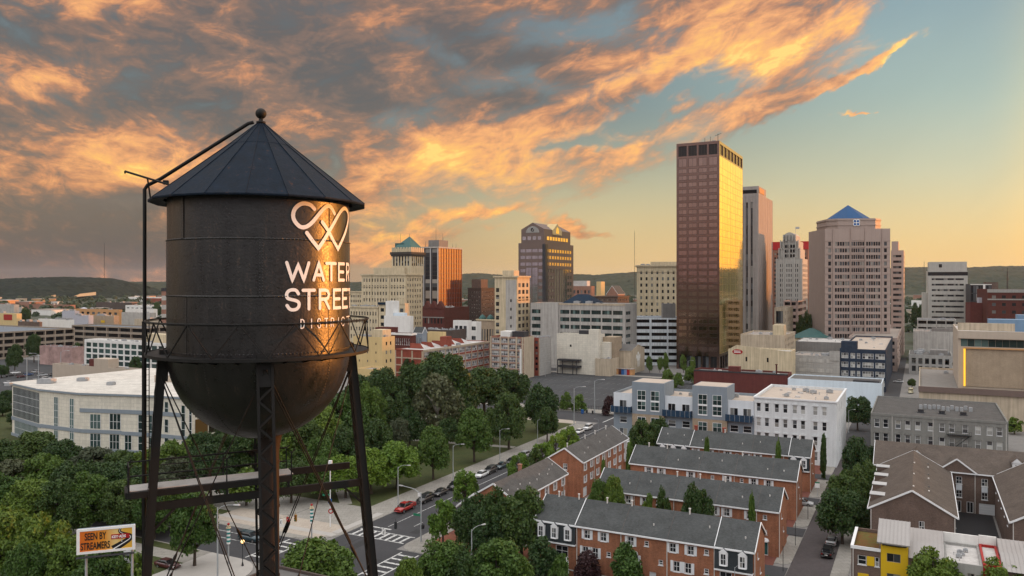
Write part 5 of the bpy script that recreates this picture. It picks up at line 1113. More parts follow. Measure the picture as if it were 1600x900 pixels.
s = B('navy_block', 'navy blue painted four storey block with white framed windows', 'apartments', 'brick_navy', 'membrane_tan', at=(1312,1384,1395,345,547), rec=.2)
W, H = s.W, s.H
for j in range(4):
    z = H-4.2-j*3.9
    for q0, q1 in ((.04,.19),(.24,.34),(.38,.45),(.5,.74),(.78,.98)): s.win('f', W*q0, W*q1, z, z+2.4, 'factory')
    s.win('r', 2, 4, z, z+2, 'plain'); s.win('r', 6, 8, z, z+2, 'plain')
s.box('penthouse', 'brick_navy', -W*.97, -W*.62, -.02, 6, H-.2, H+3.2); s.clutter(5, 8); s.build()
s = B('maroon_shed', 'long low dark maroon brick building with black roof edge', 'warehouse', 'brick_maroon', 'gravel_dark', at=(1084,1231,1237,312,585), rec=.2)
s.slab('f', 0, s.W, s.H-.5, s.H+.05, .12, 'tower_dark', 'coping'); s.box('chimney_block', 'brick_maroon', -s.W*.62, -s.W*.5, -.03, 3, s.H-1, s.H+2.0); m = MB(); m.tube([(-s.W*.12, 1, s.H-1), (-s.W*.12, 1, s.H+3.4)], .3, 8); m.cyl((-s.W*.12, 1, 0), .5, s.H+3.4, s.H+3.7, 8); s.add('flue', 'brick_darkred', m); s.clutter(5, 6); s.build()
s = B('pale_blue_wall_block', 'low building with a pale bluish white painted long wall', 'warehouse', 'white_blue', 'gravel_dark', at=(1231,1378,1381,292,599), rec=.2, par=.4); s.box('roof_deck', 'tower_dark', -s.W*.3, -s.W*.03, 1, 6, s.H-.4, s.H+.5); s.build()
s = B('white_roof_block', 'long low grey building with a white membrane roof below the pyramid tower', 'warehouse', 'concrete_dark', 'membrane', at=(1243,1334,1341,405,536), rec=.2, par=.3); s.clutter(6, 4, .9); s.build()
m = MB(); s = thing('green_roof_pavilion', 'small pavilion with a dark green hipped roof by the pyramid tower', 'pavilion', P(1268,512,480)*1.0, R(ROT)); s.location.z = 0
m.box(-11, 11, -9, 9, 0, 14.5); m.build('wall', 'stone_cream', s); m = MB(); q = [(-12,-10),(12,-10),(12,10),(-12,10)]; m.add([(x,y,14.5) for x,y in q]+[(-1,0,20),(1,0,20)], [[0,1,5,4],[1,2,5],[2,3,4,5],[3,0,4]]); m.build('roof', 'green_roof', s)
def BL(name, label, cat, wall, roof, ul, Y, W, D, v, rot=ROT, **k):     # placed by its left front corner
    r = R(rot); c = Vector((K(ul)*Y, Y, 0))+Vector((math.cos(r), math.sin(r), 0))*W; H = CH-(v-VH)*Y/F
    return Bld(name, label, cat, wall, roof, at=(c, W, D, H), rot=rot, **k)
s = BL('long_low_block', 'low tan block with grey roof and rooftop stair box in the right middle distance', OB, 'concrete_tan', 'gravel_mid', 1436, 268, 72, 68, 603.5, rec=.4)
s.slab('f', -.2, s.W, s.H-1.7, s.H+.1, .7, 'granite_brown', 'fascia'); s.box('stair_box', 'concrete_tan', -s.W+12, -s.W+20, 14, 20, s.H-.7, s.H+1.6); s.box('stair_box', 'concrete_tan', -s.W+15, -s.W+20, 24, 30, s.H-.7, s.H+3); s.grid('f', 6, 1, .9, .5, 3, 3.5, 38, .5, style='teal'); s.clutter(4, 2); s.build()
H0 = s.H
s = BL('panel_office', 'large tan office with a glowing gold framed blank panel and teal glass band', OB, 'tan_panel', 'membrane', 1497, 268.5, 66, 48, 517, rec=.5, z0=H0-.6)
W, h = s.W, s.h; s.win('f', .8, W-1, h-5.2, h-2.6, 'tealwall')
for j in range(4):
    z = 1.2+j*2.9; s.win('f', 21.5, 40, z, z+1.5, 'ribbon_tan'); s.win('f', 41, W-1, z, z+1.5, 'ribbon_tan')
s.slab('f', -.1, W, h-2.4, h+.1, .9, 'tan_panel', 'fascia'); s.slab('f', 2.2, 19, .8, h-5.8, .35, 'brick_tan', 'blank_panel')
s.slabs([('f', 1.6, 2.15, .8, h-5.6, .9)], 'led_yellow', 'light_fin'); s.slabs([('f', 19.1, 19.7, .8, h-5.6, .9), ('f', 1.6, 19.7, h-5.8, h-5.4, 1.0)]+[('f', 21.5, 64, .2+j*2.9, 1.0+j*2.9, .3) for j in range(1, 4)], 'orange_lit', 'fin')
s.box('parapet_block', 'concrete_tan', -W+.2, -W+17, 8, 9, h-.2, h+2.4); s.box('roof_screen', 'blue_wall', -W+10, -W+24, 17, 24, h-.7, h+3.4); s.box('roof_screen', 'blue_wall', -W+20, -2, 34, 40, h-.7, h+4.5); s.clutter(7, 5, 1.4); s.build()
s = B('terraced_block', 'grey stepped block with cluttered dark roofs left of the gold panel office', OB, 'stone_grey', 'gravel_dark', at=(1420,1488,1540,405,556), rec=.4); s.grid('f', 6, 1, .6, .6, s.h-5.5, 1.6, .8, style='ribbon'); s.grid('f', 6, 2, .6, .7, 1, s.h-9, .8, style='ribbon'); s.box('upper_deck', 'concrete_dark', -s.W*.5, -2, 5, 14, s.H-.7, s.H+2.2); s.clutter(12, 2, 1.3); s.build()
s = B('beige_parapet_block', 'beige block with a pale blank upper wall behind the stepped grey roofs', OB, 'concrete', 'gravel', at=(1427,1500,1560,470,519), rec=.4); s.box('lower_roof_box', 'concrete_dark', -s.W*.6, -s.W*.05, 5, 9, s.H-.7, s.H+1.8); s.clutter(8, 7, 1.2); s.build()
s = garage('parking_garage', 'small grey parking deck with cars on its roof below the cream tower', (1433,1494,1510,590,500), ROT, 4, 4, 'concrete', 2); s.clutter(4, 4, 1.4); s.build()
s = BL('brick_hospital', 'long dark red brick block with pale top band at the right edge', OB, 'brick_darkred', 'gravel', 1543, 620, 110, 40, 452, rot=-20, rec=.3); s.grid('f', 16, 6, .4, .42, 4, 3, 1, style='plain'); s.slab('f', -.2, s.W, s.H-2.5, s.H+.1, .4, 'stone_grey', 'cornice'); s.slab('f', -.1, s.W, s.H-8.3, s.H-7.3, .3, 'stone_grey', 'string_course'); s.clutter(4, 1, 2); s.build()
s = BL('dark_glass_block', 'small dark glass block with white frame right of the cream tower', OB, 'tower_dark', 'gravel_dark', 1516, 680, 16, 20, 444, rot=-20, rec=.1); s.grid('f', 4, 6, .9, .9, 4, 1, .4, style='ribbon'); s.slabs([('f', 0, s.W, s.H-.6, s.H+.05, .3), ('f', s.W*.6, s.W*.7, 4, s.H, .35)], 'white_wall', 'frame'); s.build()
s = BL('brick_stair_block', 'small brown brick block peeking above the dark glass block', OB, 'brick_brown', 'gravel', 1540, 720, 10, 10, 441, rot=-20); s.build()
s = BL('maroon_glass_block', 'low maroon block with pale blue roof box beside the red brick block', OB, 'brick_maroon', 'roof_bluegrey', 1516, 640, 16, 20, 473, rot=-20); s.box('roof_box', 'lavender', -s.W*.6, -1, 2, 9, s.H-.7, s.H+4); s.build()
s = B('white_barn', 'far low white warehouse roofs between the annex and the cream tower', 'warehouse', 'white_wall', 'membrane', at=(1424,1449,1460,1400,470)); s.build()
# ---------------------------------------------------------------- left side city
s = garage('parking_garage', 'broad tan parking garage with open decks at the far left', (-150,-30,117,480,None and 0 or 520.5), ROT, 4, 4, 'slab_tan', 9, lo=.3); s.clutter(4, 2, 1.2); s.build()
s = garage('parking_garage', 'grey roofed parking deck behind the white gridded office', (112,224,262,540,512), ROT, 4, 6, 'slab_tan', 3, lo=.3); s.build()
s = B('gridded_office', 'white office with a regular grid of dark green windows left of the tank', OB, 'white_wall', 'membrane', at=(132,270,292,392,537), rec=.3)
s.grid('f', 13, 5, .82, .78, 1, 1.2, .8, style='green'); s.grid('r', 3, 5, .8, .78, 1, 1.2, .8, style='green'); s.box('penthouse', 'stone_cream', -s.W*.44, -s.W*.2, 7, 13, s.H-.7, s.H+3.6); s.clutter(12, 5, .9); s.build()
s = B('mural_shed', 'low grey roofed shed with a faded pinkish painted front', 'shed', 'mural', 'roof_bluegrey', at=(62,112,131,450,543)); s.clutter(4, 2); s.build()
s = B('tan_wall_block', 'tan stucco block with a stepped blank wall in front of the gridded office', 'warehouse', 'tan_panel', 'gravel_dark', at=(82,217,232,322,578), rec=.2)
s.box('tall_wall', 'tan_panel', -s.W*.50, -s.W*.34, -.05, 5, 0, s.H+3.4); s.box('maroon_box', 'brick_maroon', -s.W*.57, -s.W*.505, .5, 5, s.H-.7, s.H+3); s.clutter(5, 8, .8); s.build()
# curved white college building
H = 16.5; top = [(19,597.5),(64,607.5),(125,613.5),(190,615.5),(243,617.5),(300,621.5)]
fr = [Vector((K(u)*(CH-H)*F/(v-VH), (CH-H)*F/(v-VH))) for u, v in top]; bk_ = [fr[-1]+Vector((18, 34)), fr[0]+Vector((25, 40))]
t_ = thing('curved_college', 'white faceted modern building with blue window bands and a pale flat roof', 'college', (0, 0, 0))
poly = [(p.x, p.y) for p in fr]+[(p.x, p.y) for p in bk_]
m = MB(); m.prism(poly, 0, H-.6); m.build('wall', 'block_white', t_)
cen = sum((Vector(p) for p in poly), Vector((0, 0)))/len(poly); po = [tuple(cen+(Vector(p)-cen)*1.035) for p in poly]
m = MB(); m.prism(po, H-.55, H, 0, 1); m.prism([tuple(cen+(Vector(p)-cen)*1.0) for p in poly], H, H+.03, 1, 1); m.build('roof', ['panel_blue', 'membrane_bright'], t_)
m = MB(); m.prism([tuple(cen+Vector((16, 14))+Vector(q)) for q in ((-14,-3),(14,-6),(15,-1),(-13,4))], H, H+2.2, 0, 1); m.build('roof_box', ['tan_panel', 'membrane'], t_)
for k, (ox, oy, sx, sy, sz) in enumerate(((-30, 8, 2.2, 1.5, 1.3), (-22, 14, 1.4, 1.2, .9), (-8, 4, 1.0, 1.0, .8), (4, 20, 2.6, 1.4, 1.5), (30, 4, 1.6, 1.2, 1.0), (-38, 2, .8, .8, .7), (12, 8, .6, .6, .9))):
    m = MB(); x, y = cen.x+ox, cen.y+oy; m.box(x-sx, x+sx, y-sy, y+sy, H+.1, H+.1+sz); m.box(x-sx*.8, x+sx*.8, y-sy*.8, y+sy*.8, H+.1+sz, H+.25+sz); m.build('roof_unit', 'unit_grey', t_)
def facet(i, q0, q1, z0, z1, proud, name, mat, frame=None):
    a, b_ = fr[i], fr[i+1]; d = (b_-a).normalized(); n_ = Vector((d.y, -d.x)); L_ = (b_-a).length; m = MB()
    p0, p1 = a+d*L_*q0, a+d*L_*q1; e0, e1 = p0+n_*proud, p1+n_*proud
    m.add([(p0.x,p0.y,z0),(p1.x,p1.y,z0),(p1.x,p1.y,z1),(p0.x,p0.y,z1),(e0.x,e0.y,z0),(e1.x,e1.y,z0),(e1.x,e1.y,z1),(e0.x,e0.y,z1)], [[4,5,6,7],[0,4,7,3],[5,1,2,6],[7,6,2,3],[0,1,5,4]])
    if frame:
        n = max(1, round((q1-q0)*L_/1.0))
        for k in range(n+1):
            c = p0+d*((q1-q0)*L_*k/n); f0, f1 = c-d*.06+n_*proud, c+d*.06+n_*(proud+.06); m.box(min(f0.x,f1.x), max(f0.x,f1.x), min(f0.y,f1.y), max(f0.y,f1.y), z0, z1, 1)
        for k in range(1, round((z1-z0)/2)+0):
            z = z0+(z1-z0)*k/max(1, round((z1-z0)/2)); m.add([(e0.x,e0.y-.03,z-.05),(e1.x,e1.y-.03,z-.05),(e1.x,e1.y-.03,z+.05),(e0.x,e0.y-.03,z+.05)], [[0,1,2,3]], 1)
        return m.build(name, [mat, 'frame_white'], t_)
    return m.build(name, mat, t_)
for i, q0, q1, z0, z1 in ((0,.05,.95,6.2,15.2),(0,.1,.9,.8,5),(1,.35,.45,1,14.5),(1,.75,.85,1,14.5),(2,.25,.5,6.5,10.5),(2,.25,.5,1.2,5),(2,.72,.98,6.5,10.8),(2,.72,.95,1,5),(3,.1,.3,1,5),(3,.5,.62,1,10.8),(3,.82,1.0,.6,10.8),(4,.0,.04,1,10.8),(4,.26,.36,6.5,10),(4,.26,.36,1,5.2),(4,.26,.36,11.5,14.8),(4,.72,.82,5.5,14.2),(4,.72,.82,1,4.5),(4,.93,1.0,5.5,14)):
    facet(i, q0, q1, z0, z1, .05, 'window', 'win_teal', 1)
for i, z0 in ((0,5.0),(1,5.2),(2,5.2),(3,5.0),(4,4.9)): facet(i, 0, 1, z0, z0+1.0, .22, 'blue_band', 'panel_blue')
for i in (2, 3): facet(i, 0, 1, 11, 12.1, .2, 'blue_band', 'panel_blue')
facet(4, 0, .7, 11, 12.1, .2, 'blue_band', 'panel_blue')
for i in range(5): facet(i, 0, 1, 0, .9, .3, 'plinth', 'panel_blue')
d_ = (bk_[0]-fr[-1]).normalized()
m = MB(); a = fr[-1]; n2 = Vector((d_.y, -d_.x))
for j in range(3):
    for k in range(7):
        p0, p1 = a+d_*(1+k*4.6)+n2*.05, a+d_*(5.3+k*4.6)+n2*.05; z = 1+j*5; m.add([(p0.x,p0.y,z),(p1.x,p1.y,z),(p1.x,p1.y,z+4.4),(p0.x,p0.y,z+4.4)], [[0,1,2,3]])
m.build('glass_wall', 'win_amber', t_)
# low sheds and stores of the far left
LOW = [('cream store with a red sign panel at the far left edge', 'store', 'yellow_wall', 'membrane', (-30,26,34,700,490), 'sign'), ('long white store roof behind the parking deck', 'store', 'white_wall', 'membrane', (60,117,121,735,500), 0),
 ('pale grey cube store beside a tan wall', 'store', 'lavender', 'gravel', (116,138,146,690,493), 0), ('tan block with a small yellow sign behind the parking deck', 'store', 'brick_tan', 'gravel', (138,178,186,700,494), 'ysign'), ('sunlit orange workshop with small dark windows', 'workshop', 'orange_lit', 'gravel', (116,186,191,880,484), 'win'),
 ('lavender grey box building behind the white store roof', 'warehouse', 'lavender', 'membrane', (97,117,124,850,486), 0), ('large plain grey box building left of the ladder', 'warehouse', 'concrete', 'membrane', (190,236,244,770,489), 0), ('pale flat warehouse right behind the ladder pole', 'warehouse', 'white_wall', 'membrane', (196,254,262,1050,478), 'win'),
 ('long brown roofed warehouse under the wooded hill', 'warehouse', 'brick_rose', 'membrane_tan', (-30,110,118,1350,476.5), 0), ('pale shed on the far plain below the wooded hill', 'shed', 'white_wall', 'membrane', (200,252,262,1900,464.5), 0), ('reddish long shed far off near the tank', 'shed', 'brick_red', 'membrane_tan', (226,262,270,1750,466.5), 0),
 ('grey shed left of the lone tree', 'shed', 'concrete', 'gravel', (-20,22,30,1000,476), 0), ('white roofed depot with a dark base', 'depot', 'brick_dark', 'membrane', (150,206,214,1250,473), 0), ('beige depot close to the ladder pole', 'depot', 'concrete_tan', 'membrane_tan', (210,262,270,640,500), 0),
 ('low brown store in front of the white store roof', 'store', 'brick_brown', 'gravel', (28,62,66,640,503), 0), ('white flat store near the parking deck edge', 'store', 'white_wall', 'membrane', (196,240,246,930,483), 0), ('green awning store left of the dark tree', 'store', 'stone_pale', 'gravel', (12,34,38,1150,480), 0)]
for k, (lab, cat, wm, rm, at, ex) in enumerate(LOW):
    s = B('low_'+cat, lab, cat, wm, rm, at=at, par=.4, rec=.2)
    if ex == 'win': s.grid('f', 8, 2, .5, .4, 2, 1, 1, style='plain')
    if ex == 'sign': m = MB(); m.box(-s.W*.35, -s.W*.12, -.2, -.02, s.H-6, s.H-1); s.add('wall_sign', 'red_paint', m)
    if ex == 'ysign': m = MB(); m.box(-s.W*.5, -s.W*.35, -.2, -.02, s.H-6, s.H-4); s.add('wall_sign', 'yellow_paint', m)
    s.grid('f', 5, 1, .3, .3, 1, s.h-5, 2, style='plain') if s.h > 8 and not ex else None
    s.clutter(3, k, 1.6); s.build()
m = MB(); t_ = thing('domed_tank', 'small pale domed storage tank on the far left plain', 'storage tank', P(131,484,1050)); t_.location.z = 0
m.lathe([(7,0),(7,7),(5.5,11),(3,13.4),(.05,14.4)], 20); m.build('shell', 'lavender', t_, True)
t_ = thing('striped_stack', 'tall pale and red banded brick chimney left of the tank', 'chimney', G(259, 540)); Y = t_.location.y
hs = CH-(455-VH)*Y/F
for k in range(12):
    m = MB(); m.box(-2.2, 2.2, -2.2, 2.2, hs*k/12, hs*(k+1)/12); m.build('brick_band', 'brick_rose' if k % 2 else 'stone_pale', t_)
m = MB(); m.box(-2.4, 2.4, -2.4, 2.4, hs, hs+2.5); m.build('cap', 'tower_dark', t_)
# far-off low buildings scattered over the plain, all alike
fb = random.Random(11); FARB = {'white_wall': 'pale', 'brick_rose': 'reddish', 'concrete_tan': 'tan', 'orange_lit': 'orange'}
for k in range(110):
    Y = fb.uniform(1000, 2400); u = fb.uniform(-40, 1640); wd = fb.uniform(14, 46); x = K(u)*Y; hh = fb.uniform(5, 11); wm = fb.choice(list(FARB))
    t_ = thing('far_shed', 'small %s flat shed among the trees of the far plain' % FARB[wm], 'shed', (x, Y, 0), R(ROT), 'far sheds on the plain, '+FARB[wm])
    m = MB(); m.box(-wd/2, wd/2, 0, wd*.7, 0, hh); m.build('wall', wm, t_); m = MB(); m.box(-wd/2-.3, wd/2+.3, -.3, wd*.7+.3, hh, hh+.6); m.build('roof', fb.choice(['membrane', 'gravel', 'membrane_tan']), t_)
# masts on the horizon
for u, vt, Y, lab in ((991.5,363,1500,'very tall thin radio mast left of the golden tower'), (163,380,2600,'faint thin radio mast above the wooded hill'), (1574,424,900,'dark lattice mast above the red brick block at right'), (1444,409,3000,'thin mast on the far ridge beside the annex tower')):
    z = CH-(vt-VH)*Y/F; t_ = thing('radio_mast', lab, 'radio mast', (K(u)*Y, Y, 0)); m = MB(); w_ = Y/F*(.55 if u != 1574 else 1.6)
    for k in range(3): m.tube([(w_*math.cos(k*2.09), w_*math.sin(k*2.09), 0), (w_*.3*math.cos(k*2.09), w_*.3*math.sin(k*2.09), z)], w_*.22, 4)
    m.build('lattice', 'dark_metal', t_); m = MB(); m.tube([(0,0,z*.9), (0,0,z+4)], w_*.25, 4); m.build('tip', 'dark_metal', t_)
# ---------------------------------------------------------------- near blocks: townhouses and flats
def winp(s, side, q0, q1, z0, z1, style, proud, shut=0, name='window'):
    s.pend.append((side, q0, q1, z0, z1, style, -proud, shut, name))
def downspout(s, qs, side='f', z1=None):
    for q in qs:
        m = MB(); x, y, _ = s.pt(side, q, -.08, 0); m.tube([(x, y, .1), (x, y, (z1 or s.h)-.15)], .07, 6); s.add('downspout', 'pipe_white', m)
def vents(s, ys, seed, n, big=0):
    r = random.Random(seed); rise = s.gable[1]
    for k in range(n):
        f = r.uniform(.2, .9); t_ = r.choice(ys); m = MB()
        if s.gable[0] == 'x': x, y = -s.W*(k+.5+r.uniform(-.2, .2))/n, s.D/2*t_; z = s.h+rise*t_
        else: x, y = -s.W/2*t_, s.D*(k+.5+r.uniform(-.2, .2))/n; z = s.h+rise*t_
        if t_ > .9: m.tube([(x, y, z-.2), (x, y, z+1.0)], .13, 8); m.cyl((x, y, 0), .2, z+1.0, z+1.15, 8)
        else: m.tube([(x, y, z), (x, y, z+.5)], .1, 8)
        s.add('roof_vent', 'pipe_white', m)
def mansard(s, q0, q1, nd):
    W, h = s.W, s.h
    m = MB(); m.add([s.pt('f',q0,-.55,4.9), s.pt('f',q1,-.55,4.9), s.pt('f',q1,-.2,h-.15), s.pt('f',q0,-.2,h-.15), s.pt('f',q0,.0,4.9), s.pt('f',q1,.0,4.9), s.pt('f',q1,.0,h-.15), s.pt('f',q0,.0,h-.15)], [[0,1,2,3],[4,0,3,7],[1,5,6,2],[3,2,6,7],[4,5,1,0]])
    s.add('mansard_roof', 'mansard', m); s.slabs([('f', q0-.05, q1+.05, 4.66, 4.9, .62), ('f', q0-.05, q1+.05, h-.22, h-.02, .42)], 'white_trim', 'fascia')
    for k in range(nd):
        c = q0+(q1-q0)*(k+.5)/nd; x = c-W; m = MB(); y0 = -.78
        m.box(x-.62, x+.62, y0, -.2, 5.5, 7.5, 0); m.add([(x-.72,y0-.05,7.5),(x+.72,y0-.05,7.5),(x,y0-.05,8.15),(x-.72,.9,7.5),(x+.72,.9,7.5),(x,.9,8.15)], [[0,1,2]], 0); m.add([(x-.72,y0-.05,7.5),(x+.72,y0-.05,7.5),(x,y0-.05,8.15),(x-.72,1.2,7.5),(x+.72,1.2,7.5),(x,1.2,8.15)], [[0,2,5,3],[2,1,4,5]], 1)
        s.trim.append(('dormer', ['white_trim', 'mansard'], m)); winp(s, 'f', c-.42, c+.42, 5.65, 7.35, 'townwin', .8)
def townrow(a, b0, b1, label, up, lo, small=(), man=(), doors=(), seed=1, ch=()):
    s = B('townhouse_row', label, 'townhouses', 'brick_orange', 'gravel', at=(AB(a, b1), b1-b0, 9.2, 8.1), rec=.12)
    s.gable = ('x', 2.9, .35, 'shingle_slate', 'white_trim')
    for q in up: s.win('f', q-.5, q+.5, 6.1, 7.5, 'townwin', None, .42)
    for q in lo: s.win('f', q-.5, q+.5, 3.2, 4.8, 'townwin', None, .42)
    for q, z in small: s.win('f', q-.35, q+.35, z, z+.8, 'sash')
    for q, st in doors: s.win('f', q-.55, q+.55, .15, 2.5, st, .2, name='door')
    for q in lo[::2]: s.win('f', q-1.1, q+1.1, .2, 2.4, 'garage_door', .2, name='garage_door')
    downspout(s, [k for k in (7.4, 15, 22.5, 29.8) if k < s.W-1]); downspout(s, [.3], 'r')
    for i, z in enumerate((6.0, 3.2)): s.win('r', 3.0+i*2, 3.7+i*2, z, z+1.0, 'sash')
    for q0, q1, nd in man: mansard(s, q0, q1, nd)
    for q in [e_[1] if e_[0] < 1 else e_[0] for e_ in man]:
        m = MB(); sl = 2.9/4.6; m.bar((q-s.W, -.36, 8.1-.35*sl+.3), (q-s.W, 4.6, 11.3), .1, .16); s.add('rake_trim', 'white_trim', m)
    for q in (7.5, 15.1, 22.6, 29.9):
        if all(abs(q-x) > 2 for e_ in man for x in e_[:2]) and q < s.W-2: m = MB(); sl = 2.9/4.6; m.bar((q-s.W, -.34, 8.1-.35*sl+.25), (q-s.W, 4.6, 11.25), .14, .06); s.add('roof_seam', 'shingle_grey', m)
    vents(s, (.35, .55, .95, .97), seed, 8)
    for q in ch: m = MB(); m.box(-s.W+q-.35, -s.W+q+.35, 4.4, 5.1, 9.5, 12.1); m.box(-s.W+q-.45, -s.W+q+.45, 4.3, 5.2, 12.1, 12.3); s.add('chimney', 'brick_red', m)
    return s
SPEC['door_teal'] = ((.02, .10, .10), .4, .05, 0)
WSTY['teal_door'] = ('door_teal', 'frame_white', 1, 1, .12); WSTY['red_door'] = ('door_red', 'frame_white', 1, 1, .14); WSTY['white_door'] = ('door_white', 'frame_white', 1, 2, .1)
s = townrow(121, -57.6, -22, 'front brick townhouse row with slate mansard units at both ends, nearest the camera', (9.2, 12.0, 16.6, 23.4, 26.2), (8.9, 10.6, 24.0, 25.8), ((19.2,6.4),(12.9,3.7),(21.5,3.8),(28.6,6.5),(28.6,3.6)), ((.05,7.2,3),(29.9,35.5,2)), ((20.2,'white_door'),), 2)
s.win('f', 3.6, 5.8, 2.6, 4.3, 'townwin'); s.win('f', 15.8, 17.8, 3.0, 4.7, 'townwin', None, .42); s.win('f', 30.6, 32.4, 2.8, 4.4, 'townwin'); m = MB()
m.lathe([(.01, 4.8), (1.1, 4.8), (1.1, 4.95), (.9, 5.3), (.01, 5.55)], 16, (-s.W+16.8, .25, 0)); s.add('arch_trim', 'vent_grey', m); s.build()
s = townrow(144, -55.5, -22, 'second brick townhouse row with a teal arched door at its right end', (3, 6.2, 9.5, 13.2, 22.4, 24.6, 28.6), (3, 9.5, 22.4, 24.6), ((12,6.5),(12,3.9),(20.6,3.9),(31.2,6.4),(31.2,3.8)), (), ((31.2,'teal_door'),), 3)
m = MB(); m.lathe([(.01, 2.6), (.75, 2.6), (.75, 2.75), (.6, 3.1), (.01, 3.3)], 16, (-s.W+31.2, .2, 0)); s.add('door_arch', 'white_trim', m); s.build()
s = townrow(168, -57, -22.3, 'third brick townhouse row, with a white door in its right gable end', (4.2, 7, 13.4, 21, 26.4, 29.4), (4.2, 13.4, 26.4), ((18,6.5),(24,6.5)), (), (), 4); s.win('r', .8, 1.8, .15, 2.4, 'white_door', name='door'); s.build()
s = townrow(192, -58, -22.5, 'farthest brick townhouse row with mansard ends and two small red chimneys', (9.4, 12.8, 17.0, 21.3, 24, 28.2), (9.4, 17, 24), ((19.2,6.5),), ((.05,8,3),(30.9,35.4,2)), ((32.8,'red_door'),), 5, (8.3, 15.2)); s.build()
def townend(a0, b0, b1, L_, label, seed):
    s = B('townhouse_row', label, 'townhouses', 'brick_orange', 'gravel', at=(AB(a0, b1), b1-b0, L_, 8.1), rec=.12)
    s.gable = ('y', 2.6, .35, 'shingle_grey', 'white_trim')
    n = int(L_/3.6)
    for k in range(n):
        q = 1.8+k*(L_-3)/(n-1)*.98
        s.win('r', q-.5, q+.5, 6.0, 7.4, 'townwin', None, .4); s.win('r', q-.5, q+.5, 3.3, 4.8, 'townwin', None, .4)
        if k % 2 == 0: s.win('r', q-1.2, q+1.2, .15, 2.3, 'garage_door', .2, name='garage_door')
    downspout(s, [k for k in (7.3, 14.8, 22.2) if k < L_-1], 'r'); s.win('f', 3.8, 4.8, 6, 7.4, 'townwin')
    vents(s, (.3, .45, .6, .97), seed, 9); return s
s = townend(128.9, -74.3, -65.7, 23.6, 'grey roofed brick townhouse block along the main street behind the dark trees', 7)
m = MB(); m.box(-5.9, -5.3, 13, 13.6, 9.4, 11.4); m.box(-6.0, -5.2, 12.9, 13.7, 11.4, 11.55); s.add('chimney', 'brick_rose', m)
m = MB(); m.box(-11.8, -8.65, .6, 10, 0, 5.6); m.add([(-8.63,.2,8.3),(-8.63,10.2,8.3),(-12.3,10.2,5.5),(-12.3,.2,5.5)], [[0,1,2,3]], 1); m.bar((-8.5,.15,8.45), (-12.4,.15,5.6), .12, .3, 2); m.bar((-12.4,.1,5.5), (-12.4,10.2,5.5), .14, .3, 2); s.trim.append(('lean_to', ['brick_orange', 'shingle_grey', 'white_trim'], m)); s.build()
s = townend(163.5, -75, -66.6, 30.4, 'grey roofed brick townhouse block with white garage doors nearest the white parked cars', 8); s.box('end_bay', 'white_trim', .02, 1.0, 28.2, 30, 2.6, 7.6); s.build()
# grey blue flats
def bq(u, a): k = K(u); return (k*AX.y*a-AX.x*a)/(BX.x-k*BX.y)
a0 = 221; e = [bq(u, a0) for u in (959, 989, 1039, 1083, 1137, 1178)]
s = B('modern_flats', 'grey blue modern flats with navy balconies and tall double windows', 'apartments', 'panel_blue', 'membrane_tan', at=(AB(a0, e[-1]), e[-1]-e[0], 16, 15.6), rec=.2)
W = s.W; e = [x-e[0] for x in e]
for q0, q1 in ((e[0], e[1]), (e[2], e[3]), (e[4], e[5])):
    s.slab('f', q0+.02, q1-.02, 11.2, 15.65, .12, 'panel_pale', 'upper_panel')
    n = 1 if q1-q0 < 6.5 else 2
    for k in range(n):
        c = q0+(q1-q0)*(k+.5)/n
        winp(s, 'f', c-1.1, c+1.1, 11.3, 13.6, 'door', .16, name='balcony_door'); s.win('f', c-1.1, c+1.1, 7.0, 8.8, 'sash'); s.win('f', c-1.2, c+1.2, 3.2, 5.4, 'door')
    m = MB(); x0, x1 = q0-W-.4, q1-W-.2; m.box(x0, x1, -1.6, -.13, 10.2, 10.45); m.box(x0, x1, -1.7, -1.6, 10.1, 11.9); m.box(x0, x0+.1, -1.6, -.13, 10.45, 11.9); m.box(x1-.1, x1, -1.6, -.13, 10.45, 11.9)
    for k in range(int((x1-x0)/1.3)+1): m.box(x0+k*1.3, x0+k*1.3+.06, -1.76, -1.7, 10.1, 11.95, 1)
    s.trim.append(('balcony', ['balcony_navy', 'pole_grey'], m))
for q0, q1 in ((e[1], e[2]), (e[3], e[4])):
    s.box('tall_bay', 'panel_blue', q0-W, q1-W, -.8, 9, 10.0, 19.1); s.box('brick_base', 'brick_tan', q0-W+.02, q1-W-.02, -.75, -.01, 0, 9.99)
    m = MB(); m.box(q0-W+.3, q1-W-.3, -.5, 8.7, 19.1, 19.14); s.add('bay_roof', 'membrane_tan', m)
    for k in (.3, .72):
        c = q0+(q1-q0)*k; winp(s, 'f', c-1.25, c+1.25, 11.0, 16.8, 'tall', .83); winp(s, 'f', c-1.25, c+1.25, 4.2, 9.2, 'tall', .78); s.slab('f', c-1.3, c+1.3, 13.6, 14.1, .95, 'white_trim', 'spandrel'); s.slab('f', c-1.3, c+1.3, 10.95, 11.3, .95, 'white_trim', 'sill')
s.box('penthouse', 'tower_dark', e[1]-W+5, e[2]-W-1, 9.2, 13, 14.9, 17.6); s.clutter(6, 2, .7); s.build()
s = B('white_loft', 'white painted four storey brick loft with rows of tall hooded windows', 'apartments', 'brick_white', 'membrane_tan', at=(AB(a0, -19.4), -19.4-bq(1178.5, a0), 29, 17.0), rec=.22)
W = s.W; qs = [W*((x-245)/447) for x in (270, 316, 371, 418, 470, 514, 580, 628)]
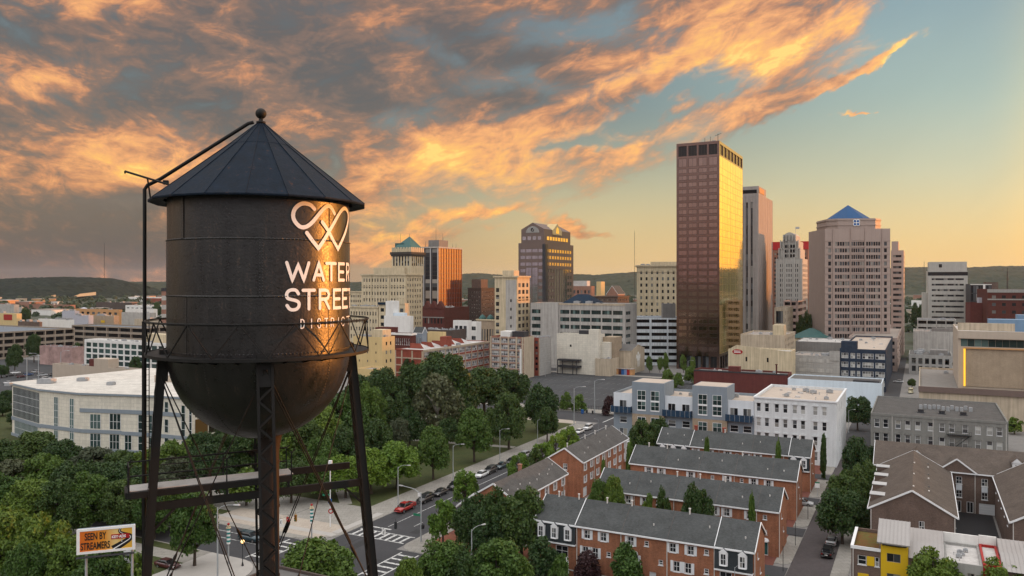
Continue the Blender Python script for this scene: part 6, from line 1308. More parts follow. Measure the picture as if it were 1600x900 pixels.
for j in range(4):
    z = 13.1-j*3.95
    for q in qs: s.win('f', q-.55, q+.55, z, z+2.3, 'blind' if (q*7+j) % 3 < 1 else 'sash')
    s.slabs([('f', q-.75, q+.75, z+2.3, z+2.55, .16) for q in qs]+[('f', q-.5, q+.5, z+2.55, z+2.72, .16) for q in qs], 'brick_white', 'window_hood')
    for k in range(5): s.win('r', 3+k*5.2, 4+k*5.2, z, z+2.1, 'sash')
s.cornice(.35, .25, 'white_trim'); s.clutter(13, 9, .7); s.build()
s = B('grey_loft', 'grey brick three storey block with arched windows, black fire escape and rooftop units', 'apartments', 'brick_grey', 'shingle_grey', at=(AB(235, 19.5), 19.5-bq(1360.5, 235), 36, 12.7), rec=.22, par=.35)
W = s.W; qs = [W*((x-622)/743) for x in (658, 708, 778, 832, 888, 958, 1020, 1072, 1143, 1210, 1270, 1320)]
for j in range(3):
    z = 9.0-j*3.7
    for i, q in enumerate(qs): s.win('f', q-.62, q+.62, z, z+2.2, 'arch' if i > 2 else 'sash')
    s.slabs([('f', q-.8, q+.8, z+2.2, z+2.42, .1) for q in qs], 'brick_grey', 'window_hood')
downspout(s, [W*.165, W*.47, W*.985]); s.slab('f', 0, W, s.h-.6, s.h+.03, .15, 'brick_grey', 'cornice')
m = MB(); q0, q1 = qs[7]-1.2-W, qs[8]+1.4-W
for z in (8.5, 4.9):
    m.box(q0, q1, -1.3, -.03, z, z+.08); m.box(q0, q1, -1.33, -1.28, z+1.0, z+1.06)
    for k in range(14): m.box(q0+k*(q1-q0)/13.2, q0+k*(q1-q0)/13.2+.04, -1.33, -1.29, z, z+1.05)
m.bar((q1-.4, -.8, 8.5), (q0+1.4, -.8, 4.95), .6, .08); m.bar((q1-.4, -1.1, 9.4), (q0+1.4, -1.1, 5.85), .05, .05); s.add('fire_escape', 'dark_metal', m)
r2 = random.Random(3)
for k in range(12):
    x, y = -W*(.62-.035*k), 17+r2.uniform(-2, 2); m = MB(); m.box(x-.42, x+.42, y-.45, y+.45, s.h-.35, s.h+.75); m.cyl((x, y, 0), .34, s.h+.75, s.h+.8, 10); s.add('roof_unit', 'unit_grey', m)
for k in range(3): x = -W*(.62-.16*k); m = MB(); m.cyl((x, 9, 0), .75, s.h-.2, s.h+.55, 10); m.box(x-.9, x+.9, 8.1, 9.9, s.h-.35, s.h-.18); s.add('skylight', 'tower_dark', m)
s.build()
# brown townhouses on the right
s = B('brown_terrace', 'long brown brick terrace with small white dormers behind the courtyard', 'townhouses', 'brick_brown', 'gravel', at=(AB(190, 60), 69, 15, 8.4), rec=.12)
s.gable = ('x', 3.6, .4, 'shingle_brown', 'white_trim'); W = s.W
for q in (16.0, 20.6, 23.6, 27.2, 32, 36, 40, 44, 50):
    for z in (5.9, 3.1): s.win('f', q-.55, q+.55, z, z+1.5, 'townwin')
    s.slab('f', q-.55, q+.55, 4.62, 5.86, .05, 'panel_pale', 'panel')
for q in (1.6, 4.2): s.win('f', q-.6, q+.6, 6, 7.4, 'townwin')
s.win('f', 15.2, 16.4, .1, 2.4, 'door', name='door'); s.win('f', 17.4, 18.6, .1, 2.4, 'door', name='door'); s.win('f', 19.6, 22.4, .1, 2.3, 'garage_door', name='garage_door'); s.win('f', 23.8, 26, .1, 2.3, 'garage_door', name='garage_door')
downspout(s, [18.9, 29])
m = MB(); gx = -W+15.6; m.add([(gx-3.4,-.35,8.3),(gx+3.4,-.35,8.3),(gx,-.35,10.9),(gx-3.4,5.5,8.3),(gx+3.4,5.5,8.3),(gx,5.5,10.9)], [[0,1,2]], 0); m.add([(gx-3.6,-.5,8.25),(gx+3.6,-.5,8.25),(gx,-.5,11.05),(gx,6.2,11.05),(gx-3.6,.4,8.25),(gx+3.6,.4,8.25)], [[0,2,3,4],[2,1,5,3]], 1); m.bar((gx-3.7,-.55,8.3), (gx,-.55,11.1), .1, .28, 2); m.bar((gx+3.7,-.55,8.3), (gx,-.55,11.1), .1, .28, 2); s.trim.append(('cross_gable', ['brick_brown', 'shingle_brown', 'white_trim'], m))
for q in (8.2, 26.4, 40):
    x = q-W; m = MB(); m.box(x-.75, x+.75, 1.7, 4.6, 8.9, 10.9, 0); m.add([(x-1.0,1.5,10.9),(x+1.0,1.5,10.9),(x,1.5,11.9),(x-1.0,5.5,10.9),(x+1.0,5.5,10.9),(x,5.5,11.9)], [[0,1,2]], 0); m.add([(x-1.05,1.4,10.88),(x,1.4,12),(x,5.6,12),(x-1.05,5.6,10.88),(x+1.05,1.4,10.88),(x+1.05,5.6,10.88)], [[0,1,2,3],[1,4,5,2]], 1); m.box(x-.3, x+.3, 1.64, 1.69, 9.7, 10.5, 2); s.trim.append(('dormer', ['white_trim', 'shingle_brown', 'win'], m))
s.build()
def brownwing(b0, b1, a0, L_, label):
    s = B('brown_townhouse', label, 'townhouses', 'brick_brown', 'gravel', at=(AB(a0, b1), b1-b0, L_, 8.2), rec=.12); s.gable = ('y', 3.7, .35, 'shingle_brown', 'white_trim')
    s.win('f', s.W*.58, s.W*.58+.85, 5.0, 6.9, 'townwin'); downspout(s, [.15, s.W-.15])
    for k in range(5): s.win('r', 3+k*6, 4+k*6, 5.6, 7.1, 'townwin'); s.win('r', 3+k*6, 4+k*6, 2.6, 4.1, 'townwin'); s.win('l', 3+k*6, 4+k*6, 5.6, 7.1, 'townwin')
    return s
s = brownwing(-8, 5.2, 153.5, 36, 'brown brick townhouse wing with its broad gable facing the camera by the street')
for k in range(4):
    y = 4+k*8; m = MB(); m.box(-s.W-.2, -s.W+2.1, y, y+2.2, 8.0, 9.6, 0); m.box(-s.W-.3, -s.W+2.2, y-.1, y+2.3, 9.6, 9.7, 1); s.trim.append(('shed_dormer', ['brick_brown', 'vent_grey'], m))
for k in range(9): m = MB(); f = (.97, .6, .6)[k % 3]; m.box(-s.W/2*f-.12, -s.W/2*f+.12, 3+k*3.4, 3.5+k*3.4, s.h+3.7*f, s.h+3.7*f+.35); s.add('roof_vent', 'pipe_white' if k % 3 < 2 else 'tower_dark', m)
s.build()
s = brownwing(13.4, 26, 155, 34.8, 'brown brick townhouse wing at the right picture edge beside the dark courtyard'); s.build()
# colourful modern houses, lower right
bb = [bq(u, 131) for u in (1330, 1376, 1419, 1476, 1536, 1566, 1700)]
def modern(i, j, H, D, label, wall, roof, par=.5): return B('modern_house', label, 'house', wall, roof, at=(AB(131, bb[j]), bb[j]-bb[i]-.02, D, H), rec=.15, par=par)
s = modern(0, 1, 8.0, 10, 'dark brick modern house with a mossy green roof and white parapet', 'brick_brown', 'sedum'); s.slabs([('f', -.1, s.W, 7.6, 8.06, .15)], 'white_trim', 'coping'); s.box('coping', 'white_trim', -s.W-.12, -s.W+.32, 0, 10, 7.9, 8.08); s.win('f', .9, 2.1, 5.3, 6.7, 'sash'); s.slab('f', 2.15, 3.2, 5.3, 6.7, .05, 'yellow_paint', 'panel'); s.win('f', 3.25, 3.85, 5.3, 6.7, 'sash'); s.slab('f', .9, 2.4, 1.5, 4, .05, 'yellow_paint', 'panel'); downspout(s, [.25]); s.build()
s = modern(1, 2, 8.6, 9, 'bright yellow modern house with a raised pale metal canopy roof', 'yellow_paint', 'metal_roof'); s.win('f', .8, s.W-1, 6.3, 7.6, 'two'); s.win('f', .8, s.W-1, 2.6, 4.6, 'two')
m = MB(); W = s.W
m.add([(-W-.5,-.9,9.3),(.25,-.9,9.3),(.25,6,11.0),(-W-.5,6,11.0),(-W-.5,-.9,9.1),(.25,-.9,9.1),(.25,6,10.8),(-W-.5,6,10.8)], [[0,1,2,3],[4,7,6,5],[0,4,5,1],[1,5,6,2],[3,2,6,7],[0,3,7,4]])
for k in range(9): x = -W-.45+k*(W+.7)/8.2; m.bar((x,-.9,9.34), (x,6,11.04), .05, .08)
s.add('canopy_roof', 'metal_roof', m); s.box('clerestory', 'win', -W+.2, -.2, .4, 5.8, 8.6, 9.4); s.build()
def metalhouse(i, j, label):
    s = modern(i, j, 7.4, 10, label, 'brick_brown', 'metal_roof', .1); W = s.W; m = MB()
    m.add([(-W+.02,-.5,7.5),(-.02,-.5,7.5),(-.02,4.6,8.6),(-W+.02,4.6,8.6),(-.02,4.6,7.5),(-W+.02,4.6,7.5)], [[0,1,2,3],[3,2,4,5],[1,4,2],[0,3,5],[0,5,4,1]])
    m.add([(-W+.02,4.8,8.2),(-.02,4.8,8.2),(-.02,10,9.1),(-W+.02,10,9.1),(-.02,10,7.4),(-W+.02,10,7.4)], [[0,1,2,3],[3,2,4,5],[1,4,2],[0,3,5]])
    for k in range(int(W/.55)+1): x = -W+.06+k*.55; m.bar((x,-.5,7.53), (x,4.6,8.63), .05, .07); m.bar((x,4.8,8.23), (x,10,9.13), .05, .07)
    s.add('seam_roof', 'metal_roof', m); s.grid('f', 3, 2, .5, .5, 1, 1, .5, style='two'); return s
metalhouse(2, 3, 'modern house with two pale ribbed metal roof slopes beside the yellow house').build()
s = modern(3, 4, 7.6, 10, 'modern house with a worn white flat roof between the metal roofs', 'stone_grey', 'membrane', .35); s.win('f', 2.6, 4.4, .2, 3.4, 'red_door', name='door'); s.grid('f', 2, 1, .5, .6, 4.4, .8, .6, style='two'); s.box('rear_parapet', 'white_wall', -s.W, 0, 10.02, 10.3, 0, 9.0); s.clutter(2, 3, .4); s.build()
s = modern(4, 5, 7.9, 10, 'narrow modern house with red front panel and white roof', 'red_paint', 'membrane', .35); s.box('rear_parapet', 'white_wall', -s.W, 0, 10.02, 10.3, 0, 9.2); s.build()
metalhouse(5, 6, 'modern house with pale ribbed metal roof at the lower right corner').build()
s = B('dark_flat_block', 'dark flat roofed block directly below the water tower at the bottom edge', 'building', 'brick_dark', 'gravel_dark', at=(AB(50, -45), 32.3, 30.6, 10), rec=.2, par=.35); s.slabs([('f', 0, s.W, s.h-.4, s.h+.04, .1)], 'tower_dark', 'coping'); s.clutter(4, 3); s.build()
# ---------------------------------------------------------------- trees
def leaves(r, P_, nrm, size):
    n = len(P_); t = np.cross(nrm, r.normal(size=(n, 3))); t /= np.linalg.norm(t, axis=1)[:, None]+1e-9; b = np.cross(nrm, t)
    s = size*r.uniform(.6, 1.35, n)[:, None]
    return np.stack([P_-t*s-b*s*.62, P_+t*s-b*s*.62, P_+t*s*.8+b*s*.62, P_-t*s*.8+b*s*.62], 1).reshape(-1, 3)
def crown_pts(seed, nc, per, shape, cr=.27, z0=.26, aspect=1.0):
    r = np.random.default_rng(seed); Pt = []; Nm = []
    k = 0
    while k < nc:
        z = r.uniform(0, 1)
        if shape == 'round': env = math.sqrt(max(0, 1-(2*z-.86)**2/1.3))
        elif shape == 'tall': env = math.sqrt(max(0, 1-(2*z-.8)**2/1.45))*.95
        elif shape == 'cone': env = .95*(1-z)**.6
        elif shape == 'column': env = .8*min(1, (1-z)*3.5)**.6*min(1, .35+z*2)
        else: env = math.sqrt(max(0, 1-z**2.2))
        if r.uniform() > env: continue
        a = r.uniform(0, 6.283); q = env*(r.uniform(.35, 1)**.5)*(1-cr*.75)*r.uniform(.82, 1.06)
        c = np.array([q*math.cos(a), q*math.sin(a), z*(1-z0)*.93+z0]); k += 1
        rr = cr*r.uniform(.6, 1.25); n_ = int(per*rr/cr)
        d = r.normal(size=(n_, 3)); d /= np.linalg.norm(d, axis=1)[:, None]; d[:, 2] = np.where(d[:, 2] < -.35, -d[:, 2], d[:, 2])
        rad = rr*r.uniform(.55, 1.08, n_)[:, None]
        pt = c+d*rad*np.array([1, 1, .62*aspect]); Pt.append(pt); nn = d+r.normal(size=(n_, 3))*.75+np.array([0, 0, .35]); Nm.append(nn/np.linalg.norm(nn, axis=1)[:, None])
    return r, np.concatenate(Pt), np.concatenate(Nm)
def quads_mesh(name, V, mat, sm=False):
    me = bpy.data.meshes.new(name); n = len(V)//4
    me.vertices.add(len(V)); me.vertices.foreach_set('co', V.ravel().astype(np.float32)); me.loops.add(n*4); me.loops.foreach_set('vertex_index', np.arange(n*4, dtype=np.int32))
    me.polygons.add(n); me.polygons.foreach_set('loop_start', np.arange(0, n*4, 4, dtype=np.int32)); me.polygons.foreach_set('loop_total', np.full(n, 4, np.int32)); me.update(calc_edges=True); me.materials.append(MAT(mat)); return me
_T = {}
TK = dict(round=('round', 66, 270, .27, .24, .038), big=('tall', 92, 270, .22, .2, .032), young=('tall', 34, 130, .25, .22, .05), sparse=('tall', 70, 70, .2, .2, .045), column=('column', 40, 90, .42, .04, .12), bush=('bush', 40, 130, .3, .02, .06), small=('round', 30, 90, .32, .2, .085))
def crown_mesh(kind, var, mat):
    k = (kind, var, mat)
    if k not in _T:
        base = ('c', kind, var)
        if base not in _T:
            sh, nc, per, cr, z0, ls = TK[kind]; r, p_, n_ = crown_pts(hash((len(kind)*7+ord(kind[0]), var)) % 9999+var*13, nc, per, sh, cr, z0)
            zz = np.array([1, 1, .62]) ; n2 = n_; _T[base] = leaves(r, p_, n2, ls)
            V = _T[base].reshape(-1, 4, 3); c = V.mean(1, keepdims=True); V = c+(V-c)*np.array([1, 1, .55]); _T[base] = V.reshape(-1, 3)
        _T[k] = quads_mesh('crown', _T[base], mat)
    return _T[k]
def trunk_mesh(kind, bark):
    k = ('t', kind, bark)
    if k not in _T:
        r = random.Random(len(kind)); b = MB(); sl = kind == 'column'
        b.tube([(0,0,-.02), (.01,.0,.15), (.02,.01,.32), (0,.02,.55), (.01,0,.85)], [.075,.055,.048,.036,.012] if not sl else [.1,.09,.08,.06,.02], 8)
        for i in range(9 if not sl else 0):
            a = i*2.4; z = .24+.05*i; q = .62*(1-.04*i); b.tube([(0,0,z), (q*.4*math.cos(a), q*.4*math.sin(a), z+.08), (q*math.cos(a+.2), q*math.sin(a+.2), z+.2)], [.03,.022,.006], 5)
        _T[k] = b.mesh('trunk', bark, True)
    return _T[k]
tr_ = random.Random(5); TREES = []
def tree(u, vt, vb, wpx, kind='round', mat='leaf_dark', cl=None, label=None, Y=None, bark='bark', z=0.1):
    if Y is None: p_ = G(u, vb, z)
    else: p_ = Vector((K(u)*Y, Y, z))
    h = CH-(vt-VH)*p_.y/F-z; wd = wpx*p_.y/F
    TREES.append((u, cl, label, p_, h, wd, kind, mat, bark))
def plant_all():
    ORD = ['first', 'second', 'third', 'fourth', 'fifth', 'sixth', 'seventh', 'eighth', 'ninth', 'tenth', 'eleventh', 'twelfth', 'thirteenth', 'fourteenth', 'fifteenth', 'sixteenth', 'seventeenth', 'eighteenth', 'nineteenth', 'twentieth', 'twenty first', 'twenty second', 'twenty third', 'twenty fourth', 'twenty fifth', 'twenty sixth', 'twenty seventh', 'twenty eighth']
    cnt = {}; tot_ = {}
    for t_ in TREES: tot_[t_[1]] = tot_.get(t_[1], 0)+1
    for u, cl, label, p_, h, wd, kind, mat, bark in sorted(TREES, key=lambda t_: t_[0]):
        if label is None:
            k = cnt.get(cl, 0); cnt[cl] = k+1; n = tot_[cl]
            label = ('leftmost of ' if k == 0 else 'rightmost of ' if k == n-1 else ORD[k]+' from left of ')+cl
        nm = {'bush': 'bush', 'column': 'columnar_tree'}.get(kind, 'tree')
        t_ = thing(nm, label, 'bush' if kind == 'bush' else 'tree', p_, tr_.uniform(0, 6.28), cl)
        t_.scale = (wd/2, wd/2, h)
        link(crown_mesh(kind, tr_.randrange(3), mat), 'crown', t_); 
        if kind != 'bush': link(trunk_mesh(kind, bark), 'trunk', t_)
C1 = 'the dark trees in the park right of the tower'; D_, M_, L_, O_ = 'leaf_dark', 'leaf_mid', 'leaf_bright', 'leaf_olive'
for a in ((655,568,660,88,'big',D_),(716,580,668,80,'big',D_),(600,578,672,80,'big',D_),(566,588,668,72,'big',D_),(757,580,648,82,'round',D_),(796,577,642,72,'round',D_),(846,603,674,60,'round',D_),(795,622,702,62,'round',D_),(621,616,682,64,'round',D_),(640,640,700,50,'round',D_),(700,655,700,40,'round',D_),(770,640,690,40,'round',D_)): tree(*a, cl=C1)
tree(690, 553, 676, 104, 'big', D_, label='tallest dark tree of the park, in front of the red factory')
tree(684, 588, 692, 92, 'sparse', O_, label='thin pale olive tree with bare whitish limbs in the park', bark='bark_pale'); tree(722, 582, 668, 60, 'sparse', O_, label='pale olive tree crown right of the tallest park tree', bark='bark_pale')
C2 = 'the green lawn trees along the park pavement'
for a in ((741,644,722,64,'round',M_),(677,672,749,58,'round',M_),(621,695,764,84,'round',L_),(580,706,772,70,'round',L_),(540,714,778,70,'round',L_),(500,720,780,64,'round',M_),(855,640,690,40,'round',D_)): tree(*a, cl=C2)
tree(622, 655, 706, 42, 'round', O_, label='small pale olive tree in the park beside the bright green ones')
C3 = 'the green trees seen between the tower legs'
for a in ((575,602,700,64,'big',M_),(540,618,720,90,'big',M_),(505,640,735,84,'big',M_),(470,655,748,90,'big',D_),(435,668,752,80,'round',M_),(395,664,748,90,'big',D_),(350,672,752,84,'big',D_),(310,678,756,80,'big',D_),(280,690,760,70,'round',M_),(455,720,786,66,'round',D_),(500,690,770,60,'round',M_),(385,735,790,60,'small',M_),(330,700,790,80,'round',D_),(545,668,750,70,'round',D_),(590,660,735,60,'round',D_)): tree(*a, cl=C3)
tree(304, 776, 884, 76, 'round', M_, label='tree with visible trunk on the grass strip between the left tower legs')
C4 = 'the dense dark trees at the lower left'
for a in ((8,690,752,70),(52,676,748,84),(98,690,756,80),(146,700,764,84),(192,706,768,80),(236,702,768,70),(272,716,778,60),(20,720,800,90),(72,712,800,90),(120,722,806,90),(168,724,812,92),(214,734,818,84),(258,744,822,70),(2,745,840,80),(44,752,850,90),(92,750,846,90),(135,742,836,86),(240,762,842,70),(275,752,830,60),(190,752,838,80)): tree(*a, kind='big', mat=(D_, D_, M_, D_, D_, M_, O_)[int(a[0]) % 7], cl=C4)
C5 = 'the lighter green trees in the lower left corner'
for a in ((12,800,915,100,'round',M_),(70,812,935,100,'round',M_),(118,845,950,84,'round',M_),(160,862,965,100,'round',M_),(40,850,960,70,'round',M_),(215,872,960,50,'small',M_)): tree(*a, cl=C5)
C6 = 'the young street trees between the road and the brick townhouses'
for a in ((847,690,742,44,'young',L_),(868,676,728,36,'young',L_),(888,666,722,40,'young',L_),(830,700,752,46,'young',D_),(809,707,757,40,'young',L_),(727,735,795,48,'young',L_),(692,778,855,52,'young',L_),(735,745,790,30,'young',M_)): tree(*a, cl=C6)
C7 = 'the dark trees in front of the front townhouse row'
for a in ((740,778,868,70,'round',D_),(775,770,872,70,'round',D_),(815,768,876,96,'round',D_),(762,800,880,70,'round',D_)): tree(*a, cl=C7)
C8 = 'the round tree tops along the bottom edge'
for a in ((690,850,948,96,'round',M_),(775,852,960,110,'round',M_),(735,860,965,80,'round',D_),(846,845,905,62,'bush',D_),(640,880,970,60,'round',M_),(810,878,960,60,'round',M_),(875,872,950,44,'bush',M_)): tree(*a, cl=C8)
tree(500, 850, 950, 128, 'round', M_, label='leafy green tree beside the central tower leg at the bottom edge')
tree(977, 857, 925, 62, 'bush', M_, label='green bush under the arched window of the front townhouse row'); tree(918, 866, 912, 52, 'bush', 'leaf_purple', label='dark purple climbing shrub beside the white trellis'); tree(862, 862, 905, 40, 'bush', D_, label='dark shrub in the brick yard left of the purple shrub'); tree(1118, 880, 930, 40, 'bush', M_, label='small green shrub under the right mansard unit')
C9 = 'the courtyard trees between the brick townhouse rows'
def YA(u, a): b = bq(u, a); return AX.y*a+BX.y*b
for u, vt, a, w_, kd, mt in ((936,757,138.5,38,'round',M_),(960,752,139,44,'round',M_),(1012,777,138,28,'small',M_),(1037,771,139,26,'small',D_),(1090,762,138.5,56,'round',D_)): tree(u, vt, 0, w_, kd, mt, cl=C9, Y=YA(u, a))
tree(1128, 880, 922, 30, 'small', M_, label='small green tree under the front row windows near its right mansard unit')
C10 = 'the narrow columnar trees beside the brick townhouses'
for u, vt, a, w_ in ((1174.5,785,141,13),(1104,690,189,12),(1216,699,189,11),(984,700,172,14),(943,726,166,9)): tree(u, vt, 0, w_, 'column', M_, cl=C10, Y=YA(u, a))
tree(1286.5,687,748,12,'column',D_, cl=C10)
C11 = 'the dark trees at the foot of the grey blue flats'
for a in ((1002,662,725,46,'round',D_),(1026,656,722,50,'round',D_)): tree(*a, cl=C11)
C12 = 'the dark street trees beside the narrow brick paved street'
for a in ((1342,690,772,62,'round',D_),(1327,735,815,70,'round',D_),(1316,768,850,78,'round',D_),(1345,778,845,60,'round',D_),(1352,722,800,50,'round',D_)): tree(*a, cl=C12)
tree(1340, 622, 672, 46, 'round', D_, label='dark tree between the white loft and the grey loft'); tree(1269, 606, 640, 17, 'young', L_, Y=262, label='light green tree peeking over the white loft roof')
tree(1458, 865, 960, 92, 'round', M_, label='green tree in front of the yellow modern house at the bottom'); tree(1565, 880, 970, 84, 'round', M_, label='green tree in front of the white roofed modern house'); tree(1400, 884, 940, 34, 'bush', M_, label='small shrub at the foot of the yellow modern house'); tree(1585, 654, 690, 26, 'small', M_, Y=250, label='small tree right of the grey loft')
C13 = 'the low shrubs along the parking lot edge'
for a in ((884,614,640,24),(905,618,642,28),(1043,580,604,26),(1080,575,600,26),(1060,585,606,20)): tree(*a, kind='bush', mat=M_, cl=C13)
tree(952, 622, 648, 28, 'bush', 'leaf_purple', label='dark reddish shrub beside the grey blue flats')
C14 = 'the small trees in front of the white parking garage'
for a in ((1015,558,582,12),(1031,560,582,11),(1041,553,582,12),(1068,556,582,12),(1082,560,582,10)): tree(*a, kind='small', mat=M_, cl=C14)
C15 = 'the trees between the far left parking lots'
for a in ((23,541,582,27),(53,524,566,25),(40,482,506,17),(10,612,640,32),(2,570,590,24),(212,560,596,24),(120,536,556,12),(245,475,500,16),(30,640,668,36),(4,626,650,30)): tree(*a, kind='round', mat=D_, cl=C15)
C16 = 'the trees between the art deco and the pyramid tower'
for a in ((1262,490,522,24),(1281,478,522,20),(1250,498,522,16),(1274,500,524,22)): tree(*a, kind='round', mat=D_, cl=C16, Y=500)
C17 = 'the trees right of the slim annex tower'
for a in ((1430,476,492,12),(1440,474,494,12),(1452,478,496,12),(1412,486,500,14),(1436,492,512,14)): tree(*a, kind='round', mat=D_, cl=C17, Y=800)
C18 = 'the trees beyond the parking lot beside the brick warehouse'
for a in ((640,560,604,30),(745,586,612,20),(1425,592,606,14),(1216,519,530,14)): tree(*a, kind='round', mat=D_, cl=C18)
plant_all()
# woods that read as one mass on the far plain
r = np.random.default_rng(4); Pn = []; Nn = []
occ = [(o.location.x, o.location.y) for o in COL.objects if o.parent is None and o.get('category') and o.location.y > 560]
occ = np.array(occ)
k = 0
while k < 1500:
    Y = 680*(3.6)**r.uniform(0, 1); u = r.uniform(-60, 1660); x = K(u)*Y
    if Y < 1000 and r.uniform() < .6: continue
    if np.min(np.hypot(occ[:, 0]-x, occ[:, 1]-Y)) < 38: continue
    k += 1; rad = r.uniform(4, 9); n_ = 26; d = r.normal(size=(n_, 3)); d /= np.linalg.norm(d, axis=1)[:, None]; d[:, 2] = np.abs(d[:, 2])
    Pn.append(np.array([x, Y, rad*.25])+d*rad*r.uniform(.7, 1.1, n_)[:, None]*np.array([1, 1, 1.15])); Nn.append(d)
Pn = np.concatenate(Pn); Nn = np.concatenate(Nn)
tag(link(quads_mesh('far_woods', leaves(r, Pn, Nn, 2.6), 'leaf_far'), 'far_woods'), kind='stuff')
# ---------------------------------------------------------------- vehicles
CARP = dict(white=(.7,.71,.72), black=(.012,.012,.014), grey=(.10,.105,.11), silver=(.38,.39,.40), red=(.32,.012,.012), teal=(.02,.05,.065), blue=(.02,.06,.16), maroon=(.07,.012,.014), cream=(.55,.50,.33), darkgrey=(.035,.037,.04))
def carpaint(c):
    n = 'paint_'+c
    if n not in _M:
        m, t, b, o = newmat(n); b.inputs['Base Color'].default_value = (*CARP[c], 1); b.inputs['Roughness'].default_value = .3; b.inputs['Coat Weight'].default_value = .6; b.inputs['Coat Roughness'].default_value = .06; _M[n] = m
    return _M[n]
def loft(b, st, m=0):                        # st: (x, half width low, half width top, z low, z top)
    o = len(b.v); n = 8
    for x, w0, w1, z0, z1 in st:
        c = (z1-z0)*.18
        b.v += [(x,-w0*.92,z0),(x,w0*.92,z0),(x,w0,z0+c),(x,w0*.99,z1-c*1.6),(x,w1*.9,z1),(x,-w1*.9,z1),(x,-w0*.99,z1-c*1.6),(x,-w0,z0+c)]
    for i in range(len(st)-1):
        for k in range(n): a = o+i*n+k; d = o+i*n+(k+1) % n; b.f.append([a, a+n, d+n, d][::-1]); b.m.append(m)
    b.f.append([o+k for k in range(n)]); b.m.append(m); e = o+(len(st)-1)*n; b.f.append([e+k for k in range(n)][::-1]); b.m.append(m)
_C = {}
SHP = dict(
 sedan=([(-2.35,.78,.74,.42,.80),(-2.25,.88,.82,.30,.95),(-1.5,.90,.84,.24,.98),(0,.90,.86,.22,.97),(1.2,.90,.84,.24,.93),(2.1,.86,.76,.28,.80),(2.35,.74,.64,.38,.66)], [(-1.75,.76,.70,.94,1.0),(-1.05,.78,.62,.94,1.40),(.25,.78,.62,.94,1.43),(1.15,.78,.72,.92,.97)], (-1.35,1.4), .33),
 suv=([(-2.35,.84,.80,.45,1.0),(-2.28,.92,.88,.34,1.12),(-1.4,.94,.9,.28,1.14),(0,.94,.9,.28,1.13),(1.15,.93,.88,.28,1.10),(2.1,.90,.82,.32,.98),(2.38,.80,.70,.42,.82)], [(-2.3,.82,.74,1.08,1.30),(-1.95,.83,.68,1.08,1.70),(.35,.83,.68,1.08,1.74),(1.15,.82,.76,1.06,1.14)], (-1.4,1.45), .38),
 pickup=([(-2.9,.90,.88,.5,1.08),(-2.8,.95,.92,.42,1.12),(-.5,.95,.92,.38,1.12),(0,.95,.9,.36,1.12),(1.4,.95,.9,.36,1.1),(2.5,.92,.84,.38,1.02),(2.85,.82,.72,.48,.86)], [(-.75,.84,.74,1.06,1.25),(-.55,.85,.7,1.06,1.78),(.75,.85,.7,1.06,1.80),(1.5,.84,.76,1.06,1.13)], (-1.75,1.75), .40),
 van=([(-2.6,.94,.92,.4,2.2),(-2.5,.98,.94,.35,2.3),(1.1,.98,.92,.32,2.3),(1.7,.98,.9,.32,1.35),(2.4,.94,.86,.36,1.15),(2.6,.86,.78,.45,.9)], [(1.02,.9,.8,1.3,2.1),(1.2,.9,.78,1.3,2.1),(1.75,.88,.84,1.25,1.35)], (-1.6,1.65), .38))
def carproto(kind):
    body, cab, wh, wr = SHP[kind]; r = link(None, 'parked_car'); b = MB(); loft(b, body)
    if kind == 'pickup':
        b.box(-2.75,-.8,.75,.93,1.05,1.3); b.box(-2.75,-.8,-.93,-.75,1.05,1.3); b.box(-2.85,-2.72,-.9,.9,1.05,1.3)
    bo = b.build('body', 'paint_x', r, True); g = MB(); loft(g, cab); g.build('glasshouse', 'car_glass', r, True)
    if kind != 'van':
        (x0, _, _, _, z0), (x1, _, w1, _, z1) = cab[1], cab[2]; b = MB(); b.box(x0-.05, x1+.1, -w1*.92, w1*.92, z0-.05, z1+.03)
        for x in (x0+.0, (x0+x1)/2, x1+.1):
            for s_ in (-1, 1): b.bar((x+(.12 if x == x1+.1 else -.06 if x == x0 else 0), s_*cab[1][1]*.99, cab[1][3]), (x, s_*w1*.93, z1), .09, .05)
        b.build('roof', 'paint_x', r)
    if kind == 'pickup': b = MB(); b.box(-2.7,-.82,-.74,.74,1.10,1.14); b.build('bed', 'rubber', r)
    for x in wh:
        for s_ in (-1, 1):
            w_ = MB(); w_.lathe([(wr*.6,-.11),(wr*.96,-.11),(wr,-.07),(wr,.07),(wr*.96,.11),(wr*.6,.11)], 18); wo = w_.build('wheel', 'rubber', r, False, (x, s_*body[2][1]*.93, wr)); wo.rotation_euler = (R(90), 0, 0)
            q = MB(); q.lathe([(.02,-.10),(wr*.6,-.12),(wr*.62,0),(wr*.6,.12),(.02,.10)], 12); q.build('rim', 'rim', wo)
    xf, xb = body[-2][0], body[1][0]; zf = (body[-2][3]+body[-2][4])/2+.12; zb = body[1][4]-.22
    for s_ in (-1, 1):
        b = MB(); b.box(xf-.02, xf+.17, min(s_*.5,s_*.8), max(s_*.5,s_*.8), zf-.09, zf+.09); b.build('headlight', 'lamp_clear', r)
        b = MB(); b.box(xb-.07, xb+.05, min(s_*.58,s_*.84), max(s_*.58,s_*.84), zb-.12, zb+.12); b.build('tail_light', 'lamp_red', r)
        b = MB(); b.box(cab[-1][0]-.45, cab[-1][0]-.25, min(s_*.9,s_*1.06), max(s_*.9,s_*1.06), cab[-1][3]+.05, cab[-1][3]+.2); b.build('mirror', 'paint_x', r)
    b = MB(); b.box(xf+.1, xf+.24, -.45, .45, zf-.28, zf-.06); b.build('grille', 'dark_metal', r)
    b = MB(); b.box(xb-.1, xb-.07, -.25, .25, zb-.22, zb-.1); b.build('number_plate', 'sign_white', r)
    return r
SPEC['paint_x'] = lambda: carpaint('white')
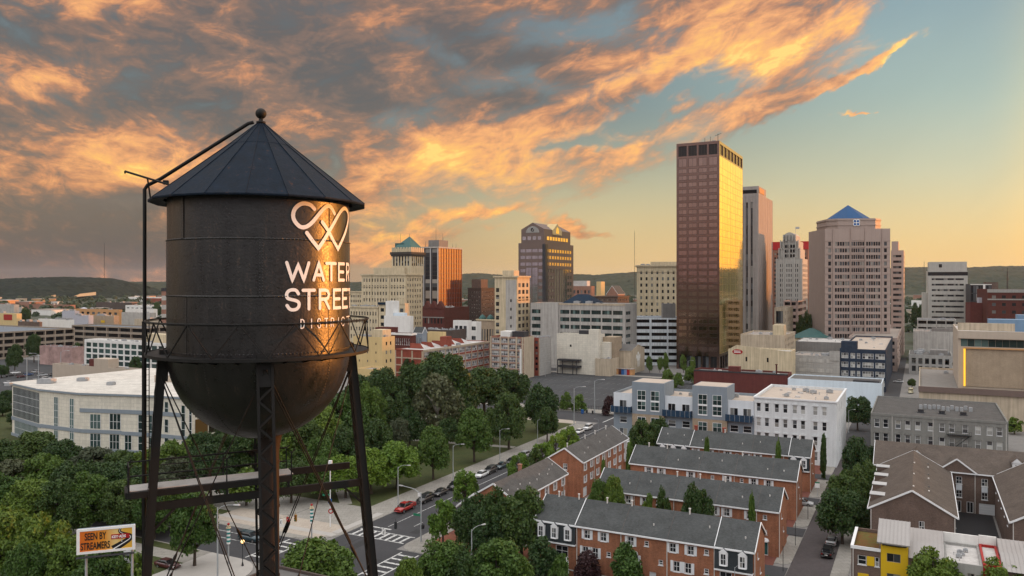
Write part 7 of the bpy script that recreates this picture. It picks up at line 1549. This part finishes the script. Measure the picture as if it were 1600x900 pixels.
HEAD = math.degrees(math.atan2(AX.y, AX.x))
_first = {}
def car(p_, ang, kind, col, label, group=None):
    if kind not in _C: _C[kind] = carproto(kind); o = _C[kind]
    if kind not in _first: _first[kind] = 1; o = _C[kind]
    else: o = copy_tree(_C[kind])
    o.name = {'pickup': 'pickup_truck', 'van': 'van'}.get(kind, 'parked_car'); o.location = p_; o.rotation_euler = (0, 0, R(ang))
    for ch in o.children:
        if ch.data.materials and ch.data.materials[0].name.startswith('paint_'):
            k = (ch.data.name.split('.')[0], kind, col, ch.name.split('.')[0])
            if k not in _first: d = ch.data.copy(); d.materials[0] = carpaint(col); _first[k] = d
            ch.data = _first[k]
    tag(o, label, {'pickup': 'pickup truck', 'van': 'van', 'suv': 'car'}.get(kind, 'car'), group)
KB = 'cars parked along the park kerb'; b0 = -96.2
def kerb(u, v): q = G(u, v); return q.dot(AX)
for u, v, kind, col, lab in ((627,797,'pickup','red','bright red pickup truck parked at the head of the kerb line'), (657,783,'suv','black','black station car directly behind the red pickup truck'), (678,772,'sedan','black','low black sedan third in the kerb line behind the red pickup'), (701,762,'suv','black','black off road car fourth in the kerb line, before the young tree'),
    (738,743,'sedan','white','white car half hidden behind the young tree at the kerb'), (755,737.5,'suv','darkgrey','dark car just beyond the half hidden white car'), (773,730,'sedan','teal','dark teal sedan below the tall street lamp'), (788,723,'sedan','black','dark car beyond the teal sedan'), (806,714,'suv','silver','silver car among the bright green young trees'), (822,706,'sedan','white','white car under the bright green young trees'), (893,676,'sedan','white','white sedan in front of the last parked white car'), (906,670,'suv','white','white car last in the kerb line near the far corner')):
    car(AB(kerb(u, v), b0), HEAD+180, kind, col, lab, KB)
car(AB(197, -86.0), HEAD, 'sedan', 'darkgrey', 'dark car on the road behind the grey townhouse roof ridge')
for u, v, kind, col, lab in ((1295,868,'suv','black','large black car parked under the street trees'), (1304,850,'sedan','silver','silver car half under the trees beyond the black car')): car(AB(kerb(u, v), -14.6), HEAD, kind, col, lab)
car(AB(128.5, -22.6), HEAD-90, 'suv', 'white', 'white car nosing out beside the front townhouse row'); car(AB(180.5, -22.8), HEAD-90, 'sedan', 'silver', 'silver car tail at the corner of the third townhouse row')
car(AB(109.0, -110.5), HEAD-90, 'suv', 'teal', 'dark teal car on the road left of the central tower leg'); car(G(1423,614), HEAD, 'van', 'cream', 'cream coloured van in the street left of the long low block')
for u, v, kind, col, lab in ((15,893,'pickup','red','red pickup truck under the trees in the lower left corner'), (32,903,'sedan','blue','blue car beside the red pickup in the lower left corner'), (207,880,'suv','silver','silver car partly seen behind the billboard post'), (262,887,'sedan','maroon','dark maroon car at the foot of the left tower leg')): car(G(u, v), HEAD-90, kind, col, lab)
LOT = 'cars at the far edge of the parking lot'
for u, v, kind, col, lab in ((812,588,'sedan','white','white car nearest the trees at the lot edge'), (820,582,'suv','white','second white car by the brick warehouse'), (834,581,'suv','black','black car at the foot of the narrow brick block'), (846,583,'sedan','darkgrey','dark grey car in the lot row left of the theatre'), (855,583,'sedan','black','dark sedan next to the theatre wall'), (853,574,'suv','silver','silver car in the gap beside the theatre'), (797,588,'sedan','maroon','maroon car among tree tops at the lot edge'), (784,590,'sedan','white','white car seen between park trees at the warehouse foot')): car(G(u, v), HEAD+rnd.choice((0, 180, 90)), kind, col, lab, LOT)
for u, v, kind, col, lab in ((1061,597,'sedan','white','white car by the low shrubs below the white garage'), (1074,593,'suv','white','larger white car nearer the maroon shed'), (1404,598,'sedan','silver','silver car far up the narrow street')): car(G(u, v), HEAD+90, kind, col, lab)
lotr = random.Random(8); n = 0; ORDW = ['', 'second ', 'third ', 'fourth ', 'fifth ', 'sixth ', 'seventh ']
seen = {}
spots = [(8,585),(16,588),(24,584),(33,590),(44,587),(55,583),(66,588),(12,600),(26,604),(40,600),(58,597),(72,594),(14,628),(34,622),(50,617),(8,640),(84,587),(96,583),(105,580)]
for u, v in spots:
    col = lotr.choice(['white','black','grey','silver','darkgrey','blue','maroon']); k = seen.get(col, 0); seen[col] = k+1
    car(G(u, v), HEAD+90*lotr.randrange(2), lotr.choice(['sedan','suv']), col, '%s%s parked car from the left in the far left lot' % (ORDW[k] if k else 'leftmost ', {'darkgrey':'charcoal'}.get(col, col)), 'cars in the far left parking lot')
# ---------------------------------------------------------------- street furniture
def lampproto():
    r = link(None, 'street_lamp'); b = MB(); b.tube([(0,0,0),(0,0,.5),(0,0,9)], [.16,.12,.07], 8); b.build('pole', 'pole_grey', r)
    b = MB(); b.tube([(0,0,8.7),(.5,0,9.15),(1.3,0,9.35),(2.1,0,9.35)], .04, 6); b.build('arm', 'pole_grey', r)
    b = MB(); b.add([(2.0,-.1,9.3),(2.7,-.16,9.28),(2.9,0,9.28),(2.7,.16,9.28),(2.0,.1,9.3),(2.0,-.08,9.42),(2.7,-.12,9.44),(2.85,0,9.42),(2.7,.12,9.44),(2.0,.08,9.42)], [[4,3,2,1,0],[5,6,7,8,9]]+[[i,(i+1)%5,(i+1)%5+5,i+5] for i in range(5)]); b.build('lamp_head', 'vent_grey', r)
    b = MB(); b.cyl((0,0,0), .22, 0, .18, 10); b.build('base', 'pole_grey', r); return r
LPR = lampproto(); first = [1]
def lamp(u, vb, vt, ang, label, base=None):
    p_ = G(u, vb, .13) if base is None else base; h = CH-(vt-VH)*p_.y/F-.13
    o = LPR if first else copy_tree(LPR); first.clear(); o.location = p_; o.rotation_euler = (0, 0, R(ang)); o.scale = (h/9.35,)*3; tag(o, label, 'street lamp', 'curved arm street lamps')
for a in ((622,792,727,0,'curved street lamp on the park pavement left of the red pickup'), (708,752,694,0,'curved street lamp behind the half hidden white car at the kerb'), (781,720,670,0,'tall curved street lamp above the dark teal sedan'), (840,692,655,0,'curved street lamp among the bright green trees before the far corner'),
    (340,905,789,0,'tall curved street lamp between the left tower leg and the centre leg'), (737,915,824,40,'curved street lamp rising from the round tree tops at the bottom edge'), (1148,945,884,20,'small lamp in front of the right mansard unit'), (897,664,604,0,'tall lamp post at the far street corner by the parking lot'), (929,645,593,0,'lamp post at the parking lot fence near the blue mailbox'), (935,680,655,150,'lamp behind the roof ridge of the far grey townhouse block'),
    (1326,676,640,0,'thin lamp post between the white loft and the grey loft'), (1075,592,563,0,'lamp post by the low shrubs below the white garage'), (852,588,565,0,'lamp post at the far lot edge beside the theatre'), (42,625,556,0,'left street lamp of the far left parking lot'), (60,600,552,180,'second street lamp of the far left parking lot'), (95,592,548,0,'street lamp in front of the faded pinkish shed')): lamp(*a)
# mast with signal arm at the near right corner of the crossing
t_ = thing('signal_mast', 'tall grey mast with long street lamp arm and green street sign at the crossing', 'traffic mast', G(658,846,.13), R(HEAD+90))
b = MB(); b.tube([(0,0,0),(0,0,9)], [.16,.1], 8); b.build('pole', 'pole_grey', t_); b = MB(); b.tube([(0,0,8.7),(1.5,0,9.5),(4.2,0,9.8)], .06, 6); b.build('arm', 'pole_grey', t_); b = MB(); b.box(4.1,4.9,-.14,.14,9.7,9.86); b.build('lamp_head', 'vent_grey', t_)
b = MB(); b.box(.1,1.7,-.03,.03,4.6,5.0); b.build('street_sign', 'sign_green', t_); b = MB(); b.box(-.25,.25,-.55,-.2,2.4,3.1); b.build('walk_signal', 'dark_metal', t_); b = MB(); b.box(-.55,-.2,-.25,.25,2.4,3.1); b.build('walk_signal', 'dark_metal', t_)
def striped(p_, label):
    t_ = thing('striped_pole', label, 'signal pole', p_, 0, 'striped signal poles'); b = MB(); b.tube([(0,0,0),(0,0,6.4)], .13, 10); b.build('pole', 'pole_grey', t_)
    for k in range(8): b = MB(); b.cyl((0,0,0), .3, 3.4+k*.33, 3.73+k*.33-.005, 12); b.build('band', 'teal_band' if k % 2 else 'sign_white', t_)
    b = MB(); b.cyl((0,0,0), .42, 6.04, 6.2, 12); b.cyl((0,0,0), .3, 6.21, 6.5, 10); b.build('cap', 'stone_cream', t_)
    b = MB(); b.ball((0,0,6.75), .22, 10, 6); b.build('finial', 'key_red', t_); return t_
striped(G(487,846,.13), 'teal and white striped signal pole with a lamp arm on the beige plaza corner'); striped(G(357,881,.13), 'teal and white striped signal pole on the pale pavement left of the globe lamp')
t_ = thing('globe_lamp', 'black lamp post with a lit round globe on the pale pavement', 'street lamp', G(379,884,.13)); b = MB(); b.lathe([(.2,0),(.2,.1),(.12,.5),(.06,.7),(.05,3.6),(.14,3.7),(.14,3.8)], 12); b.build('pole', 'dark_metal', t_); b = MB(); b.ball((0,0,4.08), .3, 16, 10); b.build('globe', 'globe', t_, True)
t_ = thing('sign_pole', 'white post with green street sign, blue sign and red ring sign on the plaza', 'sign post', G(516,823,.14)); b = MB(); b.tube([(0,0,0),(0,0,12.5)], [.11,.09], 8); b.build('pole', 'white_trim', t_)
b = MB(); b.box(-1.5,-.1,-.03,.03,6.0,6.4); b.build('street_sign', 'sign_green', t_); b = MB(); b.box(-.35,.35,-.2,-.14,4.6,5.5); b.build('sign', 'sign_blue', t_); b = MB(); b.lathe([(.3,-.02),(.5,-.02),(.5,.02),(.3,.02),(.3,-.02)], 16); q = b.build('ring_sign', 'key_red', t_, False, (.15,-.2,3.1)); q.rotation_euler = (R(90),0,0); b = MB(); b.box(-.35,.35,-.3,.3,12.1,12.9); b.build('box', 'white_trim', t_)
for u, v, lab in ((655,789,'white parking sign by the red pickup'), (632,742,'white sign on a lawn post below the bright green park tree')):
    t_ = thing('street_sign', lab, 'street sign', G(u,v,.13)); b = MB(); b.tube([(0,0,0),(0,0,2.6)], .04, 6); b.build('post', 'pole_grey', t_); b = MB(); b.box(-.3,.3,-.06,-.03,1.8,2.6); b.build('panel', 'sign_white', t_)
for p_, lab in ((AB(125.4,-20.6,.13),'white and green sign board on the pavement by the second townhouse row'), (AB(189,-20.6,.13),'white sign board by the farthest townhouse row end')):
    t_ = thing('sign_board', lab, 'street sign', p_, R(ROT)); b = MB(); b.tube([(0,0,0),(0,0,3.2)], .05, 6); b.build('post', 'pole_grey', t_); b = MB(); b.box(-.5,.5,-.08,-.05,1.9,2.9); b.build('panel', 'sign_white', t_); b = MB(); b.box(-.5,.5,-.085,-.04,2.91,3.2); b.build('header', 'sign_green', t_)
for a, lab in ((137.5,'first thin pole along the narrow street pavement'), (152,'second thin pole along the narrow street pavement'), (170,'third thin pole along the narrow street pavement')):
    t_ = thing('thin_pole', lab, 'pole', AB(a,-20.3,.13)); b = MB(); b.tube([(0,0,0),(0,0,4.2)], .05, 6); b.build('pole', 'dark_metal', t_)
# span wires and hanging signals
def wire(p0, p1, label, sag=.35):
    t_ = MB(); t_.tube([p0.lerp(p1, k/10)-Vector((0,0,sag*4*(k/10)*(1-k/10))) for k in range(11)], .02, 4); tag(t_.build('span_wire', 'dark_metal'), label, 'cable')
pN, pS = G(487,846,6.3), G(341,905,6.3); wire(Vector((G(487,846).x, G(487,846).y, 6.3)), Vector((AB(93,-101.6).x, AB(93,-101.6).y, 6.6)), 'thin signal wire from the striped pole across the left arm of the crossing')
wire(Vector((G(658,846).x, G(658,846).y, 6.8)), AB(90, -80, 6.8), 'thin signal wire from the tall mast across the right arm of the crossing')
def signal(p_, rz, label, front):
    t_ = thing('traffic_signal', label, 'traffic light', p_, rz, 'signals hung over the crossing'); b = MB(); b.box(-.2,.2,-.15,.15,-1.2,0); b.tube([(0,0,0),(0,0,.55)], .03, 6); b.build('housing', 'signal_yellow' if front else 'dark_metal', t_)
    for k, c in enumerate(('lens_red','lens_amber','lens_green')): b = MB(); b.lathe([(.01,0),(.13,.0),(.13,.12)], 10); q = b.build('lens', c, t_, False, (0,-.16,-.22-.38*k)); q.rotation_euler = (R(90),0,0); 
signal(AB(113.5,-81.0,6.35), R(160), 'dark back of a traffic light on the right wire, nearer the red pickup', 0); signal(AB(105,-80.6,6.3), R(160), 'dark back of a traffic light on the right wire, nearer the bottom edge', 0)
signal(AB(109.5,-100.0,6.1), R(-20), 'yellow traffic light on the left wire beside the red sign', 1); signal(AB(104.0,-100.7,6.1), R(-20), 'yellow traffic light on the left wire close to the centre leg', 1)
for a, b_, lab, mt in ((107.8,-100.2,'small red and white sign hung on the left signal wire','key_red'), (106.2,-100.4,'small white sign hung on the left signal wire','sign_white'), (109.8,-80.8,'white lane arrow sign hung on the right signal wire','sign_white')):
    t_ = thing('hanging_sign', lab, 'street sign', AB(a,b_,6.1), R(-20)); b = MB(); b.box(-.35,.35,-.03,.03,-.9,0); b.build('panel', mt, t_); b = MB(); b.tube([(0,0,0),(0,0,.55)], .02, 5); b.build('hanger', 'dark_metal', t_)
    b = MB(); b.bar((0,-.06,-.75), (0,-.06,-.3), .1, .03); b.bar((0,-.06,-.3), (.2,-.06,-.2), .1, .03); b.build('symbol', 'sign_white' if mt == 'key_red' else 'letter_black', t_)
# billboard
Yb = 107.0; pb = P(166, 843, Yb); t_ = thing('billboard', 'white framed roadside billboard in orange reading SEEN BY STREAMERS', 'billboard', (pb.x, pb.y, 0), R(19)); zc = pb.z; w2, h2 = 3.5, 1.66
b = MB(); b.box(-w2,w2,.0,.5,zc-h2,zc+h2); b.build('backing', 'panel_blue', t_); b = MB()
for x0,x1,z0,z1 in ((-w2-.05,w2+.05,h2-.3,h2+.02),(-w2-.05,w2+.05,-h2-.02,-h2+.3),(-w2-.05,-w2+.33,-h2+.3,h2-.3),(w2-.33,w2+.05,-h2+.3,h2-.3)): b.box(x0,x1,-.1,.03,zc+z0,zc+z1)
b.build('frame', 'sign_white', t_); b = MB(); b.quad((-w2+.3,-.02,-h2+.25),(w2-.3,-.02,-h2+.25),(w2-.3,-.02,h2-.25),(-w2+.3,-.02,h2-.25)); b.build('poster', 'bill_orange', t_, False, (0,0,zc))
b = MB(); b.tube([(w2-.4,.6,0),(w2-.4,.6,zc)], .16, 8); b.tube([(-w2+1,.6,0),(-w2+1,.6,zc)], .16, 8); b.build('post', 'pole_grey', t_); b = MB(); b.box(-w2,w2,-.9,-.1,zc-h2-.35,zc-h2-.28); b.build('catwalk', 'dark_metal', t_)
def text(body, x, z, h, sx, mat, y, parent, bold=.02):
    cu = bpy.data.curves.new('lettering', 'FONT'); cu.body = body; cu.size = h/.72; cu.offset = bold*h; cu.extrude = .01; ob = bpy.data.objects.new('lettering', cu); COL.objects.link(ob)
    me = bpy.data.meshes.new_from_object(ob.evaluated_get(bpy.context.evaluated_depsgraph_get())); bpy.data.objects.remove(ob); me.name = 'lettering'; me.materials.clear(); me.materials.append(MAT(mat))
    o = link(me, 'lettering', parent, (x, y, z)); o.rotation_euler = (R(90), 0, 0); o.scale = (sx, 1, 1); return o
text('SEEN BY', -w2+.9, zc+.15, .95, .53, 'letter_black', -.04, t_, .03); text('STREAMERS', -w2+.42, zc-1.12, .95, .52, 'letter_black', -.04, t_, .03)
def band(pts, wd, mat, y, nm):
    b = MB(); q = []
    for i, p_ in enumerate(pts):
        p0, p1 = Vector(pts[max(i-1,0)]), Vector(pts[min(i+1,len(pts)-1)]); d = (p1-p0).normalized(); n_ = Vector((-d.y, d.x))*wd[i]/2; q += [Vector(p_)+n_, Vector(p_)-n_]
    b.add([(p_.x, y, zc+p_.y) for p_ in q], [[2*i,2*i+1,2*i+3,2*i+2] for i in range(len(pts)-1)]); b.build(nm, mat, t_)
road = smooth([(1.75,1.38),(1.55,.95),(2.0,.62),(2.95,.3),(3.0,-.1),(2.1,-.65),(.85,-1.36)], 2); wd = [.28+.75*(i/(len(road)-1))**1.5 for i in range(len(road))]
band(road, wd, 'letter_black', -.035, 'road_picture'); band(road, [q*.14 for q in wd], 'sign_white', -.045, 'road_line')
b = MB(); b.box(.6,2.85,-.075,-.05,zc-.02,zc+.62); b.build('badge', 'key_red', t_); text('KEY\u00b7ADS', .68, zc+.12, .36, .88, 'sign_white', -.085, t_, .04); b = MB(); b.box(1.85,1.95,-.05,-.04,zc-.5,zc-.02); b.build('badge_post', 'vent_grey', t_)
# small street things
t_ = thing('mailbox', 'blue street box on the pavement corner by the parking lot', 'mailbox', G(910,646,.13), R(ROT)); b = MB(); b.box(-.4,.4,-.4,.4,.2,1.1); b.lathe([(.4,-.4),(.4,.4)], 16); b.build('body', 'sign_blue', t_); b = MB(); b.box(-.35,.35,-.35,.35,0,.2); b.build('legs', 'dark_metal', t_); b = MB(); b.box(-.38,.38,-.41,.38,1.1,1.35); b.build('hood', 'sign_blue', t_)
for u, v, lab in ((917,645,'black bin right of the blue street box'), (926,646,'black bin by the lamp post at the lot corner')):
    t_ = thing('litter_bin', lab, 'bin', G(u,v,.13)); b = MB(); b.lathe([(.01,0),(.3,0),(.34,.9),(.3,.95)], 12); b.build('body', 'dark_metal', t_); b = MB(); b.lathe([(.36,.95),(.3,1.05),(.05,1.1)], 12); b.build('lid', 'dark_metal', t_)
t_ = thing('dumpster', 'dark dumpster in the brick alley between the two grey roofed blocks', 'dumpster', AB(158,-64.5,.1), R(ROT)); b = MB(); b.add([(-1,-.7,.15),(1,-.7,.15),(1,.7,.15),(-1,.7,.15),(-1.05,-.85,1.3),(1.05,-.85,1.3),(1.05,.75,1.5),(-1.05,.75,1.5)], [[3,2,1,0],[0,1,5,4],[1,2,6,5],[2,3,7,6],[3,0,4,7]]); b.build('body', 'tower_dark', t_); b = MB(); b.add([(-1.08,-.88,1.31),(1.08,-.88,1.31),(1.08,.78,1.53),(-1.08,.78,1.53)], [[0,1,2,3]]); b.build('lid', 'dark_metal', t_)
t_ = thing('patio_umbrella', 'pale blue patio umbrella in the dark courtyard', 'umbrella', AB(146.5,10.5,.06)); b = MB(); b.tube([(0,0,0),(0,0,2.6)], .04, 6); b.build('pole', 'vent_grey', t_); b = MB(); b.lathe([(1.7,2.1),(1.72,2.0),(1.7,2.12),(.9,2.4),(.03,2.65)], 8); b.build('canopy', 'umbrella_blue', t_)
t_ = thing('trellis_arch', 'white painted trellis arch in the brick yard of the front townhouse row', 'trellis', AB(117.5,-51.5,.1), R(ROT)); b = MB()
for s_ in (-1, 1):
    for k in range(4): b.box(s_*1.0-.04, s_*1.0+.04, -.6+k*.4, -.54+k*.4, 0, 2.6)
    for k in range(7): b.box(s_*1.0-.03, s_*1.0+.03, -.6, .66, .3+k*.35, .36+k*.35)
b.build('side', 'white_trim', t_); b = MB(); b.lathe([(1.06,-.6),(1.06,.66),(.98,.66),(.98,-.6),(1.06,-.6)], 24); q = b.build('arch', 'white_trim', t_, False, (0,.03,2.6)); q.rotation_euler = (R(90),0,0)
for a0, b0_, b1_, lab in ((119.2,-59,-23,'low brick garden wall in front of the front townhouse row'),):
    t_ = thing('garden_wall', lab, 'wall', AB(a0,b1_), R(ROT)); b = MB(); b.box(b0_-b1_,0,0,.25,0,1.1); b.build('wall', 'brick_orange', t_); b = MB(); b.box(b0_-b1_-.05,.05,-.05,.3,1.1,1.2); b.build('coping', 'stone_grey', t_)
t_ = thing('lot_fence', 'dark iron fence along the near edge of the parking lot', 'fence', AB(279,-70), R(ROT)); b = MB()
for k in range(130): b.box(-k*1.0-.03, -k*1.0+.03, -.03, .03, 0, 1.5)
b.build('post', 'dark_metal', t_); b = MB(); b.box(-129,0,-.02,.02,1.35,1.42); b.build('rail', 'dark_metal', t_); b = MB(); b.box(-129,0,-.02,.02,.3,.36); b.build('rail', 'dark_metal', t_)
# a walker in the narrow street
def person(loc, rz, label):
    t_ = thing('person', label, 'person', loc, rz)
    def skin(name, pts, ed, mat, sub=2):
        me = bpy.data.meshes.new(name); me.from_pydata([p_[:3] for p_ in pts], ed, []); o = bpy.data.objects.new(name, me); COL.objects.link(o); md = o.modifiers.new('s', 'SKIN')
        for i, p_ in enumerate(pts): me.skin_vertices[0].data[i].radius = (p_[3], p_[3])
        me.skin_vertices[0].data[0].use_root = True; sb = o.modifiers.new('b', 'SUBSURF'); sb.levels = sub; sb.render_levels = sub
        q = bpy.data.meshes.new_from_object(o.evaluated_get(bpy.context.evaluated_depsgraph_get())); bpy.data.objects.remove(o); q.materials.clear(); q.materials.append(MAT(mat)); q.name = name
        q.polygons.foreach_set('use_smooth', [True]*len(q.polygons)); return link(q, name, t_)
    H = [(0,0,.95,.13),(0,.01,1.12,.125),(0,.02,1.32,.15),(0,.01,1.46,.07),(0,-.02,1.55,.055),(0,-.03,1.64,.095),(0,-.02,1.74,.08),(.18,.01,1.40,.06),(.22,.06,1.14,.042),(.2,-.1,.92,.035),(.19,-.17,.84,.03),(-.18,.01,1.40,.06),(-.22,-.05,1.14,.042),(-.2,.02,.9,.035),(-.19,.06,.82,.03),
        (.09,0,.88,.095),(.1,-.18,.5,.068),(.1,-.12,.1,.045),(.1,-.27,.05,.035),(-.09,0,.88,.095),(-.1,.08,.5,.068),(-.1,.32,.16,.045),(-.1,.2,.06,.035)]
    E = [(0,1),(1,2),(2,3),(3,4),(4,5),(5,6),(2,7),(7,8),(8,9),(9,10),(2,11),(11,12),(12,13),(13,14),(0,15),(15,16),(16,17),(17,18),(0,19),(19,20),(20,21),(21,22)]
    skin('body', H, E, 'skin')
    S = [(0,0,.98,.15),(0,.01,1.12,.142),(0,.02,1.32,.168),(0,.01,1.44,.09),(.18,.01,1.40,.075),(.22,.06,1.16,.058),(-.18,.01,1.40,.075),(-.22,-.05,1.16,.058)]; skin('shirt', S, [(0,1),(1,2),(2,3),(2,4),(4,5),(2,6),(6,7)], 'shirt_blue')
    T = [(0,0,.95,.14),(.09,0,.88,.11),(.1,-.18,.5,.085),(.1,-.12,.13,.06),(-.09,0,.88,.11),(-.1,.08,.5,.085),(-.1,.31,.19,.06)]; skin('trousers', T, [(0,1),(1,2),(2,3),(0,4),(4,5),(5,6)], 'trousers'); 
    skin('hair', [(0,-.0,1.70,.09),(0,.01,1.78,.07)], [(0,1)], 'hair'); b = MB(); b.add([(-.02,-.125,1.66),(.02,-.125,1.66),(0,-.155,1.63),(0,-.12,1.69)], [[0,1,2],[0,2,3],[1,3,2]]); b.build('nose', 'skin', t_)
person(G(1284,797,.02), R(-20), 'person in a blue shirt and dark trousers walking up the narrow street')
# ---------------------------------------------------------------- air
m = MB(); m.box(-6500, 6500, -400, 9500, -1.2, 190); hz = m.build('haze', 'void'); hz['kind'] = 'stuff'
hm = bpy.data.materials.new('haze_air'); hm.use_nodes = True; ht = hm.node_tree; ht.nodes.clear(); ho = ht.nodes.new('ShaderNodeOutputMaterial'); pv = ht.nodes.new('ShaderNodeVolumePrincipled')
pv.inputs['Color'].default_value = (.80, .86, .93, 1); pv.inputs['Density'].default_value = 2.4e-5; pv.inputs['Anisotropy'].default_value = .2; ht.links.new(pv.outputs[0], ho.inputs['Volume'])
hz.data.materials.clear(); hz.data.materials.append(hm)
